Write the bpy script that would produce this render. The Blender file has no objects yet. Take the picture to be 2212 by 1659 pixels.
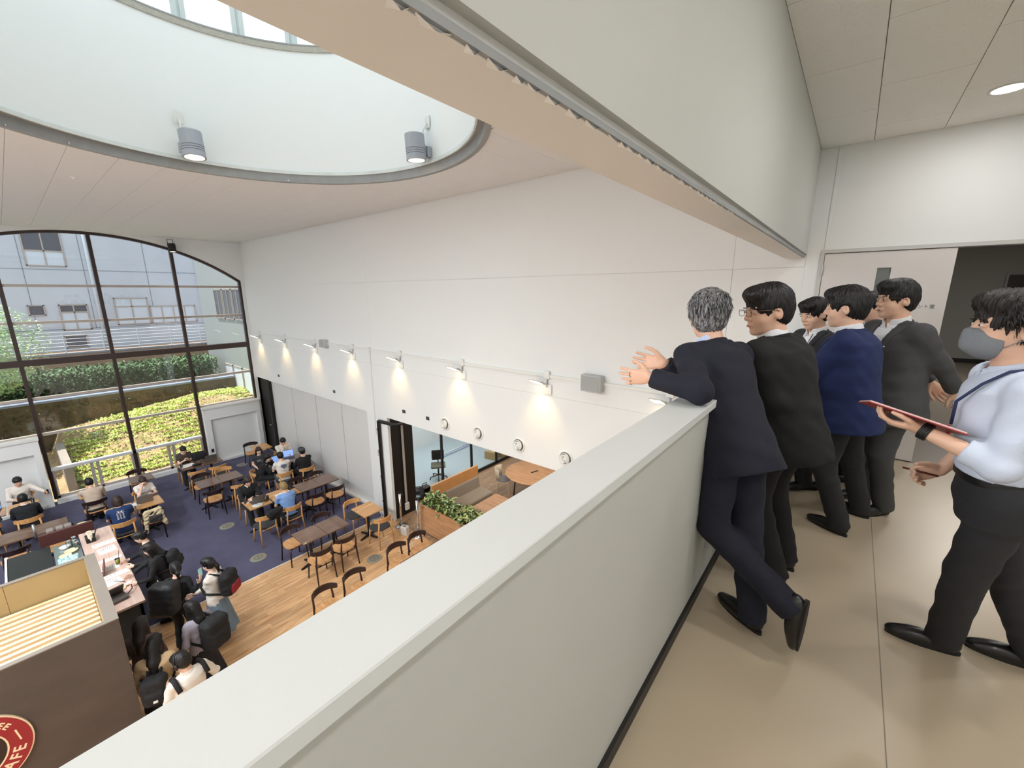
import bpy, math, random
import numpy as np
from mathutils import Vector, Matrix

random.seed(7)
np.random.seed(7)
SC = bpy.context.scene
COL = SC.collection
PI = math.pi

# ------------------------------------------------------------------ camera
cd = bpy.data.cameras.new('camera')
cam = bpy.data.objects.new('camera', cd)
COL.objects.link(cam)
SC.camera = cam
cd.sensor_fit = 'HORIZONTAL'
cd.sensor_width = 36.0
cd.lens = 14.44
cd.clip_start = 0.03
cd.clip_end = 400
RW = [[0.773924, 0.633259, -0.004903], [0.13357, -0.170797, -0.976211], [-0.619032, 0.754858, -0.216769]]
cam.matrix_world = Matrix(((RW[0][0], -RW[1][0], -RW[2][0], 0.0),
                           (RW[0][1], -RW[1][1], -RW[2][1], 0.0),
                           (RW[0][2], -RW[1][2], -RW[2][2], 1.71),
                           (0, 0, 0, 1)))
# ------------------------------------------------------------------ view
SC.view_settings.view_transform = 'Standard'
SC.view_settings.look = 'None'
SC.view_settings.gamma = 1.0
SC.view_settings.use_curve_mapping = False
SC.view_settings.exposure = 0.0
# ------------------------------------------------------------------ world
W = bpy.data.worlds.new('sky')
SC.world = W
W.use_nodes = True
nt = W.node_tree
bg = nt.nodes['Background']
sky = nt.nodes.new('ShaderNodeTexSky')
sky.sky_type = 'NISHITA'
sky.sun_disc = False
sky.sun_elevation = math.radians(55)
sky.sun_rotation = math.radians(200)
sky.air_density = 1.0
sky.dust_density = 2.0
hz = nt.nodes.new('ShaderNodeMixRGB')
hz.inputs[0].default_value = 0.65
hz.inputs[2].default_value = (9.0, 9.6, 10.0, 1)
nt.links.new(sky.outputs[0], hz.inputs[1])
nt.links.new(hz.outputs[0], bg.inputs[0])
bg.inputs[1].default_value = 0.19


def light(name, kind, loc, power, col=(1, 1, 1), rot=(0, 0, 0), **kw):
    ld = bpy.data.lights.new(name, kind)
    ld.energy = power
    ld.color = col
    for k, v in kw.items():
        setattr(ld, k, v)
    o = bpy.data.objects.new(name, ld)
    o.location = loc
    o.rotation_euler = rot
    COL.objects.link(o)
    return o


SUN = light('sun', 'SUN', (0, 0, 20), 9.0, (1.0, 0.95, 0.86), (math.radians(14.5), 0, math.radians(-28.6)), angle=0.009)
# added disc for drum daylight, added unseen hall fill panels, the gallery's downlights
light('drum_daylight_fill', 'AREA', (-5.12, 1.87, 6.93), 68, (.86, .97, 1.0), size=4.4, shape='DISK')
FILL_PANELS = ((-13.0, -3.2, 120), (-8.5, -3.6, 540), (-4.0, -3.6, 560))  # fill lamps added out of view to light the hall
for _x, _y, _p in FILL_PANELS:
    light('hall_fill_lamp', 'AREA', (_x, _y, 3.38), _p, (.915, .965, 1.0), shape='RECTANGLE', size=3.2, size_y=1.2)
DOWN = [(.654, 4.856), (.654, 2.35), (1.85, 3.6), (.654, -.15), (1.85, 1.1), (.654, -2.6), (1.85, -1.4)]
for _x, _y in DOWN:
    light('downlight_lamp', 'AREA', (_x, _y, 3.118), 8.5 if _y > 4.5 else 13.5, (.98, .975, .96), shape='DISK', size=.16)
light('alcove_lamp', 'AREA', (-6.5, 8.5, -1.36), 62, (1.0, .95, .88), shape='RECTANGLE', size=3.0, size_y=3.0)
light('lab_lamp', 'AREA', (-10.8, 8.8, -1.36), 80, (.92, .98, 1.0), shape='RECTANGLE', size=2.2, size_y=4.0)
light('back_room_lamp', 'AREA', (2.0, 10.0, 2.95), 90, (1.0, .96, .9), size=1.0)
# ------------------------------------------------------------------ materials
MATS = {}


def mat(name, col, rough=0.6, metal=0.0, bump=0.0, bscale=60.0, var=0.0, vscale=8.0, emit=0.0, spec=0.5, stretch=None, alpha=None, sheen=0.0, coat=0.0):
    if name in MATS:
        return MATS[name]
    m = bpy.data.materials.new(name)
    m.use_nodes = True
    t = m.node_tree
    b = t.nodes['Principled BSDF']
    b.inputs['Base Color'].default_value = (*col, 1)
    b.inputs['Roughness'].default_value = rough
    b.inputs['Metallic'].default_value = metal
    b.inputs['Specular IOR Level'].default_value = spec
    b.inputs['Coat Weight'].default_value = coat
    if sheen:
        b.inputs['Sheen Weight'].default_value = sheen
    if emit:
        b.inputs['Emission Color'].default_value = (*col, 1)
        b.inputs['Emission Strength'].default_value = emit
    if var or bump:
        tc = t.nodes.new('ShaderNodeTexCoord')
        mp = t.nodes.new('ShaderNodeMapping')
        t.links.new(tc.outputs['Object'], mp.inputs[0])
        if stretch:
            mp.inputs['Scale'].default_value = stretch
    if var:
        n = t.nodes.new('ShaderNodeTexNoise')
        n.inputs['Scale'].default_value = vscale
        n.inputs['Detail'].default_value = 4
        t.links.new(mp.outputs[0], n.inputs['Vector'])
        r = t.nodes.new('ShaderNodeValToRGB')
        r.color_ramp.elements[0].position = 0.3
        r.color_ramp.elements[1].position = 0.7
        r.color_ramp.elements[0].color = (*[max(0, c * (1 - var)) for c in col], 1)
        r.color_ramp.elements[1].color = (*[min(1, c * (1 + var)) for c in col], 1)
        t.links.new(n.outputs[0], r.inputs[0])
        t.links.new(r.outputs[0], b.inputs['Base Color'])
    if bump:
        n2 = t.nodes.new('ShaderNodeTexNoise')
        n2.inputs['Scale'].default_value = bscale
        n2.inputs['Detail'].default_value = 3
        t.links.new(mp.outputs[0], n2.inputs['Vector'])
        bp = t.nodes.new('ShaderNodeBump')
        bp.inputs['Strength'].default_value = bump
        bp.inputs['Distance'].default_value = 0.01
        t.links.new(n2.outputs[0], bp.inputs['Height'])
        t.links.new(bp.outputs[0], b.inputs['Normal'])
    MATS[name] = m
    return m


def wood(name, c1, c2, rough=0.45, scale=3.0, stretch=(1, 14, 14), coat=0.0, perobj=0.0):
    if name in MATS:
        return MATS[name]
    m = mat(name, c1, rough, coat=coat)
    t = m.node_tree
    b = t.nodes['Principled BSDF']
    tc = t.nodes.new('ShaderNodeTexCoord')
    mp = t.nodes.new('ShaderNodeMapping')
    mp.inputs['Scale'].default_value = stretch
    t.links.new(tc.outputs['Object'], mp.inputs[0])
    n = t.nodes.new('ShaderNodeTexNoise')
    n.inputs['Scale'].default_value = scale
    n.inputs['Detail'].default_value = 6
    n.inputs['Distortion'].default_value = 0.6
    t.links.new(mp.outputs[0], n.inputs['Vector'])
    r = t.nodes.new('ShaderNodeValToRGB')
    r.color_ramp.elements[0].position = 0.32
    r.color_ramp.elements[1].position = 0.68
    r.color_ramp.elements[0].color = (*c1, 1)
    r.color_ramp.elements[1].color = (*c2, 1)
    t.links.new(n.outputs[0], r.inputs[0])
    out = r.outputs[0]
    if perobj:
        oi = t.nodes.new('ShaderNodeObjectInfo')
        mr = t.nodes.new('ShaderNodeMapRange')
        mr.inputs[3].default_value = 1 - perobj
        mr.inputs[4].default_value = 1 + perobj
        t.links.new(oi.outputs['Random'], mr.inputs[0])
        hs = t.nodes.new('ShaderNodeHueSaturation')
        t.links.new(mr.outputs[0], hs.inputs['Value'])
        t.links.new(out, hs.inputs['Color'])
        out = hs.outputs[0]
        # shift the grain per piece
        vm = t.nodes.new('ShaderNodeVectorMath')
        vm.operation = 'ADD'
        cb = t.nodes.new('ShaderNodeCombineXYZ')
        mm = t.nodes.new('ShaderNodeMath')
        mm.operation = 'MULTIPLY'
        mm.inputs[1].default_value = 37.0
        t.links.new(oi.outputs['Random'], mm.inputs[0])
        t.links.new(mm.outputs[0], cb.inputs[0])
        t.links.new(mm.outputs[0], cb.inputs[1])
        t.links.new(tc.outputs['Object'], vm.inputs[0])
        t.links.new(cb.outputs[0], vm.inputs[1])
        t.links.new(vm.outputs[0], mp.inputs[0])
    t.links.new(out, b.inputs['Base Color'])
    return m


def srgb(r, g, b):
    f = lambda c: (c / 255 / 12.92) if c / 255 <= 0.04045 else ((c / 255 + 0.055) / 1.055) ** 2.4
    return (f(r), f(g), f(b))


# ------------------------------------------------------------------ objects
def link(o, parent=None):
    COL.objects.link(o)
    if parent is not None:
        o.parent = parent
    return o


def thing(name, label, cat, loc=(0, 0, 0), rz=0.0, group=None, kind=None):
    o = bpy.data.objects.new(name, None)
    o.empty_display_size = 0.1
    o.location = loc
    o.rotation_euler = (0, 0, rz)
    COL.objects.link(o)
    tag(o, label, cat, group, kind)
    return o


def tag(o, label=None, cat=None, group=None, kind=None):
    if label:
        o['label'] = label
    if cat:
        o['category'] = cat
    if group:
        o['group'] = group
    if kind:
        o['kind'] = kind
    return o


def mesh_obj(name, verts, faces, m, parent=None, smooth=False, loc=None, rz=0.0):
    me = bpy.data.meshes.new(name)
    me.from_pydata([tuple(v) for v in verts], [], [tuple(f) for f in faces])
    me.validate()
    if smooth:
        me.polygons.foreach_set('use_smooth', [True] * len(me.polygons))
    ms = m if isinstance(m, (list, tuple)) else [m]
    for x in ms:
        me.materials.append(x)
    o = bpy.data.objects.new(name, me)
    if loc is not None:
        o.location = loc
    o.rotation_euler = (0, 0, rz)
    return link(o, parent)


class MB:
    """collects simple shapes into one mesh"""

    def __init__(s):
        s.v = []
        s.f = []

    def add(s, v, f):
        n = len(s.v)
        s.v += [tuple(p) for p in v]
        s.f += [tuple(i + n for i in q) for q in f]
        return s

    def box(s, x0, x1, y0, y1, z0, z1, M=None, ch=0.0):
        if ch <= 0:
            v = [(x, y, z) for z in (z0, z1) for y in (y0, y1) for x in (x0, x1)]
            f = [(0, 2, 3, 1), (4, 5, 7, 6), (0, 1, 5, 4), (2, 6, 7, 3), (0, 4, 6, 2), (1, 3, 7, 5)]
        else:  # chamfered box: three pairs of inset faces joined
            c = min(ch, (x1 - x0) / 2.01, (y1 - y0) / 2.01, (z1 - z0) / 2.01)
            v = []
            idx = {}
            for sx in (0, 1):
                for sy in (0, 1):
                    for sz in (0, 1):
                        X, Y, Z = (x0, x1)[sx], (y0, y1)[sy], (z0, z1)[sz]
                        dx, dy, dz = (c, -c)[sx], (c, -c)[sy], (c, -c)[sz]
                        for a, p in (('x', (X, Y + dy, Z + dz)), ('y', (X + dx, Y, Z + dz)), ('z', (X + dx, Y + dy, Z))):
                            idx[(sx, sy, sz, a)] = len(v)
                            v.append(p)
            I = lambda sx, sy, sz, a: idx[(sx, sy, sz, a)]
            f = []
            for q in (0, 1):
                o = [(0, 0), (0, 1), (1, 1), (1, 0)]
                fx = [I(q, a, b, 'x') for a, b in o]
                fy = [I(a, q, b, 'y') for a, b in o]
                fz = [I(a, b, q, 'z') for a, b in o]
                f += [tuple(fx if q == 0 else fx[::-1]), tuple(fy[::-1] if q == 0 else fy), tuple(fz if q == 0 else fz[::-1])]
            for a in (0, 1):
                for b in (0, 1):
                    f.append((I(a, b, 0, 'x'), I(a, b, 1, 'x'), I(a, b, 1, 'y'), I(a, b, 0, 'y')))
                    f.append((I(a, 0, b, 'x'), I(a, 1, b, 'x'), I(a, 1, b, 'z'), I(a, 0, b, 'z')))
                    f.append((I(0, a, b, 'y'), I(1, a, b, 'y'), I(1, a, b, 'z'), I(0, a, b, 'z')))
                    for d in (0, 1):
                        f.append((I(a, b, d, 'x'), I(a, b, d, 'y'), I(a, b, d, 'z')))
        if M is not None:
            v = [tuple(M @ Vector(p)) for p in v]
        return s.add(v, f)

    def tube(s, pts, r, n=8, cap=True, r2=None):
        P = [Vector(p) for p in pts]
        k = len(P)
        rs = r if isinstance(r, (list, tuple)) else ([r + ((r2 if r2 is not None else r) - r) * i / max(1, k - 1) for i in range(k)])
        T = []
        for i in range(k):
            d = (P[min(i + 1, k - 1)] - P[max(i - 1, 0)])
            T.append(d.normalized() if d.length > 1e-9 else Vector((0, 0, 1)))
        ref = Vector((0, 0, 1)) if abs(T[0].z) < 0.9 else Vector((1, 0, 0))
        v = []
        u = (ref - T[0] * ref.dot(T[0])).normalized()
        for i in range(k):
            u = (u - T[i] * u.dot(T[i]))
            u = u.normalized() if u.length > 1e-6 else T[i].orthogonal().normalized()
            w = T[i].cross(u)
            for j in range(n):
                a = 2 * PI * j / n
                v.append(P[i] + (u * math.cos(a) + w * math.sin(a)) * rs[i])
        f = []
        for i in range(k - 1):
            for j in range(n):
                a, b = i * n + j, i * n + (j + 1) % n
                f.append((a, b, b + n, a + n))
        if cap:
            f.append(tuple(range(n))[::-1])
            f.append(tuple(range((k - 1) * n, k * n)))
        return s.add(v, f)

    def lathe(s, prof, c=(0, 0, 0), n=20, close=True, M=None):
        v = []
        for r, z in prof:
            for j in range(n):
                a = 2 * PI * j / n
                p = Vector((c[0] + r * math.cos(a), c[1] + r * math.sin(a), c[2] + z))
                v.append(p)
        if M is not None:
            v = [M @ p for p in v]
        f = []
        for i in range(len(prof) - 1):
            for j in range(n):
                a, b = i * n + j, i * n + (j + 1) % n
                f.append((a, b, b + n, a + n))
        if close:
            f.append(tuple(range(n))[::-1])
            f.append(tuple(range((len(prof) - 1) * n, len(prof) * n)))
        return s.add(v, f)

    def prism(s, poly, z0, z1, M=None):
        n = len(poly)
        v = [Vector((x, y, z0)) for x, y in poly] + [Vector((x, y, z1)) for x, y in poly]
        if M is not None:
            v = [M @ p for p in v]
        f = [tuple(range(n))[::-1], tuple(range(n, 2 * n))] + [(i, (i + 1) % n, (i + 1) % n + n, i + n) for i in range(n)]
        return s.add(v, f)

    def build(s, name, m, parent=None, smooth=False, loc=None, rz=0.0):
        return mesh_obj(name, s.v, s.f, m, parent, smooth, loc, rz)


def box(name, x0, x1, y0, y1, z0, z1, m, parent=None, ch=0.0):
    return MB().box(x0, x1, y0, y1, z0, z1, ch=ch).build(name, m, parent)


def struct(o):
    o['kind'] = 'structure'
    return o


def dup(root, loc, rz, label=None, group=None):
    r = root.copy()
    COL.objects.link(r)
    r.location = loc
    r.rotation_euler = (0, 0, rz)
    if label:
        r['label'] = label
    if group:
        r['group'] = group

    def rec(a, b):
        for ch in KIDS.get(a.name, []):
            c = ch.copy()
            COL.objects.link(c)
            c.parent = b
            rec(ch, c)
    rec(root, r)
    return r


KIDS = {}


def note_kids(root):
    KIDS[root.name] = [o for o in COL.objects if o.parent == root]
    for o in KIDS[root.name]:
        note_kids(o)


def text_mesh(name, s, size, m, parent, M, depth=0.002, align='CENTER', bold=0.0):
    """lettering as a thin mesh: x to the right, y up in the plane of matrix M"""
    cu = bpy.data.curves.new(name, 'FONT')
    cu.body = s
    cu.size = size
    cu.extrude = depth
    cu.offset = bold
    cu.align_x = align
    cu.align_y = 'CENTER'
    cu.resolution_u = 3
    tmp = bpy.data.objects.new('tmp', cu)
    COL.objects.link(tmp)
    dg = bpy.context.evaluated_depsgraph_get()
    me = bpy.data.meshes.new_from_object(tmp.evaluated_get(dg))
    bpy.data.objects.remove(tmp)
    me.transform(M)
    me.materials.clear()
    me.materials.append(m)
    me.name = name
    o = bpy.data.objects.new(name, me)
    return link(o, parent)
# ------------------------------------------------------------------ implicit surfaces
def V3(*a):
    return np.array(a, dtype=np.float64)


def nrm(v):
    return v / (np.linalg.norm(v) + 1e-12)


def cone(a, b, r1, r2, cap=False, capa=False):
    a = np.array(a, float)
    b = np.array(b, float)
    ab = b - a
    L2 = ab @ ab + 1e-12
    d = ab / math.sqrt(L2)
    R = max(r1, r2)
    lo = np.minimum(a, b) - R
    hi = np.maximum(a, b) + R

    def fn(x, y, z):
        t = ((x - a[0]) * ab[0] + (y - a[1]) * ab[1] + (z - a[2]) * ab[2]) / L2
        tc = np.clip(t, 0, 1)
        dx = x - a[0] - ab[0] * tc
        dy = y - a[1] - ab[1] * tc
        dz = z - a[2] - ab[2] * tc
        o = np.sqrt(dx * dx + dy * dy + dz * dz) - (r1 + (r2 - r1) * tc)
        if cap:
            o = np.maximum(o, (t - 1) * math.sqrt(L2))
        if capa:
            o = np.maximum(o, -t * math.sqrt(L2))
        return o
    return fn, lo, hi


def ell(c, r, F=None):
    c = np.array(c, float)
    r = np.array(r, float)
    F = np.eye(3) if F is None else np.array(F)   # rows: local axes
    e = np.sqrt(((F * r[:, None]) ** 2).sum(0))
    lo, hi = c - e, c + e

    def fn(x, y, z):
        x, y, z = x - c[0], y - c[1], z - c[2]
        q = [(F[i, 0] * x + F[i, 1] * y + F[i, 2] * z) / r[i] for i in range(3)]
        k0 = np.sqrt(q[0] ** 2 + q[1] ** 2 + q[2] ** 2)
        k1 = np.sqrt((q[0] / r[0]) ** 2 + (q[1] / r[1]) ** 2 + (q[2] / r[2]) ** 2) + 1e-9
        return k0 * (k0 - 1) / k1
    return fn, lo, hi


def rbox(c, h, rd, F=None):
    c = np.array(c, float)
    h = np.array(h, float)
    F = np.eye(3) if F is None else np.array(F)
    e = np.abs(F.T) @ h
    lo, hi = c - e, c + e

    def fn(x, y, z):
        x, y, z = x - c[0], y - c[1], z - c[2]
        q = [np.abs(F[i, 0] * x + F[i, 1] * y + F[i, 2] * z) - (h[i] - rd) for i in range(3)]
        out = np.sqrt(np.maximum(q[0], 0) ** 2 + np.maximum(q[1], 0) ** 2 + np.maximum(q[2], 0) ** 2)
        return out + np.minimum(np.maximum(q[0], np.maximum(q[1], q[2])), 0) - rd
    return fn, lo, hi


def loft(o, F, zs, a, b, c=None, pw=2.3, grow=0.0, wedge=None):
    """F rows: forward, left, up. a = half width (left), b = half depth (forward), c = forward offset"""
    o = np.array(o, float)
    F = np.array(F)
    zs, a, b = np.array(zs, float), np.array(a, float) + grow, np.array(b, float) + grow
    c = np.zeros(len(zs)) if c is None else np.array(c, float)
    R = max(a.max(), b.max() + abs(c).max()) * 1.02
    e0, e1 = o + F[2] * zs[0], o + F[2] * zs[-1]
    lo = np.minimum(e0, e1) - R
    hi = np.maximum(e0, e1) + R

    def fn(x, y, z):
        x, y, z = x - o[0], y - o[1], z - o[2]
        f = F[0, 0] * x + F[0, 1] * y + F[0, 2] * z
        l = F[1, 0] * x + F[1, 1] * y + F[1, 2] * z
        u = F[2, 0] * x + F[2, 1] * y + F[2, 2] * z
        A = np.interp(u, zs, a)
        B = np.interp(u, zs, b)
        C = np.interp(u, zs, c)
        rho = (np.abs(l / A) ** pw + np.abs((f - C) / B) ** pw) ** (1 / pw)
        d = (rho - 1) * np.minimum(A, B)
        d = np.maximum(d, np.maximum(zs[0] - u, u - zs[-1]))
        return d
    return fn, lo, hi


def halfspace(p, n):
    """inside where (x-p).n < 0"""
    p = np.array(p, float)
    n = nrm(np.array(n, float))
    return (lambda x, y, z: (x - p[0]) * n[0] + (y - p[1]) * n[1] + (z - p[2]) * n[2]), None, None


class Field:
    def __init__(s, prims, h, pad=0.03):
        los = [p[1] for p in prims if p[1] is not None]
        his = [p[2] for p in prims if p[2] is not None]
        s.lo = np.min(los, 0) - pad
        s.hi = np.max(his, 0) + pad
        s.h = h
        n = np.ceil((s.hi - s.lo) / h).astype(int) + 2
        s.n = n
        s.ax = [(s.lo[i] + h * np.arange(n[i])).astype(np.float32) for i in range(3)]
        s.D = np.full(tuple(n), 1.0, np.float32)

    def sl(s, lo, hi, m):
        if lo is None:
            return (slice(0, s.n[0]), slice(0, s.n[1]), slice(0, s.n[2]))
        a = np.clip(((lo - m - s.lo) / s.h).astype(int), 0, s.n - 1)
        b = np.clip(np.ceil((hi + m - s.lo) / s.h).astype(int) + 1, a + 1, s.n)
        return tuple(slice(int(a[i]), int(b[i])) for i in range(3))

    def do(s, prim, k=0.0, op='u'):
        fn, lo, hi = prim
        S = s.sl(lo, hi, k + 2.5 * s.h)
        x = s.ax[0][S[0]][:, None, None]
        y = s.ax[1][S[1]][None, :, None]
        z = s.ax[2][S[2]][None, None, :]
        d = fn(x, y, z).astype(np.float32)
        a = s.D[S]
        if op == 'u':
            r = np.minimum(a, d)
            if k > 0:
                hh = np.maximum(k - np.abs(a - d), 0) / k
                r = r - hh * hh * k * 0.25
        elif op == 's':
            r = np.maximum(a, -d)
            if k > 0:
                hh = np.maximum(k - np.abs(a + d), 0) / k
                r = r + hh * hh * k * 0.25
        else:
            r = np.maximum(a, d)
        s.D[S] = r
        return s

    def mesh(s):
        D = s.D
        D[0], D[-1], D[:, 0], D[:, -1], D[:, :, 0], D[:, :, -1] = [1.0] * 6
        ins = D < 0
        nx, ny, nz = D.shape
        cnt = np.zeros((nx - 1, ny - 1, nz - 1), np.uint8)
        for i in (0, 1):
            for j in (0, 1):
                for k in (0, 1):
                    cnt += ins[i:nx - 1 + i, j:ny - 1 + j, k:nz - 1 + k]
        act = (cnt > 0) & (cnt < 8)
        I, J, K = np.nonzero(act)
        if len(I) == 0:
            return np.zeros((0, 3)), np.zeros((0, 4), int)
        idx = np.full(act.shape, -1, np.int32)
        idx[I, J, K] = np.arange(len(I))
        c = {}
        for a in (0, 1):
            for b in (0, 1):
                for e in (0, 1):
                    c[(a, b, e)] = D[I + a, J + b, K + e]
        acc = np.zeros((len(I), 3))
        w = np.zeros(len(I))
        for ax in range(3):
            for a in (0, 1):
                for b in (0, 1):
                    p0 = [0, 0, 0]
                    o = [i for i in range(3) if i != ax]
                    p0[o[0]], p0[o[1]] = a, b
                    p1 = list(p0)
                    p1[ax] = 1
                    d0, d1 = c[tuple(p0)], c[tuple(p1)]
                    m = (d0 < 0) != (d1 < 0)
                    t = np.where(m, d0 / np.where(m, d0 - d1, 1), 0)
                    pt = np.zeros((len(I), 3))
                    pt[:, o[0]], pt[:, o[1]] = a, b
                    pt[:, ax] = t
                    acc += pt * m[:, None]
                    w += m
        V = (np.stack([I, J, K], 1) + acc / w[:, None]) * s.h + s.lo
        F = []
        for ax in range(3):
            sl0 = [slice(1, -1)] * 3
            sl1 = [slice(1, -1)] * 3
            sl0[ax] = slice(0, D.shape[ax] - 1)
            sl1[ax] = slice(1, D.shape[ax])
            a, b = ins[tuple(sl0)], ins[tuple(sl1)]
            m = a != b
            P = np.stack(np.nonzero(m), 1)
            flip = a[m]
            off = np.array([1, 1, 1])
            off[ax] = 0
            P = P + off
            o = [i for i in range(3) if i != ax]
            q = []
            for da, db in ((-1, -1), (0, -1), (0, 0), (-1, 0)):
                Q = P.copy()
                Q[:, o[0]] += da
                Q[:, o[1]] += db
                q.append(idx[Q[:, 0], Q[:, 1], Q[:, 2]])
            q = np.stack(q, 1)
            if ax == 1:
                flip = ~flip
            q[~flip] = q[~flip][:, ::-1]
            F.append(q)
        F = np.concatenate(F)
        F = F[(F >= 0).all(1)]
        return V, F


def np_mesh(name, V, F, m, parent=None, smooth=True):
    me = bpy.data.meshes.new(name)
    me.vertices.add(len(V))
    me.vertices.foreach_set('co', V.astype(np.float32).ravel())
    n = len(F)
    me.loops.add(n * 4)
    me.loops.foreach_set('vertex_index', F.astype(np.int32).ravel())
    me.polygons.add(n)
    me.polygons.foreach_set('loop_start', np.arange(0, n * 4, 4, dtype=np.int32))
    me.polygons.foreach_set('use_smooth', np.full(n, smooth))
    me.update(calc_edges=True)
    me.materials.append(m)
    o = bpy.data.objects.new(name, me)
    return link(o, parent)


def vnormals(V, F):
    a, b, c, d = V[F[:, 0]], V[F[:, 1]], V[F[:, 2]], V[F[:, 3]]
    n = np.cross(c - a, d - b)
    N = np.zeros_like(V)
    for i in range(4):
        np.add.at(N, F[:, i], n)
    return N / (np.linalg.norm(N, axis=1, keepdims=True) + 1e-12)


def implicit(name, ops, h, m, parent=None, disp=None):
    """ops: list of (prim, k, op)"""
    ops = [(o if isinstance(o[0], tuple) else (o, 0.0, 'u')) for o in ops]
    F = Field([o[0] for o in ops if o[2] == 'u'], h, pad=0.03 + 2 * h)
    for p, k, op in ops:
        F.do(p, k, op)
    V, Q = F.mesh()
    if disp is not None and len(V):
        V = V + vnormals(V, Q) * disp(V)[:, None]
    return np_mesh(name, V, Q, m, parent)


# ------------------------------------------------------------------ people
def two_bone(a, t, l1, l2, pole):
    d = t - a
    L = np.linalg.norm(d)
    L = min(max(L, abs(l1 - l2) + 0.01), (l1 + l2) * 0.999)
    d = nrm(d)
    x = (l1 * l1 - l2 * l2 + L * L) / (2 * L)
    hgt = math.sqrt(max(l1 * l1 - x * x, 0))
    p = np.array(pole, float)
    p = nrm(p - d * (p @ d))
    return a + d * x + p * hgt, a + d * L


def rotm(axis, deg):
    axis = nrm(np.array(axis, float))
    a = math.radians(deg)
    K = np.array([[0, -axis[2], axis[1]], [axis[2], 0, -axis[0]], [-axis[1], axis[0], 0]])
    return np.eye(3) + math.sin(a) * K + (1 - math.cos(a)) * K @ K


def wrinkle(amp, seed=0.0, fr=1.0):
    def fn(V):
        x, y, z = V[:, 0] * fr, V[:, 1] * fr, V[:, 2] * fr
        s = seed
        w = np.sin(31 * (z + 0.55 * x - .3 * y) + 2.6 * np.sin(9 * y + s) + s) * np.sin(17 * (y - 0.6 * x) + 2.1 * np.sin(8 * z + 2 * s) + s)
        w += 0.6 * np.sin(58 * (z - 0.5 * y) + 3 * np.sin(13 * x + s)) * np.sin(23 * x + 11 * y + s)
        return amp * w
    return fn


def hand_ops(w, d, n, side, s, curl=25, spread=1.0, fr=1.0, thumb=1.0):
    """w wrist, d finger direction, n palm normal (out of the palm)"""
    d = nrm(d)
    n = nrm(n - d * (n @ d))
    t = np.cross(n, d) * side
    O = []
    offs = (.030, .0105, -.010, -.028)
    lens = (.076, .085, .079, .062)
    O.append((ell(w + d * .048 * s - n * .001, (.050 * s, .038 * s, .014 * s * fr), np.stack([d, t, n])), .012, 'u'))
    for i in range(4):
        k0 = w + d * (.088 - (.004, 0, .003, .010)[i]) * s + t * offs[i] * s
        O.append((cone(w + t * offs[i] * .55 * s + d * .012 * s, k0, .0125 * s * fr, .0108 * s * fr), .010, 'u'))
        ang = math.radians((i - 1.5) * -5.5 * spread)
        dd = d * math.cos(ang) + t * math.sin(ang)
        p = k0
        r = .0093 * s * fr
        for j, fl in enumerate((.46, .30, .24)):
            c = math.radians(curl * (0.7, 1.0, 0.8)[j] * (1 + .12 * i))
            ax = np.cross(dd, n)
            dd = rotm(ax, math.degrees(c)) @ dd
            q = p + dd * lens[i] * fl * s
            O.append((cone(p, q, r, r * .92), .0035, 'u'))
            p = q
            r *= .92
    a = w + d * .018 * s + t * .022 * s + n * .006 * s
    b = a + nrm(d * .62 + t * .72 * thumb + n * .35) * .045 * s
    c = b + nrm(d * .85 + t * .42 * thumb + n * .30) * .033 * s
    e = c + nrm(d * .95 + t * .20 * thumb + n * .25) * .026 * s
    O += [(cone(a, b, .016 * s * fr, .0115 * s * fr), .010, 'u'), (cone(b, c, .0112 * s * fr, .0098 * s * fr), .003, 'u'), (cone(c, e, .0098 * s * fr, .0082 * s * fr), .003, 'u')]
    return O


TORSO_Z = (-.16, -.05, .05, .14, .24, .34, .42, .47, .50)
TORSO_A = (.150, .158, .148, .138, .148, .160, .158, .100, .055)
TORSO_B = (.095, .105, .098, .092, .104, .110, .096, .070, .052)
TORSO_C = (-.005, -.005, .0, .002, .004, .002, -.008, -.012, -.012)

SKIN = {}


def skin_mat(tone=0):
    cols = [srgb(226, 182, 156), srgb(234, 196, 174), srgb(206, 156, 128)]
    m = mat('skin_%s' % ('tan', 'light', 'deep')[tone], cols[tone], 0.48, bump=0.08, bscale=220, var=0.07, vscale=14)
    m.node_tree.nodes['Principled BSDF'].inputs['Subsurface Weight'].default_value = 0.08
    m.node_tree.nodes['Principled BSDF'].inputs['Subsurface Radius'].default_value = (.02, .008, .004)
    return m


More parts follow.
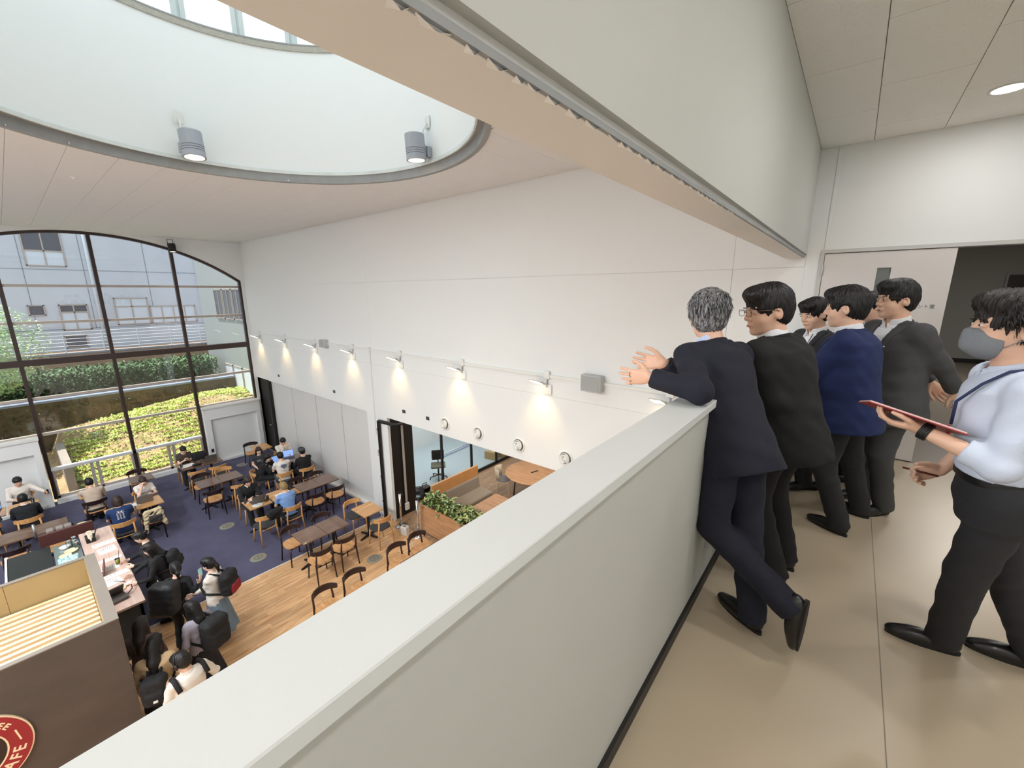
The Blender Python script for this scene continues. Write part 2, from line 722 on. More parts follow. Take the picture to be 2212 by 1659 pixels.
def person(label, loc, heading, s=1.0, group=None, near=False, pelvis=None, lean=0, side=0, twist=0, hyaw=0, hpitch=0, hroll=0,
           hands=(None, None), poles=(None, None), hdir=(None, None), hnorm=(None, None), curl=(25, 25), feet=None, toes=(0, 0), knee=None, foot_pitch=(0, 0),
           seated=False, top='shirt', topm=None, botm=None, bottom='trousers', shoem=None, hair='short', hairm=None, skin=0, glasses=False, mask=False,
           female=False, fat=1.0, shirtm=None, bare=False, hem=None, sleeve='long', hairdisp=.004, headscale=1.0, face_cut=0.0, extra=None, kneedrop=0):
    root = thing('person', label, 'person', loc, math.radians(heading), group)
    W2L = np.array(Matrix.Rotation(-math.radians(heading), 3, 'Z'))
    toL = lambda p: W2L @ (np.array(p, float) - np.array(loc, float))
    toLd = lambda p: W2L @ np.array(p, float)
    hb = .0055 if near else .0095      # mesh step of skin
    hc = .008 if near else .0135        # mesh step of clothes
    fr = 1.0 if near else 1.15
    if pelvis is None:
        pelvis = (0, 0, .54) if seated else (0, 0, .925 * s)
    p0 = np.array(pelvis, float)
    B = rotm((0, 0, 1), twist) @ rotm((1, 0, 0), side) @ rotm((0, 1, 0), lean)
    f, l, u = B[:, 0], B[:, 1], B[:, 2]
    TF = np.stack([f, l, u])
    hw = .165 if female else .185
    n0 = p0 + u * .49 * s
    sh = [p0 + u * .435 * s + l * hw * sg * s for sg in (1, -1)]
    Hm = rotm((0, 0, 1), hyaw) @ rotm((0, 1, 0), hpitch) @ rotm((1, 0, 0), hroll)
    hf, hl, hu = Hm[:, 0], Hm[:, 1], Hm[:, 2]
    hs = s * (0.97 if female else 1.0) * headscale
    hc0 = n0 + (u * .45 + hu * .55) * .165 * s + hf * .022 * s
    HF = np.stack([hf, hl, hu])
    H = lambda x, y, z: hc0 + (hf * x + hl * y + hu * z) * hs
    # arms
    EL, WR = [], []
    for i, sg in enumerate((1, -1)):
        tgt = hands[i]
        if tgt is None:
            tgt = sh[i] + (l * sg * .09 + f * .06 - u * .47) * s if not seated else p0 + f * .30 * s + l * sg * .13 * s + V3(0, 0, .12)
        else:
            tgt = toL(tgt)
        pole = toLd(poles[i]) if poles[i] is not None else (-f * .5 + l * sg * .45 - V3(0, 0, .8))
        e, w = two_bone(sh[i], tgt, .275 * s, .245 * s, pole)
        EL.append(e)
        WR.append(w)
    # legs
    hip = [p0 + l * sg * .088 * s - u * .03 * s for sg in (1, -1)]
    AN, KN, TD = [], [], []
    for i, sg in enumerate((1, -1)):
        if feet is not None and feet[i] is not None:
            a = toL(feet[i])
            a = a + V3(0, 0, .085 * s)
        elif seated:
            a = V3(.44 * s, .11 * sg, .085 * s)
        else:
            a = V3(0.0, .10 * sg * s, .085 * s)
        kp = toLd(knee[i]) if knee is not None and knee[i] is not None else V3(1, .12 * sg, .15 if not seated else .9)
        k_, a_ = two_bone(hip[i], a, .42 * s, .415 * s, kp)
        if feet is not None and feet[i] is not None:
            a_ = a
        KN.append(k_)
        AN.append(a_)
        ta = math.radians(toes[i])
        fp = math.radians(foot_pitch[i])
        TD.append(V3(math.cos(ta) * math.cos(fp), math.sin(ta) * math.cos(fp), -math.sin(fp)))
    # ---------------- skin
    ops = []
    fh = hs
    ops += [(ell(H(-.012, 0, .030), np.array((.094, .076, .092)) * fh, HF), 0, 'u'),
            (ell(H(.020, 0, -.030), np.array((.070, .063, .084)) * fh, HF), .03, 'u'),
            (ell(H(.030, 0, -.080), np.array((.050, .046, .034)) * fh, HF), .025, 'u'),
            (ell(H(.066, 0, -.100), np.array((.020, .022, .016)) * fh, HF), .02, 'u'),
            (ell(H(.050, .034, -.038), np.array((.030, .026, .030)) * fh, HF), .02, 'u'),
            (ell(H(.050, -.034, -.038), np.array((.030, .026, .030)) * fh, HF), .02, 'u'),
            (ell(H(.076, 0, .026), np.array((.015, .045, .012)) * fh, HF), .015, 'u')]
    for sg in (1, -1):
        ops.append((ell(H(.100, .031 * sg, .006), np.array((.017, .019, .011)) * fh, HF), .014, 's'))
        ops.append((ell(H(.081, .031 * sg, .004), np.array((.013, .015, .011)) * fh, HF), .004, 'u'))
        ea = rotm(hl, 12) @ rotm(hu, -20 * sg)
        ops.append((ell(H(-.008, .077 * sg, -.012), np.array((.019, .008, .032)) * fh, (ea @ HF.T).T), .008, 'u'))
        if near:
            ops.append((ell(H(-.003, .084 * sg, -.008), np.array((.010, .006, .017)) * fh, (ea @ HF.T).T), .003, 's'))
    ops += [(cone(H(.086, 0, .012), H(.103, 0, -.026), .0085 * fh, .0125 * fh), .012, 'u'),
            (ell(H(.094, .013, -.032), np.array((.010, .009, .008)) * fh, HF), .006, 'u'),
            (ell(H(.094, -.013, -.032), np.array((.010, .009, .008)) * fh, HF), .006, 'u'),
            (ell(H(.083, 0, -.062), np.array((.014, .024, .013)) * fh, HF), .012, 'u')]
    nr = (.048 if female else .056) * s * fat ** .5
    ops.append((cone(H(-.022, 0, -.045), n0 - u * .02 * s - f * .01, nr, nr * 1.06), .025, 'u'))
    ops.append((loft(p0, TF, np.array((-.09,) + TORSO_Z[1:]) * s, np.array(TORSO_A) * s * .88 * fat, np.array(TORSO_B) * s * .9 * fat, np.array(TORSO_C) * s), .03, 'u'))
    for i, sg in enumerate((1, -1)):
        ops.append((cone(n0 + l * sg * .04 * s - u * .03 * s, sh[i] - l * sg * .01, .045 * s, .046 * s), .04, 'u'))
        ops.append((cone(sh[i], EL[i], .045 * s, .036 * s), .03, 'u'))
        ops.append((cone(EL[i], WR[i], .036 * s, .0255 * s), .012, 'u'))
        dd = toLd(hdir[i]) if hdir[i] is not None else (WR[i] - EL[i])
        nn = toLd(hnorm[i]) if hnorm[i] is not None else (-l * sg + V3(0, 0, -.2))
        ops += hand_ops(WR[i], dd, nn, 1 if sg > 0 else -1, (.93 if female else 1.0) * s, curl[i], 1.3 if near else 1.0, fr)
        lr = (.06, .043, .045, .033) if not bare else (.068, .050, .050, .036)
        ops.append((cone(hip[i], KN[i], lr[0] * s, lr[1] * s), .03, 'u'))
        ops.append((cone(KN[i], AN[i], lr[2] * s, lr[3] * s), .02, 'u'))
        uv_ = nrm(np.cross(TD[i], np.cross(V3(0, 0, 1), TD[i])))
        ops.append((cone(AN[i] - uv_ * .03 * s, AN[i] + TD[i] * .10 * s - uv_ * .048 * s, .028 * s, .018 * s), .02, 'u'))
    implicit('body', ops, hb, skin_mat(skin), root)
    # ---------------- eyes, brows, mouth
    em = mat('eye_dark', (.012, .010, .010), 0.15)
    wm = mat('eye_white', (.75, .72, .70), 0.3)
    hm = hairm or mat('hair_black', srgb(22, 19, 19), 0.42, bump=.5, bscale=90, stretch=(1, 1, .25), spec=.4)
    lm = mat('lips', srgb(168, 102, 92), 0.5)

    def tiny(name, c, r, m_, n=8):
        mb = MB()
        prof = [(math.sin(a) + 1e-4, math.cos(a)) for a in np.linspace(0, PI, 7)]
        v = []
        for rr, zz in prof:
            for j in range(n):
                a = 2 * PI * j / n
                q = np.array((rr * math.cos(a) * r[0], rr * math.sin(a) * r[1], zz * r[2])) * hs
                v.append(c + HF.T @ q)
        fcs = [(i * n + j, i * n + (j + 1) % n, (i + 1) * n + (j + 1) % n, (i + 1) * n + j) for i in range(6) for j in range(n)]
        mb.add(v, fcs)
        return mb.build(name, m_, root, smooth=True)
    for sg in (1, -1):
        if near:
            e = tiny('eye', H(.0905, .031 * sg, .004), (.0050, .0125, .0046), wm, 10)
            tiny('iris', H(.0945, .031 * sg, .004), (.0025, .0048, .0042), em).parent = e
            tiny('eyebrow', H(.0945, .033 * sg, .023), (.004, .017, .0028), hm)
        else:
            tiny('eye', H(.0925, .031 * sg, .004), (.004, .012, .0045), em, 6)
    if not mask:
        tiny('mouth', H(.0945, 0, -.066), (.0045, .020, .0050), lm)
    # ---------------- hair
    ho = [(ell(H(-.014, 0, .034), np.array((.108, .088, .103)) * hs, HF), 0, 'u'),
          (ell(H(-.045, 0, -.012), np.array((.068, .078, .082)) * hs, HF), .03, 'u'),
          (ell(H(.050, 0, .088), np.array((.062, .068, .040)) * hs, HF), .03, 'u')]
    cz = face_cut
    if hair in ('long', 'pony', 'bob', 'bun'):
        if hair == 'long':
            ho += [(cone(H(-.045, .0, -.03), n0 - u * .02 - f * .075 * s, .078 * s, .075 * s), .03, 'u'),
                   (cone(n0 - u * .02 - f * .075 * s, p0 + u * .30 * s - f * .125 * s, .075 * s, .045 * s), .03, 'u'),
                   (cone(H(-.01, .068, .0), n0 + l * .085 * s + f * .02 * s, .034 * s, .032 * s), .03, 'u'),
                   (cone(H(-.01, -.068, .0), n0 - l * .085 * s + f * .02 * s, .034 * s, .032 * s), .03, 'u')]
        if hair == 'bob':
            ho += [(cone(H(-.035, .0, -.02), H(-.035, 0, -.085), .088 * s, .078 * s), .03, 'u'),
                   (cone(H(.01, .066, .0), H(.0, .070, -.085), .030 * s, .024 * s), .03, 'u'),
                   (cone(H(.01, -.066, .0), H(.0, -.070, -.085), .030 * s, .024 * s), .03, 'u')]
        if hair == 'pony':
            ho += [(cone(H(-.115, 0, .03), H(-.15, 0, -.06), .030 * s, .032 * s), .02, 'u'), (cone(H(-.15, 0, -.06), H(-.14, 0, -.19), .032 * s, .012 * s), .02, 'u')]
        if hair == 'bun':
            ho += [(ell(H(-.135, 0, .045), np.array((.038, .042, .040)) * hs, HF), .01, 'u')]
    ho.append((ell(H(.108, 0, -.048 + cz), np.array((.078, .080, .082)) * hs, HF), .008, 's'))
    ho.append((ell(H(.060, 0, -.11 + cz), np.array((.062, .120, .085)) * hs, HF), .01, 's'))
    if hair in ('short', 'cap'):
        ho.append((ell(H(.0, 0, -.150), np.array((.090, .110, .080)) * hs, HF), .012, 's'))
        for sg in (1, -1):
            ho.append((ell(H(.004, .092 * sg, -.030), np.array((.030, .030, .046)) * hs, HF), .01, 's'))

    def hd(V):
        q = (V - hc0) @ HF.T
        az = np.arctan2(q[:, 1], q[:, 0] + .02)
        e = q[:, 2]
        w = np.sin(33 * az + 30 * e + 3 * np.sin(5 * az + 20 * e)) * .45 + np.sin(71 * az - 55 * e + 4 * np.sin(7 * az)) * .4 + np.sin(90 * e + 8 * np.sin(3 * az)) * .35
        return hairdisp * w * (1.0 if near else .6)
    implicit('hair', ho, hb * (.75 if near else 1.0), hm, root, hd)
    # ---------------- clothes
    tm = topm or mat('cloth_white', srgb(225, 222, 218), .85)
    bm = botm or mat('cloth_black', srgb(28, 28, 30), .85)
    Z, A, Bd, Cc = [np.array(q) * s for q in (TORSO_Z, TORSO_A, TORSO_B, TORSO_C)]
    suit = top == 'suit'
    g = (.026 if suit else .020) * s
    A2, B2 = A * fat, Bd * (1 + (fat - 1) * 1.6)
    zlow = hem if hem is not None else (-.20 if suit else -.10)
    if seated:
        zlow = max(zlow, -.07)
    zz = np.concatenate([[zlow * s], Z[Z > zlow * s + .01]])
    ai, bi, ci = np.interp(zz, Z, A2), np.interp(zz, Z, B2), np.interp(zz, Z, Cc)
    if suit:
        zq = (-.26, -.1, .05, .2, .33, .41, .455, .49)
        zz = np.concatenate([[zlow], [q for q in zq if q > zlow + .01]]) * s
        ai = np.interp(zz / s, zq, (.198, .190, .174, .178, .190, .186, .140, .080)) * s * fat
        bi = np.interp(zz / s, zq, (.168, .162, .148, .138, .140, .122, .096, .070)) * s * (1 + (fat - 1) * 1.6)
        ci = np.interp(zz / s, zq, (-.008, -.006, .0, .0, -.004, -.014, -.016, -.014)) * s
        g = 0.0
    else:
        bi = bi + .006
    wr = wrinkle(.0035 if suit or near else .0045, seed=(loc[0] * 3 + loc[1]))
    to = [(loft(p0, TF, zz, ai, bi, ci, grow=g), 0, 'u')]
    for i, sg in enumerate((1, -1)):
        r0, r1, r2, r3 = (.062, .058, .056, .048) if suit else (.056, .054, .048, .038)
        if female:
            r0, r1, r2, r3 = r0 * .92, r1 * .92, r2 * .95, r3
        to.append((cone(n0 + l * sg * .055 * s - u * .030 * s - f * .01, sh[i] - l * sg * .02 * s + u * .004 * s - f * .008, .050 * s, .056 * s), .06 if suit else .04, 'u'))
        if sleeve == 'long':
            to.append((cone(sh[i], EL[i], r0 * s, r1 * s), .05 if suit else .03, 'u'))
            wv = nrm(WR[i] - EL[i])
            to.append((cone(EL[i], WR[i] - wv * (.012 if suit else .02) * s, r2 * s, r3 * s, cap=True), .022, 'u'))
        elif sleeve == 'half':
            wv = nrm(WR[i] - EL[i])
            to.append((cone(sh[i], EL[i], r0 * s, r1 * s), .03, 'u'))
            to.append((cone(EL[i], EL[i] + wv * .10 * s, r2 * s, r2 * s, cap=True), .022, 'u'))
        else:
            to.append((cone(sh[i], sh[i] + (EL[i] - sh[i]) * .62, r0 * 1.0 * s, r0 * 1.06 * s, cap=True), .03, 'u'))
    # neck hole
    to.append((cone(n0 - u * .010 * s + f * .004, n0 + u * .14 * s + f * .03 * s, (.060 if not female else .066) * s * fat ** .5, .09 * s), .012, 's'))
    if suit:
        # V opening in front
        def vee(x, y, z, half=.064, zb=.16, zt=.48):
            x, y, z = x - p0[0], y - p0[1], z - p0[2]
            ff = f[0] * x + f[1] * y + f[2] * z
            ll = l[0] * x + l[1] * y + l[2] * z
            uu = u[0] * x + u[1] * y + u[2] * z
            wd = np.clip((uu / s - zb) / (zt - zb), -1, 1.4) * half * s
            return np.maximum(np.abs(ll) - wd, -ff - .0)
        to_j = to + [((vee, None, None), .004, 's')]
        jo = implicit('jacket', to_j, hc, tm, root, wr)
        # lapels: the same cloth, a second layer beside the opening
        def band(x, y, z):
            a = vee(x, y, z, .128, .145, .50)
            b = vee(x, y, z, .066, .155, .48)
            return np.maximum(a, -b)
        lp = [((lambda P: (lambda x, y, z: P[0](x, y, z) - .011))(q[0]), q[0][1] - .011, q[0][2] + .011) for q in to if q[2] == 'u']
        lops = [(lp[0], 0, 'u')] + [(q, .03, 'u') for q in lp[1:2]]
        lops.append(((band, None, None), 0, 'i'))
        lops.append((to[-1][0], .0, 's'))
        implicit('lapel', lops, hc * .8, tm, jo)
        # shirt under it
        sm = shirtm or mat('shirt_white', srgb(235, 236, 240), .8, bump=.2, bscale=30)
        so = [(loft(p0, TF, Z[3:-1], A2[3:-1] * .92, B2[3:-1], Cc[3:-1], grow=.016 * s), 0, 'u'), (halfspace(p0 + f * .02, -f), 0, 'i')]
        implicit('shirt', so, hc, sm, root)
        # jacket collar standing round the neck
        co = [(cone(n0 - u * .045 * s - f * .012, n0 + u * .016 * s - f * .006, .088 * s * fat ** .5, .077 * s * fat ** .5, cap=True), 0, 'u'),
              (cone(n0 - u * .08 * s - f * .01, n0 + u * .06 * s - f * .002, .072 * s * fat ** .5, .068 * s * fat ** .5), .0, 's'),
              (halfspace(n0 + f * .035 * s, f), 0, 'i')]
        implicit('jacket_collar', co, hc * .7, tm, jo)
    else:
        sm = shirtm or tm
        implicit('top', to, hc, tm, root, wr)
    sm = shirtm or (mat('shirt_white', srgb(235, 236, 240), .8, bump=.2, bscale=30) if suit else tm)
    if suit or top == 'collar':
        hq = .046 if suit else .034
        co = [(cone(n0 - u * .035 * s - f * .006, n0 + u * hq * s + f * .008, .0765 * s * fat ** .5, .070 * s * fat ** .5, cap=True), 0, 'u'),
              (cone(n0 - u * .08 * s - f * .008, n0 + u * .08 * s + f * .010, .066 * s * fat ** .5, .060 * s * fat ** .5), .0, 's')]

        def cv(x, y, z):
            x, y, z = x - n0[0], y - n0[1], z - n0[2]
            ff = f[0] * x + f[1] * y + f[2] * z
            ll = l[0] * x + l[1] * y + l[2] * z
            uu = u[0] * x + u[1] * y + u[2] * z
            return np.maximum(np.abs(ll) - np.clip((uu + .035 * s) * .5, 0.002, 1), -ff)
        co.append(((cv, None, None), .002, 's'))
        implicit('shirt_collar', co, hc * .5, sm, root)
        for sg in (1, -1):   # collar leaves
            a = n0 - u * .0 * s + f * .060 * s + l * sg * .020 * s
            mb = MB()
            q = [n0 + u * .020 * s + f * .040 * s + l * sg * .048 * s, n0 + u * .010 * s + f * .070 * s + l * sg * .008 * s, n0 - u * .050 * s + f * .085 * s + l * sg * .030 * s, n0 - u * .030 * s + f * .060 * s + l * sg * .066 * s]
            q2 = [p + (f * .006 + l * sg * .003) for p in q]
            mb.add(q + q2, [(0, 1, 2, 3), (7, 6, 5, 4), (0, 4, 5, 1), (1, 5, 6, 2), (2, 6, 7, 3), (3, 7, 4, 0)])
            mb.build('collar_leaf', sm, root)
    # bottoms
    if bottom == 'trousers':
        bo = [(loft(p0, TF, np.array((-.125, -.03, .04, .10)) * s, np.array((.135, .160, .150, .140)) * s * fat, np.array((.108, .112, .102, .098)) * s * (1 + (fat - 1) * 1.6), np.array((-.004,) * 4) * s, grow=.010), 0, 'u')]
        for i, sg in enumerate((1, -1)):
            bo.append((cone(hip[i] + u * .02 * s, KN[i], .090 * s * fat ** .5, .072 * s), .035, 'u'))
            v = nrm(AN[i] - KN[i])
            bo.append((cone(KN[i], AN[i] + v * .042 * s, .071 * s, .064 * s, cap=True), .025, 'u'))
        implicit('trousers', bo, hc, bm, root, wrinkle(.0032, seed=loc[0]))
    elif bottom == 'skirt':
        if seated:
            mid = (KN[0] + KN[1]) / 2
            bo = [(loft(p0, TF, np.array((-.10, -.03, .04, .10)) * s, np.array((.150, .156, .148, .140)) * s, np.array((.108, .112, .102, .098)) * s, grow=.016), 0, 'u'),
                  (cone(hip[0], KN[0] - f * .02, .095 * s, .080 * s), .05, 'u'), (cone(hip[1], KN[1] - f * .02, .095 * s, .080 * s), .05, 'u')]
        else:
            bo = [(loft(V3(p0[0], p0[1], 0), np.eye(3), (.22 * s, .45 * s, .70 * s, .90 * s, 1.02 * s), np.array((.27, .225, .185, .165, .145)) * s, np.array((.25, .205, .165, .135, .115)) * s), 0, 'u')]

        def pleat(V):
            az = np.arctan2(V[:, 1] - p0[1], V[:, 0] - p0[0])
            return .011 * np.sin(13 * az + 2 * np.sin(3 * az)) * np.clip((p0[2] - V[:, 2]) / .5, 0, 1)
        implicit('skirt', bo, hc, bm, root, pleat)
    # shoes
    shm = shoem or mat('shoe_black', srgb(20, 19, 20), .32, coat=.2)
    for i, sg in enumerate((1, -1)):
        t = TD[i]
        a = AN[i]
        th = nrm(V3(t[0], t[1], 0) + 1e-9)
        upv = nrm(np.cross(t, np.cross(V3(0, 0, 1), t)))
        lf = np.cross(upv, t)
        SF = np.stack([t, lf, upv])
        base = a - upv * .085 * s
        c = lambda x, y, z: base + t * x * s + lf * y * s + upv * z * s
        sh_o = [(ell(c(-.015, 0, .048), np.array((.052, .037, .046)) * s, SF), 0, 'u'),
                (ell(c(.075, 0, .034), np.array((.080, .041, .040)) * s, SF), .03, 'u'),
                (ell(c(.150, 0, .024), np.array((.060, .034, .030)) * s, SF), .03, 'u'),
                (cone(c(-.008, 0, .06), c(-.004, 0, .105), .036 * s, .034 * s, cap=True), .02, 'u'),
                (halfspace(c(0, 0, .003), -upv), 0, 'i')]
        so = implicit('shoe', sh_o, hc * .8, shm, root)
        mb = MB()
        prof = []
        for q in range(20):
            an = 2 * PI * q / 20
            ux = math.cos(an)
            wv = .034 + .004 * math.cos(an - .3) if ux > -.2 else .031
            prof.append((.068 + ux * .138, math.sin(an) * wv))
        v = [c(px, py, 0.0) for px, py in prof] + [c(px, py, .016) for px, py in prof]
        mb.add(v, [tuple(range(20))[::-1], tuple(range(20, 40))] + [(k, (k + 1) % 20, (k + 1) % 20 + 20, k + 20) for k in range(20)])
        mb.build('sole', mat('sole', srgb(26, 24, 24), .7), so)
    if glasses:
        gm = mat('glasses_wire', srgb(110, 96, 80) if glasses is True else srgb(20, 20, 22), .35, .8 if glasses is True else .0)
        mb = MB()
        for sg in (1, -1):
            pts = []
            for q in range(17):
                an = 2 * PI * q / 16
                pts.append(H(.112 - .004 * abs(math.cos(an)), sg * (.034 + .025 * math.copysign(abs(math.cos(an)) ** .6, math.cos(an))), .002 + .0165 * math.copysign(abs(math.sin(an)) ** .7, math.sin(an))))
            mb.tube(pts, .0013 * hs, 5, cap=False)
            mb.tube([H(.106, sg * .060, .008), H(.06, sg * .074, .010), H(.0, sg * .082, .004), H(-.02, sg * .080, -.012)], .0014 * hs, 5)
        mb.tube([H(.110, .009, .006), H(.114, 0, .009), H(.110, -.009, .006)], .0013 * hs, 5)
        mb.build('glasses', gm, root, smooth=True)
    if mask:
        mk = mat('mask_grey', srgb(128, 132, 138), .95, bump=.4, bscale=160)
        mo = [(ell(H(.044, 0, -.058), np.array((.070, .066, .064)) * hs, HF), 0, 'u'), (cone(H(.108, 0, -.022), H(.108, 0, -.075), .012 * hs, .010 * hs), .035, 'u'),
              (halfspace(H(.030, 0, 0), -hf), 0, 'i'), (halfspace(H(0.07, 0, -.006), nrm(hu - hf * .35)), 0, 'i')]
        mo_ = implicit('mask', mo, hb * .8, mk, root)
        mb = MB()
        for sg in (1, -1):
            mb.tube([H(.040, .060 * sg, -.020), H(.005, .080 * sg, .010), H(-.022, .088 * sg, .008)], .0016, 5)
            mb.tube([H(.040, .056 * sg, -.080), H(.0, .078 * sg, -.045), H(-.022, .088 * sg, -.030)], .0016, 5)
        mb.build('ear_loop', mk, mo_, smooth=True)
    J = dict(root=root, p0=p0, n0=n0, sh=sh, EL=EL, WR=WR, H=H, HF=HF, f=f, l=l, u=u, hc0=hc0, hs=hs, toL=toL, toLd=toLd, TF=TF, s=s, KN=KN, AN=AN, hb=hb, hc=hc)
    if extra:
        extra(J)
    return J
# ================================================================== the building
SC.cycles.sample_clamp_indirect = 6.0
SC.cycles.max_bounces = 8
SC.cycles.diffuse_bounces = 5
SC.cycles.transparent_max_bounces = 12
F0 = -4.15          # café floor
CZH = 3.44          # hall ceiling
WY = 5.61           # long wall
DC = (-5.12, 1.87)  # skylight drum
DR = 2.43

m_wall = mat('paint_white', srgb(228, 229, 228), .75, bump=.05, bscale=40)
m_walll = mat('paint_drum', srgb(232, 236, 236), .8, bump=.05, bscale=40)
m_ceil = mat('ceiling_board', srgb(226, 226, 227), .9, bump=.6, bscale=70)
m_ceil2 = mat('ceiling_board_corridor', srgb(244, 242, 236), .9, bump=.5, bscale=90)
m_grey = mat('concrete_grey', srgb(150, 152, 152), .8, bump=.1, bscale=30, var=.06)
m_cap = mat('parapet_paint', srgb(216, 219, 218), .42, bump=.04, bscale=60, var=.012, vscale=3)
m_par = mat('parapet_wall_paint', srgb(192, 193, 187), .6, bump=.04, bscale=50, var=.01, vscale=2)
m_black = mat('black_trim', srgb(22, 20, 20), .45)
m_brown = mat('window_steel', srgb(52, 36, 33), .4)
m_rail = mat('window_rail', srgb(176, 166, 158), .45, .2)
m_floor = mat('corridor_floor_coating', srgb(188, 172, 148), .33, var=.035, vscale=1.2)
m_carpet = mat('carpet_navy', srgb(92, 90, 116), .98, bump=.8, bscale=400, var=.10, vscale=3)
m_dark = mat('matt_black_panel', srgb(16, 15, 15), .5)
m_panelw = mat('partition_white', srgb(214, 212, 209), .55, var=.012, vscale=2, stretch=(1, 1, .25))
m_niche = mat('niche_grey', srgb(196, 194, 188), .7)


def glass_mat(name, ior=1.5, tint=(.94, .97, .96)):
    m = bpy.data.materials.new(name)
    m.use_nodes = True
    t = m.node_tree
    t.nodes.clear()
    o = t.nodes.new('ShaderNodeOutputMaterial')
    mx = t.nodes.new('ShaderNodeMixShader')
    tr = t.nodes.new('ShaderNodeBsdfTransparent')
    gl = t.nodes.new('ShaderNodeBsdfGlossy')
    fr = t.nodes.new('ShaderNodeFresnel')
    tr.inputs[0].default_value = (*tint, 1)
    gl.inputs['Roughness'].default_value = 0.0
    gl.inputs['Color'].default_value = (1, 1, 1, 1)
    fr.inputs[0].default_value = ior
    t.links.new(fr.outputs[0], mx.inputs[0])
    t.links.new(tr.outputs[0], mx.inputs[1])
    t.links.new(gl.outputs[0], mx.inputs[2])
    t.links.new(mx.outputs[0], o.inputs[0])
    return m


m_glass = glass_mat('window_glass', 1.75)
m_glass2 = glass_mat('partition_glass', 1.45, (.90, .93, .93))

YZ = Matrix(((0, 0, 1, 0), (1, 0, 0, 0), (0, 1, 0, 0), (0, 0, 0, 1)))   # prism in the Y-Z plane, extruded in X
XZ = Matrix(((1, 0, 0, 0), (0, 0, 1, 0), (0, 1, 0, 0), (0, 0, 0, 1)))   # prism in the X-Z plane, extruded in Y

# ---- long wall (to the right of the hall)
wr = struct(thing('wall_right', None, None, (0, 0, 0)))
b = MB()
b.box(-17.3, -.472, WY + .012, WY + .30, -1.31, 3.9)
b.box(-9.54, -8.68, WY, WY + .30, F0, -1.31)
b.box(-16.94, -9.54, WY + .20, WY + .32, F0, -1.31)      # back of the shallow recess
b.box(-17.3, -16.93, WY, WY + .3, F0, -1.31)
b.build('wall_core', m_wall, wr)
xs = [-17.0, -9.09, -1.18, -.4705]
zs = [-1.31, 0.0, 1.97, 3.6]
for i in range(len(xs) - 1):
    for j in range(len(zs) - 1):
        if i == len(xs) - 2 and j < 2:
            if j == 0:
                box('wall_panel', xs[i] + .003, xs[i + 1], WY, WY + .02, zs[0] + .0, zs[2] - .003, m_wall, wr)
            continue
        box('wall_panel', xs[i] + .0012, xs[i + 1] - .0012, WY, WY + .02, zs[j] + (.0 if j == 0 else .0012), zs[j + 1] - .0012, m_wall, wr)
box('wall_core', -1.2, -.49, WY + .012, WY + .3, -4.15, -1.31, m_wall, wr)

# recessed white movable partition and the tall black door beside it
pt = struct(thing('wall_partition', None, None, (0, 0, 0)))
px = [-15.95, -14.30, -12.62, -11.05, -9.55]
for i in range(4):
    box('partition_panel', px[i] + .012, px[i + 1] - .012, WY + .10, WY + .15, F0 + .02, -1.32, m_panelw, pt)
box('partition_track', -15.95, -9.55, WY + .03, WY + .2, -1.345, -1.31, m_panelw, pt)
dr = struct(thing('door_2', None, None, (0, 0, 0)))
box('door_leaf', -16.92, -15.98, WY + .06, WY + .12, F0, -1.32, m_dark, dr, ch=.01)
box('door_frame', -16.94, -16.90, WY - .0, WY + .12, F0, -1.31, m_dark, dr)
box('door_stile', -15.99, -15.94, WY - .01, WY + .14, F0, -1.31, m_dark, dr)
hd_ = MB().tube([(-16.20, WY + .05, -3.05), (-16.20, WY - .02, -3.05), (-16.34, WY - .02, -3.05)], .012, 8).build('door_handle', mat('chrome', (.75, .75, .75), .15, 1.0), dr, smooth=True)
struct(box('trim_1', -15.94, -9.54, WY - .012, WY + .10, F0, F0 + .06, mat('trim_white', srgb(222, 220, 216), .5)))
struct(box('trim_2', -9.54, -8.68, WY - .012, WY, F0, F0 + .06, mat('trim_white', srgb(222, 220, 216), .5)))

# ---- end wall of the gallery, with the double door
we = struct(thing('wall_far', None, None))
b = MB()
b.box(-.47, 2.4, WY, WY + .14, 2.135, 3.9)
b.box(-.47, -.345, WY, WY + .14, -.45, 2.135)
b.box(1.70, 2.4, WY, WY + .14, -.45, 2.135)
b.build('wall_core', m_wall, we)
box('wall_joint_cover', -.325, -.295, WY - .006, WY, 2.13, 3.13, m_wall, we, ch=.004)
d1 = struct(thing('door_1', None, None))
m_door = mat('door_paint', srgb(214, 208, 204), .45)
m_steel = mat('steel_satin', srgb(170, 172, 170), .35, .9)
b = MB()
b.box(-.345, -.312, WY - .012, WY + .14, 0, 2.135)
b.box(1.665, 1.70, WY - .012, WY + .14, 0, 2.135)
b.box(-.312, 1.665, WY - .012, WY + .14, 2.10, 2.135)
b.build('door_frame', mat('door_frame_paint', srgb(196, 194, 190), .45), d1)
# left leaf, with a narrow pane
lf = MB()
for q in ((-.307, .13, .01, 2.092), (.235, .665, .01, 2.092), (.13, .235, 1.936, 2.092), (.13, .235, .01, 1.05)):
    lf.box(q[0], q[1], WY + .0, WY + .04, q[2], q[3])
leaf = lf.build('door_leaf', m_door, d1)
box('door_pane', .13, .235, WY + .014, WY + .022, 1.05, 1.936, mat('pane_smoked', srgb(112, 116, 114), .12), leaf)
for z in (1.93, .25):
    MB().tube([(-.312, WY - .012, z - .05), (-.312, WY - .012, z + .05)], .009, 8).build('hinge', m_steel, leaf)
text_mesh('door_lettering', 'マネジメント室', .041, mat('letter_grey', srgb(70, 74, 80), .5), leaf, Matrix.Translation((.596, WY - .001, 1.560)) @ Matrix.Rotation(PI / 2, 4, 'X'), .001, 'RIGHT')
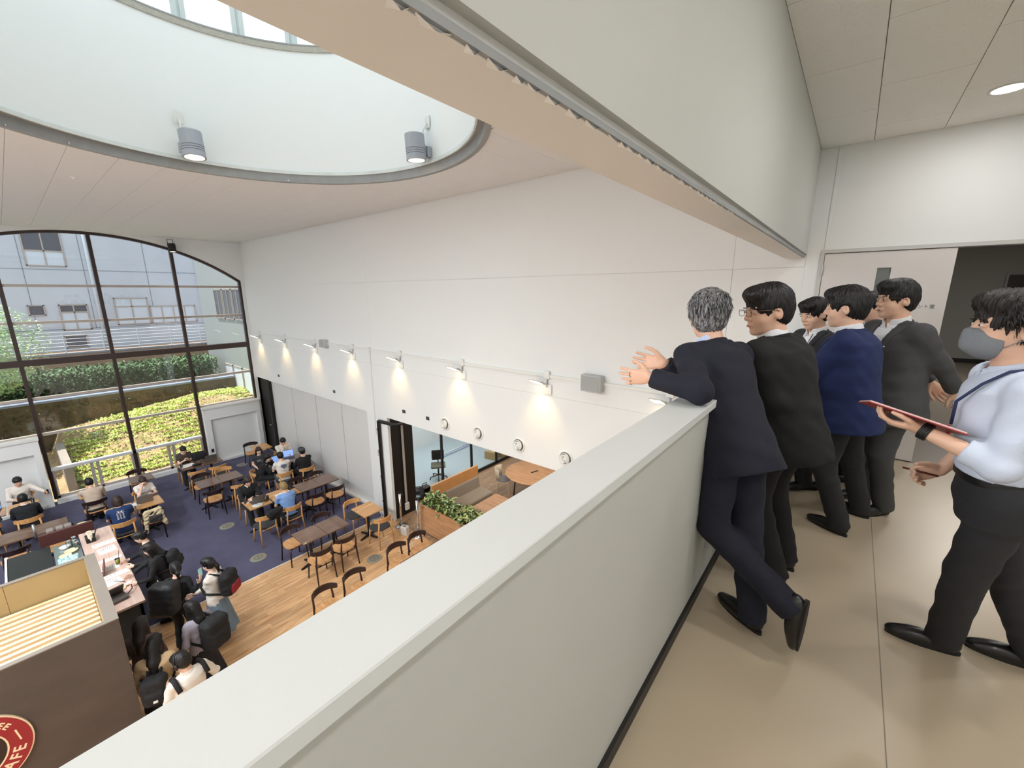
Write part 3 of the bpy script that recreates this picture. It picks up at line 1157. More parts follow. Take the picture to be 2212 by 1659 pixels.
# right leaf, swung open into the room behind
lr = thing('door_leaf_open', None, None)
lr.parent = d1
b = MB()
b.box(-.90, 0, -.02, .02, 0, 2.08)
rl = b.build('door_leaf', m_door, lr)
lr.location = (1.66, WY + .15, .01)
lr.rotation_euler = (0, 0, math.radians(-100))
MB().tube([(-.84, -.02, .98), (-.84, -.07, .98), (-.72, -.07, .98)], .010, 8).build('door_handle', m_steel, lr, smooth=True)
# room behind the door
rb = struct(thing('wall_back', None, None))
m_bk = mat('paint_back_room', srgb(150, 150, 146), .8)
box('wall_core', -1.2, 5.4, 14.57, 14.7, 0, 3.0, m_bk, rb)
box('wall_core', -1.3, -1.2, 5.75, 14.7, 0, 3.0, m_bk, rb)
box('wall_core', 5.4, 5.5, 5.75, 14.7, 0, 3.0, m_bk, rb)
box('wall_core', 2.4, 5.5, 5.65, 5.75, 0, 3.0, m_bk, rb)
struct(box('ceiling', -1.3, 5.5, 5.75, 14.7, 3.0, 3.1, m_ceil2))
struct(box('floor', -1.3, 5.5, WY + .004, 14.7, -.1, -.002, mat('back_room_floor', srgb(126, 116, 104), .4)))
struct(box('baseboard_far', -1.2, 5.4, 14.55, 14.57, 0, .10, m_black))
d3 = struct(thing('door_3', None, None))
box('door_leaf', 2.62, 3.15, 14.52, 14.56, .10, 2.05, mat('door_brown', srgb(44, 34, 32), .5), d3)
box('door_frame', 2.58, 2.62, 14.50, 14.57, 0, 2.10, m_grey, d3)
box('door_frame', 3.15, 3.19, 14.50, 14.57, 0, 2.10, m_grey, d3)
struct(box('wall_lower', -1.3, 5.5, WY + .31, 14.8, -1.0, -.1, m_wall))

# ---- window wall
m_w = m_wall


def zarc(y):
    return -2.74 + math.sqrt(max(0, 6.187 ** 2 - (y - 1.75) ** 2))


ww = struct(thing('wall_left', None, None))
b = MB()
ys = list(np.linspace(-2.02, 5.52, 33))
for y0, y1 in zip(ys[:-1], ys[1:]):
    b.prism([(y0, zarc(y0)), (y1, zarc(y1)), (y1, 3.9), (y0, 3.9)], -17.25, -16.9, YZ)
b.box(-17.25, -16.9, 5.52, WY + .3, F0, 3.9)
b.box(-17.25, -16.9, -7.0, -2.02, F0, 3.9)
b.box(-17.25, -16.90, .06, 3.70, F0 - .3, F0 + .13)
b.build('wall_core', m_w, ww)
# low boxed walls with a recessed panel, to both sides of the tall bays
for y0, y1 in ((3.76, 5.52), (-1.70, .0)):
    b = MB()
    X0, X1 = -17.25, -16.80
    b.box(X0, X1, y0, y0 + .17, F0, -2.17)
    b.box(X0, X1, y1 - .14, y1, F0, -2.17)
    b.box(X0, X1, y0 + .17, y1 - .14, -2.56, -2.17)
    b.box(X0, X1, y0 + .17, y1 - .14, F0, F0 + .07)
    b.box(X0, X1 - .14, y0 + .17, y1 - .14, F0 + .07, -2.56)
    q = b.build('low_wall', m_w, ww)
    box('window_sill', X0, X1 + .04, y0 - .02, y1 + .02, -2.17, -2.12, mat('trim_white', srgb(222, 220, 216), .5), ww)
    box('outlet', X1, X1 + .02, y0 + .05 if y0 > 0 else y1 - .12, y0 + .12 if y0 > 0 else y1 - .05, -3.72, -3.60, m_black, q)
# dark edging round the arch
win = struct(thing('window_1', None, None))
pts = [(-17.02, y, zarc(y) - .03) for y in np.linspace(-2.0, 5.50, 40)]
pts = [(-17.02, -2.0, -2.1)] + pts + [(-17.02, 5.50, -2.1)]
b = MB()
for p, q in zip(pts[:-1], pts[1:]):
    d = Vector(q) - Vector(p)
    n_ = Vector((0, -d.z, d.y)).normalized() * .042
    v = []
    for X in (-17.10, -16.96):
        for s_ in (-1, 1):
            for e in (p, q):
                v.append((X, e[1] + n_.y * s_, e[2] + n_.z * s_))
    b.add(v, [(0, 1, 3, 2), (4, 6, 7, 5), (0, 4, 5, 1), (2, 3, 7, 6), (0, 2, 6, 4), (1, 5, 7, 3)])
b.build('window_frame', m_brown, win)
for y, zb in ((-1.76, -2.1), (.06, -4.02), (1.88, -4.02), (3.70, -4.02)):
    box('mullion', -17.14, -17.0, y - .042, y + .042, zb, zarc(y) - .03, m_brown, win, ch=.006)
box('transom', -17.16, -16.95, -2.0, 5.54, -.165, .005, m_brown, win, ch=.008)
for z in (1.96, .98, -1.08, -2.10):
    box('glazing_bar', -17.15, -17.05, -2.0, 5.50, z - .035, z + .035, m_rail, win)
box('glazing_bar', -17.17, -17.0, .09, 3.67, -3.19, -3.11, mat('window_rail_white', srgb(214, 214, 216), .3, .2), win, ch=.01)
for y0, y1 in ((.10, 1.84), (1.92, 3.66)):
    fm = MB()
    ym = (y0 + y1) / 2
    for a_, c_ in ((y0, y0 + .05), (ym - .10, ym - .03), (ym + .03, ym + .10), (y1 - .05, y1)):
        fm.box(-17.14, -17.04, a_, c_, -4.02, -3.19)
    fm.box(-17.14, -17.04, y0, y1, -4.02, -3.95)
    fm.build('sash_frame', m_rail, win)
cols = [-2.0, -1.76, .06, 1.88, 3.70, 5.52]
rows = [-4.0, -3.15, -2.10, -1.08, -.07, .98, 1.96]
for i in range(5):
    for j in range(7):
        y0, y1 = cols[i], cols[i + 1]
        if j < 2 and i not in (2, 3):
            continue
        z0 = rows[j]
        if j < 6:
            poly = [(y0, z0), (y1, z0), (y1, rows[j + 1]), (y0, rows[j + 1])]
        else:
            yy = np.linspace(y0, y1, 9)
            poly = [(y0, z0), (y1, z0)] + [(y, zarc(y) - .01) for y in yy[::-1]]
        n = len(poly)
        mesh_obj('pane', [(-17.09, y, z) for y, z in poly], [tuple(range(n))], m_glass, win)

# ---- hall ceiling with the round opening
HC = (-5.06, 1.80)
HR = 2.55


def holed(x0, x1, y0, y1, n=1):
    """quads covering the rectangle outside the round opening, column by column"""
    out = []
    xs_ = np.linspace(x0, x1, n + 1)
    for a, c in zip(xs_[:-1], xs_[1:]):
        ha = HR ** 2 - (a - HC[0]) ** 2
        hc_ = HR ** 2 - (c - HC[0]) ** 2
        ha = math.sqrt(ha) if ha > 0 else None
        hc_ = math.sqrt(hc_) if hc_ > 0 else None
        if ha is None and hc_ is None:
            out.append([(a, y0), (c, y0), (c, y1), (a, y1)])
            continue
        ha = ha or 0.0
        hc_ = hc_ or 0.0
        la, lc = HC[1] - ha, HC[1] - hc_
        ua, uc = HC[1] + ha, HC[1] + hc_
        if max(la, lc) > y0:
            q = [(a, y0), (c, y0), (c, min(y1, max(lc, y0))), (a, min(y1, max(la, y0)))]
            out.append(q)
        if min(ua, uc) < y1:
            q = [(a, max(y0, min(ua, y1))), (c, max(y0, min(uc, y1))), (c, y1), (a, y1)]
            out.append(q)
    return out


ce = struct(thing('ceiling', None, None))
ce.name = 'ceiling'
b = MB()
for q in holed(-17.2, -.55, -7.0, 5.75, 160):
    v = [(x, y, CZH + .02) for x, y in q]
    b.add(v, [(3, 2, 1, 0)])
    b.add([(x, y, CZH + .10) for x, y in q], [(0, 1, 2, 3)])
b.build('ceiling_deck', m_ceil, ce)
tiles = []
ty, tx = .475, .91
far = MB()
for iy in range(-22, 13):
    y0 = 5.57 + (iy - 12) * ty
    y1 = min(y0 + ty, 5.60)
    if y0 > 5.55 or y0 < -6.8:
        continue
    for ix in range(20):
        x0 = -17.0 + ix * tx - (iy % 2) * tx / 2
        x1 = min(x0 + tx, -.68)
        x0 = max(x0, -16.9)
        if x1 - x0 < .05:
            continue
        cx, cy = (x0 + x1) / 2, (y0 + y1) / 2
        g_ = .0017
        HR = 2.565
        qs = holed(x0 + g_, x1 - g_, y0 + g_, y1 - g_, 1 if (math.hypot(cx - HC[0], cy - HC[1]) > HR + .75) else 8)
        if not qs:
            continue
        tiles.append((math.hypot(cx, cy) if cy > .0 or cx < -8 else 99, qs))
HR = 2.55
tiles.sort(key=lambda t: t[0])
for k, (dd, qs) in enumerate(tiles):
    b = MB() if k < 290 else far
    for q in qs:
        ar = abs(sum(q[i][0] * q[(i + 1) % 4][1] - q[(i + 1) % 4][0] * q[i][1] for i in range(4))) / 2
        if ar < 1e-4:
            continue
        n = len(b.v)
        z0, z1 = CZH, CZH + .018
        b.add([(x, y, z0) for x, y in q] + [(x, y, z1) for x, y in q], [(3, 2, 1, 0), (0, 1, 5, 4), (1, 2, 6, 5), (2, 3, 7, 6), (3, 0, 4, 7)])
    if k < 290 and b.v:
        b.build('ceiling_tile', m_ceil, ce)
fo = far.build('ceiling_tile_field', m_ceil, ce)
fo['kind'] = 'stuff'
# sprinkler rose on the hall ceiling
sp = MB().lathe([(.001, -.03), (.02, -.028), (.035, -.01), (.05, 0)], (-9.35, 1.02, CZH), 14).build('ceiling_rose', m_wall)
tag(sp, 'tiny round white sensor on the hall ceiling left of the skylight', 'sensor')

# skylight drum
sk = struct(thing('skylight', None, None))


def ring(c, r0, z0, r1, z1, n=72):
    v = []
    for r, z in ((r0, z0), (r1, z1)):
        for i in range(n):
            a = 2 * PI * i / n
            v.append((c[0] + r * math.cos(a), c[1] + r * math.sin(a), z))
    return v, [(i, i + n, (i + 1) % n + n, (i + 1) % n) for i in range(n)]


b = MB()
b.add(*ring(HC, HR - .035, CZH - .012, HR - .035, CZH + .12, 120))
b.add(*ring(HC, HR + .03, CZH - .012, HR - .035, CZH - .012, 120))
b.add(*ring(HC, HR + .03, CZH + .02, HR + .03, CZH - .012, 120))
b.build('opening_edge', m_grey, sk, smooth=False)
b = MB()
n = 72
v = []
for i in range(n):
    a = 2 * PI * i / n
    v.append((HC[0] + (HR - .0) * math.cos(a), HC[1] + (HR - .0) * math.sin(a), CZH + .11))
for i in range(n):
    a = 2 * PI * i / n
    v.append((DC[0] + DR * math.cos(a), DC[1] + DR * math.sin(a), CZH + .11))
b.add(v, [(i, (i + 1) % n, (i + 1) % n + n, i + n) for i in range(n)])
b.build('opening_soffit', m_grey, sk)
b = MB()
b.add(*ring(DC, DR, CZH + .11, DR, 5.33, 96))
b.build('drum_wall', m_walll, sk, smooth=True)
b = MB()
b.add(*ring(DC, DR - .0, CZH + .105, DR - .022, CZH + .105, 96))
b.add(*ring(DC, DR - .022, CZH + .105, DR - .022, CZH + .15, 96))
b.add(*ring(DC, DR - .022, CZH + .15, DR, CZH + .15, 96))
b.build('drum_trim', mat('trim_cool_white', srgb(214, 220, 218), .5, var=.08, vscale=4), sk, smooth=False)
b = MB()
b.add(*ring(DC, DR - .02, 5.33, DR + .22, 5.33, 96))
b.add(*ring(DC, DR - .02, 5.245, DR - .02, 5.33, 96))
b.add(*ring(DC, DR, 5.245, DR - .02, 5.245, 96))
b.build('drum_ledge', mat('ledge_concrete', srgb(172, 170, 160), .85, bump=.3, bscale=40, var=.15, vscale=20, stretch=(1, 1, 6)), sk)
b = MB()
b.add(*ring(DC, DR - .024, 5.318, DR - .024, 5.336, 96))
b.build('drum_ledge_lip', m_grey, sk)
m_mul = mat('clerestory_frame', srgb(196, 206, 206), .45)
for i in range(23):
    a = math.radians(141.3 + i * 360 / 23)
    M_ = Matrix.Translation((DC[0], DC[1], 0)) @ Matrix.Rotation(a, 4, 'Z')
    MB().box(DR + .05, DR + .12, -.075, -.015, 5.34, 6.45, M_).box(DR + .05, DR + .12, .015, .075, 5.34, 6.45, M_).box(DR + .07, DR + .11, -.015, .015, 5.34, 6.45, M_).build('clerestory_mullion', m_mul, sk)
    a2 = a + 2 * PI / 23
    r_ = DR + .09
    P = [(DC[0] + r_ * math.cos(q), DC[1] + r_ * math.sin(q)) for q in (a, a2)]
    mesh_obj('clerestory_pane', [(*P[0], 5.34), (*P[1], 5.34), (*P[1], 6.45), (*P[0], 6.45)], [(0, 1, 2, 3)], m_glass2, sk)
b = MB()
b.add(*ring(DC, DR + .04, 5.33, DR + .04, 5.37, 96))
b.add(*ring(DC, DR + .04, 5.37, DR + .13, 5.37, 96))
b.build('clerestory_sill', m_mul, sk)
MB().lathe([(.01, 7.25), (4.3, 7.15), (4.3, 7.08), (2.6, 7.08), (2.6, 6.44), (2.45, 6.44), (2.45, 7.0), (.01, 7.0)], (DC[0], DC[1], 0), 64).build('drum_roof_sunshade', mat('roof_white', (.8, .8, .8), .8), sk)  # unseen roof, eave widened to keep the sun off the panes
MB().lathe([(.01, 6.96), (2.3, 6.96), (2.3, 6.99), (.01, 6.99)], (DC[0], DC[1], 0), 64).build('drum_fill_lens', mat('fill_lens_glow', (.9, .95, 1.0), emit=.12), sk)  # unseen glowing lens added to go with the drum daylight disc
for k, (x, y, p) in enumerate(FILL_PANELS):  # housings made up for the added hall fill lamps
    t = thing('fill_light_panel', ('added fill light panel nearest the arched window', 'added fill light panel in the middle of the hall', 'added fill light panel nearest the gallery')[k], 'light', (x, y, CZH), 0, 'added hall fill light panels')
    MB().box(-1.66, 1.66, -.66, .66, -.03, .0).build('frame', mat('trim_white', srgb(222, 220, 216), .5), t)
    MB().box(-1.6, 1.6, -.6, .6, -.04, -.03).build('diffuser', mat('fill_panel_glow', (.93, .97, 1.0), emit=1.5), t)
# a roof over everything, around the drum
b = MB()
HC_s, HR_s = HC, HR
HC, HR = DC, DR + .02
for q in holed(-17.3, 2.6, -7.2, 15.0, 130):
    b.add([(x, y, 3.92) for x, y in q], [(0, 1, 2, 3)])
    b.add([(x, y, 4.05) for x, y in q], [(0, 1, 2, 3)])
HC, HR = HC_s, HR_s
struct(b.build('roof', m_grey))

# ---- beam over the parapet
bm_ = struct(thing('trim_3', None, None))
bm_.name = 'beam'
m_beam = mat('beam_plaster', srgb(222, 222, 220), .7, bump=.12, bscale=8, var=.02, vscale=2)
b = MB()
b.box(-.655, -.492, -4, WY, 2.062, 3.9)
b.build('beam_core', m_beam, bm_)
b = MB()
# proud corridor face above a shadow groove, and a thin fascia under it
b.box(-.492, -.470, -4, WY, 2.098, 3.9)
b.build('beam_face', m_par, bm_)
box('beam_fascia', -.492, -.484, -4, WY, 2.064, 2.078, m_grey, bm_)
# rough plaster lumps along the lower right arris
b = MB()
rr = random.Random(3)
y = .25
while y < 2.2:
    L = rr.uniform(.02, .07)
    w_ = rr.uniform(.002, .008)
    v = [(-.490, y, 2.063), (-.490 - w_ * 2.2, y + L * .3, 2.0615), (-.490 - w_ * 1.3, y + L * .8, 2.0615), (-.490, y + L, 2.063),
         (-.487, y, 2.064), (-.484, y + L * .5, 2.055 - w_ * .3), (-.487, y + L, 2.064)]
    b.add(v, [(0, 1, 5), (1, 2, 5), (2, 3, 5), (0, 5, 4), (5, 3, 6)])
    y += L * rr.uniform(.9, 1.8)
ro = b.build('plaster_burr', m_beam, bm_)
ro['kind'] = 'stuff'

# ---- gallery: floor, parapet, ceiling
fl = struct(MB().box(-.61, 2.4, -4, WY, -.45, 0).build('floor', m_floor))
b = MB()
b.box(-.49, 2.4, 5.598, 5.610, -.001, .0012)
struct(b.build('trim_4', m_dark))
struct(MB().box(.318, .322, -4, 5.5, -.001, .0006).build('trim_5', mat('floor_joint', srgb(132, 120, 104), .5)))
pa = struct(thing('parapet', None, None))
MB().box(-.61, -.487, -4, WY, -.45, 1.126).box(-.605, -.497, -4, WY, 1.126, 1.152).build('parapet_wall', m_par, pa)
MB().box(-.627, -.460, -4, WY, 1.152, 1.19, ch=.003).build('parapet_cap', m_cap, pa)
struct(box('baseboard_left', -.487, -.472, -4, WY, 0, .062, m_black))
# corridor ceiling
c2 = struct(thing('ceiling', None, None))
box('ceiling_deck', -.49, 2.6, -4, WY, 3.148, 3.2, m_ceil2, c2)
for i in range(-1, 6):
    x0 = -.535 + .475 * i
    X0, X1 = max(x0, -.47), min(x0 + .475, 2.4)
    if X1 - X0 < .02:
        continue
    off = 0 if i % 2 else .475
    y = 3.27 + off - .95 * 8
    while y < WY:
        Y0, Y1 = max(y, -4), min(y + .95, WY)
        if Y1 - Y0 > .02:
            box('ceiling_tile', X0 + .0025, X1 - .0025, Y0 + .0025, Y1 - .0025, 3.13, 3.15, m_ceil2, c2)
        y += .95
struct(box('wall_side', 2.4, 2.6, -4, 5.75, -.45, 3.92, m_wall))
struct(box('wall_behind', -17.3, 2.6, -7.2, -7.0, F0, 3.92, m_wall))
struct(box('wall_under', -.45, -.30, -7.0, WY, F0, -.45, m_wall))
struct(box('wall_behind', -.65, 2.6, -4.15, -4.0, 0, 3.2, m_wall))

# ---- café floor
cf = struct(thing('floor', None, None))
box('floor_deck', -17.3, -.3, -7.0, WY + .3, F0 - .15, F0 - .012, m_grey, cf)
box('carpet', -16.9, -9.06, -7.0, WY, F0 - .012, F0, m_carpet, cf)
box('carpet_edging', -9.075, -9.045, -7.0, WY, F0 - .012, F0 + .003, mat('edging_pale', srgb(222, 214, 202), .5), cf)
m_plank = wood('oak_floor', srgb(190, 142, 96), srgb(226, 184, 138), .42, 2.2, (10, 1.0, 1), perobj=.13)
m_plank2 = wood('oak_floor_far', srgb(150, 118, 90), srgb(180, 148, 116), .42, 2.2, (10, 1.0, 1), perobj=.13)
PW, PL = .105, .92
meshes = {}


def plank(x0, x1, y0, y1, m_, par):
    key = (round(x1 - x0, 3), round(y1 - y0, 3), m_.name)
    if key not in meshes:
        a, c = (x1 - x0) / 2 - .0012, (y1 - y0) / 2 - .0012
        o = MB().box(-a, a, -c, c, -.012, 0).build('floor_plank', m_, par, loc=((x0 + x1) / 2, (y0 + y1) / 2, F0))
        meshes[key] = o.data
        return o
    o = bpy.data.objects.new('floor_plank', meshes[key])
    o.location = ((x0 + x1) / 2, (y0 + y1) / 2, F0)
    return link(o, par)


rr = random.Random(11)
rest = MB()
cnt = 0
for i in range(0, 84):
    x0 = -9.045 + i * PW
    if x0 > -.45:
        break
    y = -1.6 + rr.uniform(0, PL) - PL
    if i < 34:
        while y < WY - .02:
            y1 = min(y + PL, WY)
            # what the parapet and the kiosk hide is one sheet
            vis = y1 > .2 + 0 and x0 < -5.55 - (0 if y > 1 else .0) and cnt < 298
            if vis:
                plank(x0, x0 + PW, y, y1, m_plank, cf)
                cnt += 1
            else:
                rest.box(x0 + .001, x0 + PW - .001, y + .001, y1 - .001, F0 - .012, F0)
            y = y1
        rest.box(x0 + .001, x0 + PW - .001, -7, -1.6 - PL, F0 - .012, F0)
    else:
        rest.box(x0 + .001, x0 + PW - .001, -7, WY, F0 - .012, F0)
ro = rest.build('floor_planks', m_plank, cf)
ro['kind'] = 'stuff'
# round floor outlets
m_disc = mat('disc_metal', srgb(168, 164, 150), .4, .5)
for x, y, on in ((-9.73, 2.73, 'carpet'), (-11.8, 2.73, 'carpet'), (-15.92, 4.41, 'carpet'), (-7.63, 4.37, 'wood')):
    t = thing('floor_outlet', {-9.73: 'round beige floor outlet on the blue carpet nearest the wooden floor', -11.8: 'round beige floor outlet on the blue carpet beside the laptop table',
                               -15.92: 'round beige floor outlet in the far corner of the carpet', -7.63: 'round grey floor outlet set in the wooden floor'}[x], 'outlet', (x, y, F0), 0, 'round floor outlets')
    MB().lathe([(.165, 0), (.165, .006), (.15, .010), (.001, .010)], n=28).build('cover', m_disc, t)
    MB().lathe([(.10, .010), (.10, .012), (.07, .012), (.07, .010)], n=24, close=False).build('ring', mat('disc_dark', srgb(120, 116, 104), .5), t)
    MB().lathe([(.04, .010), (.035, .014), (.001, .014)], n=16).build('lid', mat('disc_dark', srgb(120, 116, 104), .5), t)

# ---- room behind the opening in the long wall
br = struct(thing('wall_alcove', None, None))
box('wall_core', -8.72, -8.66, WY + .005, 6.36, F0, -1.31, m_dark, br)     # black side panels
box('wall_core', -8.69, -8.645, WY - .004, WY + .30, F0, -1.31, m_black, br)
box('wall_end', -8.70, -8.62, WY - .012, WY + .06, F0, -1.31, m_wall, br)
struct(box('ceiling', -12, .0, WY + .3, 12.5, -1.30, -1.0, m_wall))
bf = struct(thing('floor', None, None))
rest = MB()
rr = random.Random(5)
cnt = 0
for i in range(80):
    x0 = -8.98 + i * PW
    if x0 > -3.0:
        break
    y = WY + rr.uniform(0, PL) - PL
    while y < 12.4:
        y0_, y1_ = max(y, WY), min(y + PL, 12.4)
        if y1_ - y0_ > .03:
            if cnt < 150 and i < 26 and y0_ > 5.6 and y1_ < 10.5 and y0_ > 6.0:
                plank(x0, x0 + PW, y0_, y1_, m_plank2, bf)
                cnt += 1
            else:
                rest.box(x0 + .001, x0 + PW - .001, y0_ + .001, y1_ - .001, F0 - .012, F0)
        y += PL
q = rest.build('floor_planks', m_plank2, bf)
q['kind'] = 'stuff'
box('floor_deck', -12.5, 0, WY + .3, 12.5, F0 - .1, F0 - .012, m_grey, bf)
box('lab_floor', -12.4, -9.02, WY + .3, 12.4, F0 - .012, F0, mat('lab_floor', srgb(186, 196, 200), .25, var=.02), bf)
struct(box('wall_alcove', -12.5, -3.0, 12.4, 12.5, F0, -1.3, m_wall))
struct(box('wall_alcove', -12.5, -12.4, WY + .3, 12.5, F0, -1.3, m_wall))
struct(box('wall_alcove', -3.0, -2.9, WY + .3, 12.5, F0, -1.3, m_wall))
w2 = struct(thing('window_2', None, None))
for y in (6.38, 7.63, 8.87, 10.08, 11.3):
    box('mullion', -9.03, -8.97, y - .03, y + .03, F0, -1.31, m_black, w2)
box('window_frame', -9.03, -8.97, 6.36, 12.4, F0, F0 + .09, m_black, w2)
for y0, y1 in ((6.41, 7.6), (7.66, 8.84), (8.90, 10.05), (10.11, 11.27)):
    mesh_obj('pane', [(-9.0, y0, F0 + .09), (-9.0, y1, F0 + .09), (-9.0, y1, -1.31), (-9.0, y0, -1.31)], [(0, 1, 2, 3)], m_glass2, w2)

# ---- outside
m_fac = mat('facade_render', srgb(196, 200, 212), .8, var=.05, vscale=.6)
fa = thing('building', None, None, (-30, 0, 0))
tag(fa, 'pale blue grey rendered building seen through the arched window', 'building')
b = MB()
b.box(-6, 0, -14, 14, -5, 9.0)
b.build('facade', m_fac, fa)
for z in (2.9, .05):
    box('facade_joint', -.0, .012, -14, 14, z, z + .02, mat('joint_dark', srgb(120, 126, 142), .8), fa)
for y in (-1.2, .9, 2.9, 5.3):
    box('facade_joint', -.0, .012, y, y + .02, .05, 9, mat('joint_dark', srgb(120, 126, 142), .8), fa)
m_wf = mat('facade_window_frame', srgb(176, 162, 156), .6)
m_wg = mat('facade_window_glass', srgb(86, 88, 100), .1)
m_wb = mat('facade_blind', srgb(206, 214, 228), .7)


def fwin(y0, y1, z0, z1, cols=2, row=None, fill=None):
    w_ = MB()
    t_ = .05
    w_.box(0, .05, y0, y0 + t_, z0, z1).box(0, .05, y1 - t_, y1, z0, z1).box(0, .05, y0, y1, z0, z0 + t_).box(0, .05, y0, y1, z1 - t_, z1)
    for i in range(1, cols):
        yy = y0 + (y1 - y0) * i / cols
        w_.box(0, .045, yy - .025, yy + .025, z0, z1)
    if row:
        w_.box(0, .045, y0, y1, row - .03, row + .03)
    f_ = w_.build('window', m_wf, fa)
    box('pane', .005, .02, y0, y1, row or z0, z1, m_wg if fill is None else fill, f_)
    if row:
        box('pane', .005, .02, y0, y1, z0, row, m_wb, f_)


fwin(1.05, 2.35, 3.05, 4.75, 2, 3.75)
fwin(.75, 1.3, .75, 1.25, 1)
fwin(1.75, 2.75, .0, 1.25, 2, .88)
fwin(3.75, 5.1, .15, 1.55, 2, 1.1, m_wb)
fwin(5.15, 7.2, .15, 1.1, 4, None, m_wb)
fwin(-1.6, -.2, 3.05, 4.75, 2, 3.75)
fwin(1.7, 2.5, -.9, -.25, 1, None, m_wg)
for y in (3.12, 7.6):
    MB().tube([(.08, y, -2), (.08, y, 8.9)], .055, 10).build('drainpipe', mat('pipe_white', srgb(214, 220, 230), .4), fa, smooth=True)
# terrace behind: low wall and railing
rt = tag(thing('terrace', None, None, (-27.5, 0, 0)), 'brown concrete terrace wall below the pale building', 'wall')
box('wall_core', -1.8, 0, -12, 8.0, -5, -.95, mat('retaining_wall', srgb(150, 122, 98), .85, var=.15, vscale=1.5, bump=.3, bscale=12), rt)
box('coping', -.2, .03, -12, 8.0, -.95, -.88, mat('coping_blue', srgb(130, 140, 160), .5), rt)
rl_ = tag(thing('railing', None, None, (-27.55, 0, -.88)), 'thin white metal railing along the terrace top', 'railing')
for k in range(15):
    MB().tube([(0, -10 + 1.28 * k, 0), (0, -10 + 1.28 * k, .95)], .022, 6).build('post', mat('pipe_white', srgb(214, 220, 230), .4), rl_)
for k in range(6):
    MB().tube([(0, -11, .15 + k * .16), (0, 8, .15 + k * .16)], .010, 5).build('rail', mat('pipe_white', srgb(214, 220, 230), .4), rl_)
# tiled side building to the right
sb = tag(thing('side_building', None, None, (0, 6.75, 0)), 'white tiled wing with a row of windows outside the right bay', 'building')
box('wall_core', -27, -17.4, 0, 2, -5, 6.5, mat('wing_tile', srgb(150, 157, 160), .5, bump=.2, bscale=20), sb)
for k in range(5):
    w_ = MB()
    x0 = -24.5 + k * 1.25
    w_.box(x0, x0 + .05, -.04, 0, .55, 1.95).box(x0 + 1.1, x0 + 1.15, -.04, 0, .55, 1.95).box(x0, x0 + 1.15, -.04, 0, .55, .6).box(x0, x0 + 1.15, -.04, 0, 1.9, 1.95).box(x0 + .55, x0 + .6, -.04, 0, .55, 1.95)
    f_ = w_.build('window', m_rail, sb)
    box('pane', x0 + .02, x0 + 1.12, -.02, -.005, .58, 1.92, m_wg, f_)
    w_ = MB()
    w_.box(x0, x0 + .05, -.04, 0, -2.9, -1.7).box(x0 + 1.1, x0 + 1.15, -.04, 0, -2.9, -1.7).box(x0, x0 + 1.15, -.04, 0, -2.9, -2.85).box(x0, x0 + 1.15, -.04, 0, -1.75, -1.7)
    f_ = w_.build('window', m_rail, sb)
    box('pane', x0 + .02, x0 + 1.12, -.02, -.005, -2.87, -1.72, m_wb, f_)
# ground and planted bank
gd = MB()
nx, ny = 40, 40
rr = random.Random(9)
v = []
for i in range(nx + 1):
    for j in range(ny + 1):
        X = -17.3 - i * .26
        Y = -6 + j * .33
        up = max(0, (-18.3 - X)) / 3.5
        z = F0 - .10 + min(1, up) * (.95 if Y > .6 else .1) + rr.uniform(-.04, .04) + .55 * max(0, min(1, (Y - 1) / 4)) * min(1, up)
        v.append((X, Y, z))
gd.add(v, [(i * (ny + 1) + j, i * (ny + 1) + j + 1, (i + 1) * (ny + 1) + j + 1, (i + 1) * (ny + 1) + j) for i in range(nx) for j in range(ny)])
g_ = struct(gd.build('ground', mat('soil', srgb(150, 128, 96), .95, bump=.6, bscale=9, var=.25, vscale=3), smooth=True))
gv = [Vector(p) for p in v]


def leaf_field(name, n, fn, m_, size=(.05, .14), up=.8, seed=1, parent=None):
    r_ = random.Random(seed)
    V, Fc = [], []
    for k in range(n):
        p = fn(r_)
        if p is None:
            continue
        L = r_.uniform(*size)
        a = r_.uniform(0, 2 * PI)
        e = r_.uniform(up - .5, up + .5)
        d = Vector((math.cos(a) * math.cos(e), math.sin(a) * math.cos(e), math.sin(e)))
        w_ = d.cross(Vector((0, 0, 1)))
        w_ = (w_.normalized() if w_.length > .01 else Vector((1, 0, 0))) * L * .22
        n0_ = len(V)
        P = Vector(p)
        V += [P, P + d * L * .5 + w_, P + d * L - Vector((0, 0, L * .12)), P + d * L * .5 - w_]
        Fc.append((n0_, n0_ + 1, n0_ + 2, n0_ + 3))
    o = mesh_obj(name, V, Fc, m_, parent)
    o['kind'] = 'stuff'
    return o


def gz(X, Y):
    i = min(nx, max(0, round((-17.3 - X) / .26)))
    j = min(ny, max(0, round((Y + 6) / .33)))
    return v[i * (ny + 1) + j][2]


v = [tuple(p) for p in gv]
lg = leaf_field('ground_cover', 26000, lambda r_: (lambda X, Y: (X, Y, gz(X, Y)) if r_.random() < (.9 if math.sin(X * 2.1 + Y) + math.sin(Y * 1.7 - X) > -.6 else .25) else None)(-18.2 - r_.random() ** 1.1 * 4.6, .6 + r_.random() * 6.3), mat('leaf_sunny', srgb(190, 206, 118), .6, var=.3, vscale=2), seed=2)
tag(lg, 'sunlit green ground cover on the bank outside the window', 'plants')
lw = tag(thing('garden_wall', None, None, (-23.2, 0, 0)), 'low garden wall, window reflections mixed into its dark olive colour, with a blue grey coping behind the sunny bank', 'wall')
box('wall_core', -.25, 0, -6.5, 6.7, -5, -2.28, mat('garden_wall_reflect_mix', srgb(96, 84, 62), .9, var=.35, vscale=2.2, bump=.5, bscale=9), lw)  # dark olive tone approximates a low wall mixed with window reflections
box('coping', -.30, .05, -6.5, 6.7, -2.28, -2.20, mat('coping_blue', srgb(130, 140, 160), .5), lw)
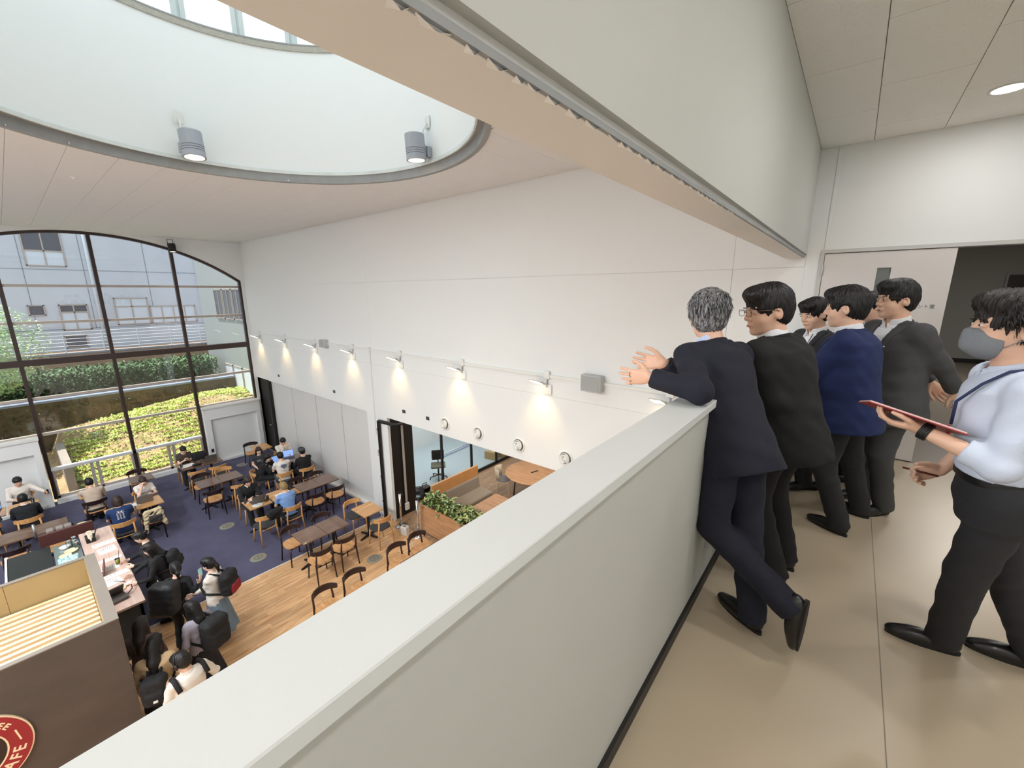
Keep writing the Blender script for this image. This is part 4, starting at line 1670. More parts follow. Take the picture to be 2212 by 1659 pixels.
leaf_field('ivy', 2600, lambda r_: (-.0 + r_.random() * .08, -6.3 + r_.random() * 12.8, -4.2 + r_.random() * 1.8) if math.sin(r_.random() * 9) > -2 else None, mat('leaf_ivy', srgb(70, 82, 48), .7, var=.3, vscale=1.5), (.06, .16), .2, 8, lw)
hg = leaf_field('hedge', 30000, lambda r_: (-24.2 - r_.random() * 2.2, -8 + r_.random() * 14.4, -3.4 + r_.random() ** .6 * 2.0), mat('leaf_dark', srgb(62, 92, 52), .6, var=.3, vscale=1.5), (.10, .26), seed=4)
tag(hg, 'dark green hedge in front of the brown terrace wall', 'hedge')
tr_ = tag(thing('tree', None, None, (-21.8, -1.3, -4.0)), 'light leafed tree at the left edge of the arched window', 'tree')
MB().tube([(0, 0, 0), (.1, .05, 1.6), (-.05, .2, 3.2), (0, .3, 4.6)], .09, 8, r2=.03).build('trunk', mat('bark', srgb(92, 76, 62), .9), tr_, smooth=True)
for k in range(6):
    a = k * 1.05
    MB().tube([(0, .1, 2.2 + .3 * k), (.6 * math.cos(a), .1 + .6 * math.sin(a), 2.9 + .3 * k), (1.1 * math.cos(a), .2 + 1.1 * math.sin(a), 3.3 + .3 * k)], .03, 6, r2=.008).build('branch', mat('bark', srgb(92, 76, 62), .9), tr_)


def crown(r_):
    while True:
        p = Vector((r_.uniform(-1, 1), r_.uniform(-1, 1), r_.uniform(-1, 1)))
        if .25 < p.length < 1 and (math.sin(5 * p.x + 3 * p.z) + math.sin(6 * p.y) > -.8):
            return (p.x * 1.6, .3 + p.y * 1.9, 4.0 + p.z * 1.7)


leaf_field('foliage', 9000, crown, mat('leaf_light', srgb(176, 204, 150), .5, var=.2, vscale=2), (.08, .18), 0, 5, tr_)
# pale retaining kerb and grey tank outside
kb = box('kerb', -20.9, -18.0, .35, .55, F0 - .1, -3.35, mat('kerb_concrete', srgb(142, 134, 128), .8))
tag(kb, 'low pale concrete kerb beside the planted bank', 'kerb')
# ================================================================== fixtures
m_lampg = mat('lamp_grey', srgb(164, 169, 178), .45, .15)
m_glow = mat('lamp_glow', (1.0, .86, .62), emit=6.0)
m_white = mat('plastic_white', srgb(226, 226, 222), .45)
m_chrome = mat('chrome', (.75, .75, .75), .15, 1.0)


def can_lamp(loc, ang, label, m_, tilt=4, scale=1.0, cord=True, group=None, power=55):
    """cylindrical floodlight hung on a wall; ang = direction from lamp towards the wall"""
    t = thing('spot_lamp', label, 'lamp', loc, ang, group)
    R_, L_ = .135 * scale, .33 * scale
    T_ = Matrix.Rotation(math.radians(tilt), 4, 'Y')
    b = MB().lathe([(R_ * .98, L_ / 2), (R_, L_ / 2 - .01), (R_, -.02), (R_ * .93, -.022), (R_ * .93, -.032), (R_, -.034), (R_, -.05), (R_ * .93, -.052), (R_ * .93, -.062), (R_, -.064), (R_, -.08), (R_ * .93, -.082), (R_ * .93, -.09),
                    (R_, -.092), (R_ * 1.02, -L_ / 2), (R_ * .86, -L_ / 2), (R_ * .84, -L_ / 2 + .03)], n=28, close=False, M=T_)
    b.lathe([(.001, L_ / 2 + .004), (R_ * .98, L_ / 2)], n=28, close=False, M=T_)
    b.build('housing', m_, t, smooth=False)
    MB().lathe([(R_ * .85, -L_ / 2 + .022), (.001, -L_ / 2 + .026)], n=24, close=False, M=T_).build('lens', m_glow, t)
    b = MB().box(R_ * .9, R_ + .05, -.03, .03, -.06, .04).box(R_ + .03, R_ + .10, -.055, .055, -.08, .05)
    b.build('bracket', m_, t)
    if cord:
        MB().tube([(R_ + .06, .02, .05), (R_ + .02, .03, .16), (R_ + .03, .02, .28), (R_ + .08, 0, .36)], .010, 8).build('cord', m_white, t, smooth=True)
        MB().box(R_ + .085, R_ + .10, -.05, .05, .30, .46, ch=.004).build('wall_plate', m_white, t)
    light('spot_lamp_bulb', 'SPOT', Vector(loc) - Vector((0, 0, L_ / 2 - .01)), power, (1.0, .86, .66), (0, 0, 0), spot_size=math.radians(75), spot_blend=.6, shadow_soft_size=.06)
    return t


can_lamp((-7.27, 2.02, 3.70), PI + .22, 'grey cylindrical floodlight on the left of the skylight drum wall', m_lampg, 5)
_a = math.atan2(4.12 - 1.87, -5.02 + 5.12)
can_lamp((-5.05, 4.05, 3.70), _a, 'grey cylindrical floodlight on the right of the skylight drum wall', m_lampg, -3)
t = can_lamp((-16.62, 3.66, 3.12), PI, 'small black spotlight above the arched window', m_dark, 8, .75, False, power=20)
MB().tube([(.10, -.07, .12), (.10, -.07, .26), (.10, .07, .26), (.10, .07, .12)], .010, 6).build('yoke', m_dark, t)

# wall lamps along the surface trunking
for k in range(8):
    x = -16.16 + 2.04 * k
    which = ('leftmost wall lamp by the window corner, warm glow beneath', 'second wall lamp from the window corner, warm glow beneath', 'third wall lamp, just left of the small grey speaker box', 'fourth wall lamp, just right of the small grey speaker box',
             'fifth wall lamp, above the black opening edge', 'sixth wall lamp, above the two middle round air nozzles', 'seventh wall lamp, left of the larger grey speaker box', 'last wall lamp, half hidden behind the parapet beside the leaning man')[k]
    t = thing('wall_lamp', which, 'lamp', (x, WY, .23), 0, 'wall lamps along the white trunking')
    MB().box(.02, .19, -.028, 0, -.20, -.03, ch=.006).build('back_plate', m_white, t)
    MB().tube([(.10, -.03, -.07), (.10, -.06, .0), (.02, -.08, .012)], .012, 8).build('arm', m_chrome, t, smooth=True)
    M_ = Matrix.Translation((-.02, -.16, .015)) @ Matrix.Rotation(math.radians(-24), 4, 'X')
    MB().box(-.09, .09, -.13, .11, .0, .016, M_, ch=.006).build('lamp_head', mat('lamp_head_metal', srgb(200, 198, 190), .35, .4), t)
    MB().box(-.075, .075, -.11, .09, -.004, .001, M_).build('diffuser', mat('lamp_glow_wall', (1.0, .86, .60), emit=9.0), t)
    light('wall_lamp_bulb', 'SPOT', (x + .0, WY - .27, .19), 24, (1.0, .66, .26), (math.radians(20), 0, 0), spot_size=math.radians(82), spot_blend=1.0, shadow_soft_size=.05)
ct = thing('cable_trunking', 'long white surface cable trunking linking the wall lamps', 'trunking', (0, WY, .35))
MB().box(-16.2, -1.0, -.032, 0, -.022, .022).build('trunk', m_white, ct)
for k in range(8):
    x = -16.16 + 2.04 * k
    MB().box(x + .04, x + .15, -.045, 0, -.05, .085, ch=.006).build('junction_box', m_white, ct)
    MB().tube([(x + .10, -.02, -.05), (x + .10, -.02, -.14)], .010, 6).build('drop_pipe', m_lampg, ct)
MB().box(-9.21, -9.11, -.05, 0, -.06, .06, ch=.006).build('junction_box', m_white, ct)
MB().box(-9.17, -9.145, -.025, 0, -2.2, -.06).build('drop_trunk', m_white, ct)
for x, w_, lb in ((-2.95, .17, 'light grey boxy speaker on the long wall beside the pointing hands'), (-11.36, .14, 'small light grey boxy speaker on the long wall between two lamps')):
    t = thing('speaker_box', lb, 'speaker', (x, WY, .35), 0, 'grey wall speakers')
    MB().box(-w_, w_, -.14, 0, -w_ * .75, w_ * .75, ch=.008).build('cabinet', mat('speaker_grey', srgb(186, 188, 186), .5), t)
    MB().box(-w_ * .9, w_ * .9, -.145, -.14, -w_ * .66, w_ * .66).build('grille', mat('speaker_cloth', srgb(170, 172, 171), .9, bump=.5, bscale=400), t)
# round air nozzles
for k, x in enumerate((-6.46, -5.48, -4.44, -3.43, -2.42)):
    lb = ('first round white air nozzle, nearest the dark sensor plates', 'second round white air nozzle from the left', 'third round white air nozzle from the left', 'fourth round white air nozzle, cut by the parapet edge', 'round white air nozzle hidden behind the parapet')[k]
    t = thing('air_nozzle', lb, 'vent', (x, WY, -1.03), 0, 'round air nozzles in a row on the long wall')
    MX = Matrix.Rotation(PI / 2, 4, 'X')
    MB().lathe([(.145, 0), (.145, .012), (.125, .022), (.112, .016), (.112, .0)], n=30, close=False, M=MX).build('outer_ring', m_white, t, smooth=True)
    MB().lathe([(.112, .002), (.001, .002)], n=24, close=False, M=MX).build('throat', mat('throat_grey', srgb(120, 120, 118), .7), t)
    M2 = Matrix.Translation((-.01, -.01, -.01)) @ Matrix.Rotation(math.radians(-14), 4, 'Z') @ Matrix.Rotation(math.radians(-10), 4, 'X') @ MX
    MB().lathe([(.098, .0), (.096, .03), (.088, .034), (.082, .0)], n=28, close=False, M=M2).build('middle_ring', m_white, t, smooth=True)
    MB().lathe([(.068, .0), (.066, .045), (.052, .048), (.048, .0)], n=24, close=False, M=M2).build('inner_ring', m_white, t, smooth=True)
    MB().lathe([(.034, .0), (.030, .03), (.001, .034)], n=18, close=False, M=M2).build('core', m_white, t, smooth=True)
for x, lb in ((-7.91, 'dark sensor plate left of its twin above the black opening'), (-7.04, 'dark sensor plate beside the first round nozzle'), (-11.17, 'dark sensor plate above the white partition, nearer one'), (-14.93, 'dark sensor plate above the white partition, near the window')):
    t = tag(MB().box(-.055, .055, -.012, 0, -.04, .04, ch=.003).build('sensor_plate', mat('sensor_dark', srgb(66, 66, 66), .4), loc=(x, WY, -1.02)), lb, 'sensor', 'dark sensor plates on the long wall')
# downlights of the gallery
for k, (x, y) in enumerate(DOWN):
    t = thing('downlight', ('round recessed downlight in the gallery ceiling by the door', 'round downlight above the masked man', 'round downlight above the gallery beyond the right edge', 'round downlight right of the camera over the gallery', 'round downlight in the second row beside the camera', 'round downlight behind the camera nearest the parapet', 'round downlight behind the camera in the second row')[k], 'light', (x, y, 3.13), 0, 'gallery downlights')
    MB().lathe([(.105, 0), (.105, -.006), (.088, -.008), (.086, .0)], n=28, close=False).build('rim', m_white, t, smooth=True)
    MB().lathe([(.086, -.003), (.001, -.004)], n=24, close=False).build('lens', mat('downlight_lens', (1, .97, .92), emit=12.0), t)
# black pipe frame at the edge of the opening
pf = thing('pipe_frame', 'tall black pipe frame with cables at the edge of the opening', 'frame', (0, 0, 0))
MB().tube([(-8.95, 5.56, F0), (-8.95, 5.56, -1.50), (-8.94, 5.55, -1.46), (-8.90, 5.55, -1.44), (-8.35, 5.60, -1.44), (-8.2, 5.66, -1.40), (-8.05, 5.75, -1.34)], .045, 10).build('pipe', m_black, pf, smooth=True)
for z in (-1.7, -2.3, -3.0, -3.7):
    MB().box(-9.01, -8.98, 5.53, 5.56, z, z + .05).build('clip', m_chrome, pf)
MB().tube([(-8.99, 5.50, -2.9), (-8.97, 5.47, -3.3), (-9.0, 5.42, -3.7), (-8.9, 5.40, -4.0), (-8.8, 5.30, -4.13), (-8.55, 5.45, -4.138), (-8.1, 5.52, -4.138), (-7.9, 5.60, -4.12)], .008, 6).build('cable', m_white, pf, smooth=True)
MB().tube([(-8.97, 5.50, -3.1), (-8.93, 5.46, -3.6), (-8.86, 5.42, -4.05), (-8.5, 5.30, -4.138), (-8.0, 5.42, -4.138), (-7.6, 5.35, -4.138), (-7.3, 5.2, -4.138)], .007, 6).build('cable', m_white, pf, smooth=True)
cb = MB()
rr = random.Random(2)
pts = [(-9.02 + .16 * math.sin(i * 1.9) + .02 * i / 9, 5.28 + .13 * math.cos(i * 2.6), F0 + .012 + .002 * (i % 3)) for i in range(15)]
cb.tube(pts, .007, 6)
tag(cb.build('cable_coil', m_white, smooth=True), 'loose coil of white cable on the carpet behind the small oak table', 'cable')
tg = thing('wall_socket_strip', 'white socket strip hanging on the black panel by the opening', 'socket', (-8.64, 6.02, 0))
MB().box(0, .02, -.03, .03, -3.86, -1.6).build('trunk', mat('strip_grey', srgb(176, 170, 162), .5), tg)
MB().box(0, .05, -.06, .06, -4.0, -3.8, ch=.005).build('socket', m_white, tg)
tag(MB().box(-.02, 0, -.045, .045, -.09, .09).build('switch_plate', m_white, loc=(-9.10, WY, -2.35)), 'small white switch plate on the wall pier', 'switch')

# ================================================================== furniture
m_esp = mat('wood_espresso', srgb(44, 26, 26), .38, var=.1, vscale=6)
m_tan = wood('seat_tan', srgb(196, 142, 92), srgb(220, 168, 116), .4, 2.5, (3, 12, 12))
m_nat = wood('chair_natural', srgb(196, 140, 84), srgb(222, 170, 112), .42, 2.5, (3, 12, 12))
m_seatg = mat('seat_charcoal', srgb(62, 62, 64), .9, bump=.3, bscale=300)
m_wal = wood('table_walnut', srgb(98, 72, 58), srgb(130, 100, 82), .30, 1.6, (16, 1.2, 4), coat=.5)
m_oakt = wood('table_oak', srgb(182, 132, 82), srgb(224, 176, 122), .3, 1.4, (14, 1.1, 4), coat=.2)
m_iron = mat('table_iron', srgb(24, 22, 24), .45)


def outline(a, b_, n=20, pw=3.2, taper=0.0):
    o = []
    for i in range(n):
        t_ = 2 * PI * i / n
        c_, s_ = math.cos(t_), math.sin(t_)
        x_ = math.copysign(abs(c_) ** (2 / pw), c_) * a
        y_ = math.copysign(abs(s_) ** (2 / pw), s_) * b_
        o.append((x_, y_ * (1 + taper * x_ / a)))
    return o


def chair(frame, seatm, name, label):
    t = thing('cafe_chair', label, 'chair', (0, 0, F0))
    so = outline(.205, .215, 20, 3.2, .08)
    mb = MB()
    n = len(so)
    v = [(x, y, .432) for x, y in so] + [(x * 1.02, y * 1.02, .447) for x, y in so] + [(x, y, .462) for x, y in so] + [(x * .6, y * .6, .454) for x, y in so] + [(0, 0, .452)]
    f = [tuple(range(n))[::-1]]
    for k in range(3):
        f += [(k * n + i, k * n + (i + 1) % n, (k + 1) * n + (i + 1) % n, (k + 1) * n + i) for i in range(n)]
    f += [(3 * n + i, 3 * n + (i + 1) % n, 4 * n) for i in range(n)]
    mb.add(v, f)
    mb.build('seat', seatm, t, smooth=False)
    for sy in (1, -1):
        MB().tube([(.165, .165 * sy, .435), (.195, .195 * sy, 0)], .020, 8, r2=.013).build('leg', frame, t, smooth=True)
        MB().tube([(-.245, .195 * sy, 0), (-.195, .178 * sy, .43), (-.232, .168 * sy, .70)], [.013, .020, .015], 8).build('leg', frame, t, smooth=True)
    # curved backrest
    mb = MB()
    N = 14
    v = []
    for i in range(N + 1):
        a = math.radians(-62 + 124 * i / N)
        e = 1 - (abs(i - N / 2) / (N / 2)) ** 3 * .35
        for rr_, zz in ((.265, -1), (.265, 1), (.240, 1), (.240, -1)):
            lean = .012 if zz > 0 else 0
            v.append((.015 - (rr_ + lean) * math.cos(a), rr_ * 1.0 * math.sin(a), .705 + .055 * zz * e))
    f = [(0, 1, 2, 3), (N * 4 + 3, N * 4 + 2, N * 4 + 1, N * 4)]
    for i in range(N):
        for k in range(4):
            f.append((i * 4 + k, (i + 1) * 4 + k, (i + 1) * 4 + (k + 1) % 4, i * 4 + (k + 1) % 4))
    mb.add(v, f)
    mb.build('backrest', frame, t, smooth=False)
    MB().tube([(-.198, -.17, .400), (-.185, -.06, .385), (-.185, .06, .385), (-.198, .17, .400)], .013, 6).build('apron', frame, t)
    MB().box(.15, .17, -.16, .16, .395, .432).build('apron', frame, t)
    for sy in (1, -1):
        MB().box(-.19, .16, .160 * sy - .009, .160 * sy + .009, .398, .432).build('apron', frame, t)
    note_kids(t)
    return t


def table(topm, label):
    t = thing('cafe_table', label, 'table', (0, 0, F0))
    MB().box(-.3, .3, -.255, .255, .692, .720, ch=.004).build('tabletop', topm, t)
    MB().tube([(0, 0, .02), (0, 0, .692)], .032, 12).build('column', m_iron, t, smooth=True)
    MB().box(-.12, .12, -.12, .12, .680, .692).build('top_plate', m_iron, t)
    for k in range(4):
        a = PI / 4 * 0 + k * PI / 2 + math.radians(12)
        M_ = Matrix.Rotation(a, 4, 'Z')
        mb = MB().add([M_ @ Vector(p) for p in ((.02, -.028, .0), (.02, .028, .0), (.02, .028, .06), (.02, -.028, .06), (.27, -.02, .0), (.27, .02, .0), (.27, .02, .025), (.27, -.02, .025))],
                      [(0, 1, 2, 3), (7, 6, 5, 4), (0, 4, 5, 1), (1, 5, 6, 2), (2, 6, 7, 3), (3, 7, 4, 0)])
        mb.build('foot', m_iron, t)
    note_kids(t)
    return t


used = {}


def place(kind, x, y, deg, label, group):
    if kind not in used:
        if kind == 'D':
            o = chair(m_esp, m_tan, kind, label)
        elif kind == 'N':
            o = chair(m_nat, m_seatg, kind, label)
        elif kind == 'W':
            o = table(m_wal, label)
        else:
            o = table(m_oakt, label)
        o.location = (x, y, F0)
        o.rotation_euler = (0, 0, math.radians(deg))
        o['group'] = group
        used[kind] = o
        return o
    return dup(used[kind], (x, y, F0), math.radians(deg), label, group)


GC1 = 'dark framed cafe chairs with tan seats'
GC2 = 'natural wood cafe chairs with charcoal seats'
GT = 'walnut cafe tables'
GO = 'oak cafe tables'
for k_, x, y, a, lb in (
        ('D', -7.95, 3.33, 180, 'dark chair with tan seat before the left walnut table at the carpet edge'),
        ('D', -7.98, 3.86, 184, 'dark chair with tan seat before the right walnut table at the carpet edge'),
        ('D', -8.97, 3.24, 3, 'dark chair with tan seat behind the left walnut table by the carpet edge'),
        ('D', -8.98, 3.93, 0, 'dark chair behind the right walnut table by the carpet edge'),
        ('D', -10.44, 4.42, 182, 'dark chair at the near left side of the walnut pair by the white partition'),
        ('D', -10.42, 4.96, 178, 'dark chair at the near right side of the walnut pair by the white partition'),
        ('D', -11.44, 4.42, 0, 'dark chair at the far left side of the walnut pair by the white partition'),
        ('D', -11.42, 4.97, 0, 'dark chair at the far right side of the walnut pair by the white partition'),
        ('D', -12.75, 2.76, 176, 'dark chair at the near left of the long walnut table in mid carpet'),
        ('D', -13.90, 2.82, 0, 'dark chair at the far left of the long walnut table in mid carpet'),
        ('D', -15.62, 4.70, 0, 'dark chair behind the oak table in the far corner'),
        ('D', -14.48, .66, 180, 'dark chair of the man in a beige tee by the window'),
        ('D', -15.75, 1.70, 0, 'dark chair behind the small walnut table at the window sill'),
        ('D', -12.66, 1.47, 172, 'dark chair hung with a cream coat and bag'),
        ('D', -12.90, -.70, 182, 'dark chair at the left edge on the near side of the long window table'),
        ('D', -12.88, -.12, 178, 'dark chair under the right end of the long table behind the counter'),
        ('D', -6.55, 4.86, 0, 'dark curved chair back just above the parapet, rightmost pair upper one'),
        ('D', -6.55, 4.33, 0, 'dark curved chair back just above the parapet, beside the rightmost one'),
        ('D', -6.46, 3.33, 0, 'dark curved chair back above the parapet in the middle of the wooden floor'),
        ('D', -6.46, 2.76, 0, 'dark curved chair back lowest above the parapet edge'),
        ('N', -9.0, 4.74, 2, 'natural chair with charcoal seat behind the single oak table'),
        ('N', -8.04, 4.82, 182, 'natural chair with charcoal seat in front of the single oak table on the wooden floor'),
        ('N', -11.60, 3.25, 0, 'natural chair under the man in the black collared sweater'),
        ('N', -10.26, 3.72, 182, 'natural chair under the fair haired person in the light blue tee'),
        ('N', -10.30, 3.12, 184, 'natural chair draped with a black bag at the oak laptop table'),
        ('N', -12.62, 3.36, 176, 'natural chair at the near right of the long walnut table in mid carpet'),
        ('N', -13.88, 3.38, 2, 'natural chair at the far right of the long walnut table in mid carpet'),
        ('N', -14.60, 2.85, 178, 'natural chair facing the woman with the phone, left one'),
        ('N', -14.56, 3.36, 180, 'natural chair facing the woman with the phone, right one'),
        ('N', -15.78, 2.85, 0, 'natural chair under the woman looking at her phone'),
        ('N', -12.45, 4.46, 178, 'natural chair under the man in the white tee with a blue back print'),
        ('N', -12.30, 5.02, 182, 'natural chair under the man in a black jacket and grey cap'),
        ('N', -13.98, 5.06, 0, 'natural chair under the man in the white shirt with hand on chin'),
        ('N', -13.82, 4.32, -25, 'natural chair under the long haired woman in the black tee'),
        ('N', -13.02, 4.02, 75, 'natural chair under the woman in the dotted skirt'),
        ('N', -12.55, .93, 178, 'natural chair under the curly haired person in the navy tee'),
        ('N', -13.98, 1.56, 0, 'natural chair under the woman in a white tee at her laptop'),
        ('N', -14.52, -.45, 180, 'natural chair under the man in the black sweater, seen from behind'),
        ('N', -14.62, -1.08, 180, 'natural chair at the left edge of the picture by the window'),
        ('N', -16.22, -.52, 0, 'natural chair under the man in the white shirt facing the room')):
    place(k_, x, y, a, lb, GC1 if k_ == 'D' else GC2)
for k_, x, y, lb in (
        ('W', -8.565, 3.415, 'walnut table at the carpet edge, left one of the pair'),
        ('W', -8.565, 3.94, 'walnut table at the carpet edge, right one of the pair'),
        ('W', -10.98, 4.475, 'walnut table by the white partition, left half of the pair'),
        ('W', -10.98, 4.995, 'walnut table by the white partition, right half of the pair'),
        ('W', -13.35, 2.83, 'left half of the long walnut table reflecting blue light in mid carpet'),
        ('W', -13.35, 3.35, 'right half of the long walnut table reflecting blue light in mid carpet'),
        ('W', -15.15, 2.84, 'walnut table with papers of the woman with the phone'),
        ('W', -15.15, 3.37, 'walnut table with the open grey laptop near the window'),
        ('W', -15.20, 1.70, 'small walnut table at the window, white in reflected light'),
        ('W', -13.52, -.64, 'left half of the long walnut table behind the counter'),
        ('W', -13.52, -.13, 'right half of the long walnut table behind the counter, bright with sky light'),
        ('W', -13.30, 4.55, 'walnut table under the laptops of the student group'),
        ('W', -13.30, 5.07, 'walnut table at the wall end of the student group'),
        ('W', -5.90, 4.86, 'dark table hidden behind the parapet, right one'),
        ('W', -5.90, 4.33, 'dark table hidden behind the parapet, second from right'),
        ('W', -5.86, 3.33, 'dark table hidden behind the parapet, third from right'),
        ('W', -5.86, 2.76, 'dark table hidden behind the parapet, left one'),
        ('O', -8.55, 4.82, 'single oak table half on the carpet near the opening'),
        ('O', -11.03, 3.25, 'oak table with a laptop, plate and glasses'),
        ('O', -11.03, 3.79, 'oak table with an open notebook in front of the fair haired person'),
        ('O', -15.18, 4.84, 'oak table standing alone in the far corner by the black door'),
        ('O', -13.22, .98, 'oak table with papers in front of the navy tee'),
        ('O', -13.22, 1.52, 'oak table under the laptop of the woman in white'),
        ('O', -15.10, .68, 'oak table at the window in front of the man in beige'),
        ('O', -15.38, -.50, 'oak table between the two men at the left window'),
        ('O', -15.38, -1.04, 'oak table at the left edge of the picture')):
    o = place(k_, x, y, 0, lb, GT if k_ == 'W' else GO)

# ------------------------------------------------------------------ things on the tables
TZ = F0 + .72
m_alu = mat('laptop_grey', srgb(104, 98, 92), .45, .2)
m_scr = mat('laptop_screen', srgb(128, 158, 214), .3, emit=.9)
m_paper = mat('paper_white', srgb(236, 234, 230), .8)


def laptop(x, y, deg, label, m_=m_alu, screen=m_scr, tilt=105, z=TZ):
    t = thing('laptop', label, 'laptop', (x, y, z), math.radians(deg), 'laptops on the cafe tables')
    MB().box(-.11, .11, -.155, .155, 0, .016, ch=.003).build('base', m_, t)
    MB().box(-.10, .02, -.135, .135, .016, .0175).build('keyboard', m_black, t)
    M_ = Matrix.Translation((.11, 0, .012)) @ Matrix.Rotation(math.radians(tilt - 90), 4, 'Y')
    lid = MB().box(0, .008, -.155, .155, 0, .215, M_, ch=.002).build('lid', m_, t)
    MB().box(-.002, .0, -.145, .145, .01, .205, M_).build('screen', screen, lid)
    return t


laptop(-11.05, 3.27, 0, 'open grey brown laptop of the man in the collared sweater')
laptop(-15.16, 3.36, 0, 'open grey laptop beside the woman with the phone')
laptop(-13.32, 1.46, 0, 'open silver laptop of the woman in the white tee', mat('laptop_silver', srgb(120, 118, 118), .4, .3))
laptop(-13.38, 5.02, 180, 'open laptop with a blue screen in the student group').rotation_euler = (0, 0, math.radians(165))
laptop(-13.18, 4.62, 190, 'second open laptop of the student group', m_dark)
laptop(-15.5, -1.02, 170, 'dark laptop at the left edge of the picture', m_dark)


def flat(name, label, cat, x, y, z, w_, d_, h_, deg, m_, group=None):
    o = MB().box(-w_ / 2, w_ / 2, -d_ / 2, d_ / 2, 0, h_).build(name, m_, loc=(x, y, z), rz=math.radians(deg))
    return tag(o, label, cat, group)


for x, y, a, lb, w_, d_ in ((-15.2, 2.78, 8, 'open white notebook in front of the woman with the phone', .26, .36), (-15.05, 3.05, -10, 'loose white sheet beside the black pencil case', .18, .14),
                            (-13.25, .92, 20, 'white sheet on the oak table before the navy tee', .22, .32), (-13.30, 1.22, -8, 'white papers beside the open silver laptop', .2, .3), (-10.96, 3.86, 10, 'open white book in front of the blue tee', .24, .38),
                            (-15.2, .62, 5, 'white sheet on the window table in front of the beige tee', .2, .28), (-15.34, -.48, 15, 'white papers between the two men by the window', .22, .3), (-11.22, 3.1, 30, 'white napkin on the oak laptop table', .12, .16)):
    flat('paper', lb, 'paper', x, y, TZ, w_, d_, .006, a, m_paper, 'papers on the cafe tables')
o = implicit('pencil_case', [(rbox((0, 0, .035), (.05, .12, .035), .03), 0, 'u')], .01, m_dark)
o.location = (-14.98, 2.98, TZ)
tag(o, 'black pencil case at the edge of the walnut table', 'pencil case')


def plate(x, y, label, r=.11, m_=None):
    t = thing('plate', label, 'plate', (x, y, TZ))
    MB().lathe([(.001, .004), (r * .6, .004), (r, .018), (r, .014), (r * .6, 0), (.001, 0)], n=28, close=False).build('dish', m_ or m_white, t, smooth=True)
    MB().tube([(-.09, -.03, .02), (.08, .05, .022)], .004, 6).build('fork', m_chrome, t)
    return t


plate(-10.84, 3.20, 'white plate with a fork on the oak laptop table', .12)


def glass(x, y, z, label, h=.13, r=.035, fill=None, straw=True, group='drinking glasses in the cafe'):
    t = thing('glass', label, 'glass', (x, y, z), 0, group)
    MB().lathe([(r * .8, 0), (r, h), (r * .92, h), (r * .74, .006), (.001, .006)], n=18, close=False).build('cup', m_glass2, t, smooth=True)
    if fill:
        MB().lathe([(.001, .008), (r * .72, .008), (r * .86, h * .7), (.001, h * .7)], n=16, close=False).build('drink', fill, t, smooth=True)
    if straw:
        MB().tube([(0, 0, .01), (.03, .01, h + .07)], .003, 6).build('straw', m_paper, t)
    return t


m_tea = mat('iced_tea', srgb(150, 72, 40), .1)
m_lem = mat('pale_drink', srgb(214, 196, 150), .15)
glass(-11.18, 3.04, TZ, 'glass of reddish iced tea by the laptop', fill=m_tea)
glass(-10.92, 3.46, TZ, 'glass of pale drink next to the white plate', fill=m_lem)
glass(-10.86, 3.40, TZ, 'empty clear glass next to the white plate')
glass(-15.1, 2.62, TZ, 'small clear glass on the papers of the phone woman')
glass(-15.40, -.34, TZ, 'clear glass on the left window table', fill=m_tea)

# bags and coats
m_bag = mat('bag_black', srgb(24, 23, 25), .8, bump=.4, bscale=60)
m_cream = mat('coat_cream', srgb(206, 188, 152), .9, bump=.3, bscale=40)
o = implicit('shoulder_bag', [(rbox((0, 0, 0), (.06, .14, .12), .05), 0, 'u'), (rbox((.02, .08, .08), (.05, .10, .07), .04), .04, 'u'), (ell((.05, -.1, .05), (.07, .09, .08)), .04, 'u')], .013, m_bag, None, wrinkle(.010, 1, 1.4))
o.location = (-10.10, 3.30, F0 + .70)
tag(o, 'black shoulder bag hung over the natural chair at the laptop table', 'bag')
ch_ = thing('coat', 'cream coat and dark bag draped over the dark chair', 'coat', (-12.45, 1.45, F0 + .66))
implicit('cloth', [(rbox((.0, .02, .0), (.05, .17, .14), .04), 0, 'u'), (cone((0, .12, .1), (.03, .22, -.3), .06, .04), .04, 'u'), (cone((0, -.12, .05), (.04, -.16, -.38), .05, .03), .04, 'u')], .013, m_cream, ch_, wrinkle(.014, 2, 1.3))
implicit('satchel', [(rbox((.03, .04, -.08), (.06, .13, .09), .04), 0, 'u')], .013, mat('bag_charcoal', srgb(52, 50, 52), .7), ch_, wrinkle(.006, 3, 1.3))
o = implicit('rucksack', [(rbox((0, 0, .2), (.12, .17, .20), .08), 0, 'u'), (rbox((.1, 0, .14), (.05, .13, .12), .05), .03, 'u')], .014, m_bag, None, wrinkle(.010, 4, 1.2))
o.location = (-11.75, 3.95, F0)
tag(o, 'black rucksack standing on the carpet between the student groups', 'bag')
o = implicit('rucksack', [(rbox((0, 0, .17), (.15, .16, .17), .08), 0, 'u')], .014, mat('bag_navy', srgb(24, 26, 38), .8, bump=.3), None, wrinkle(.010, 6, 1.2))
o.location = (-14.3, .05, F0)
tag(o, 'dark navy bag on the carpet beside the black sweater man', 'bag')
o = implicit('shoulder_bag', [(rbox((0, 0, .13), (.10, .18, .13), .06), 0, 'u')], .014, m_bag, None, wrinkle(.008, 8, 1.2))
o.location = (-15.50, 3.16, TZ)
tag(o, 'black bag on the table behind the open grey laptop', 'bag')
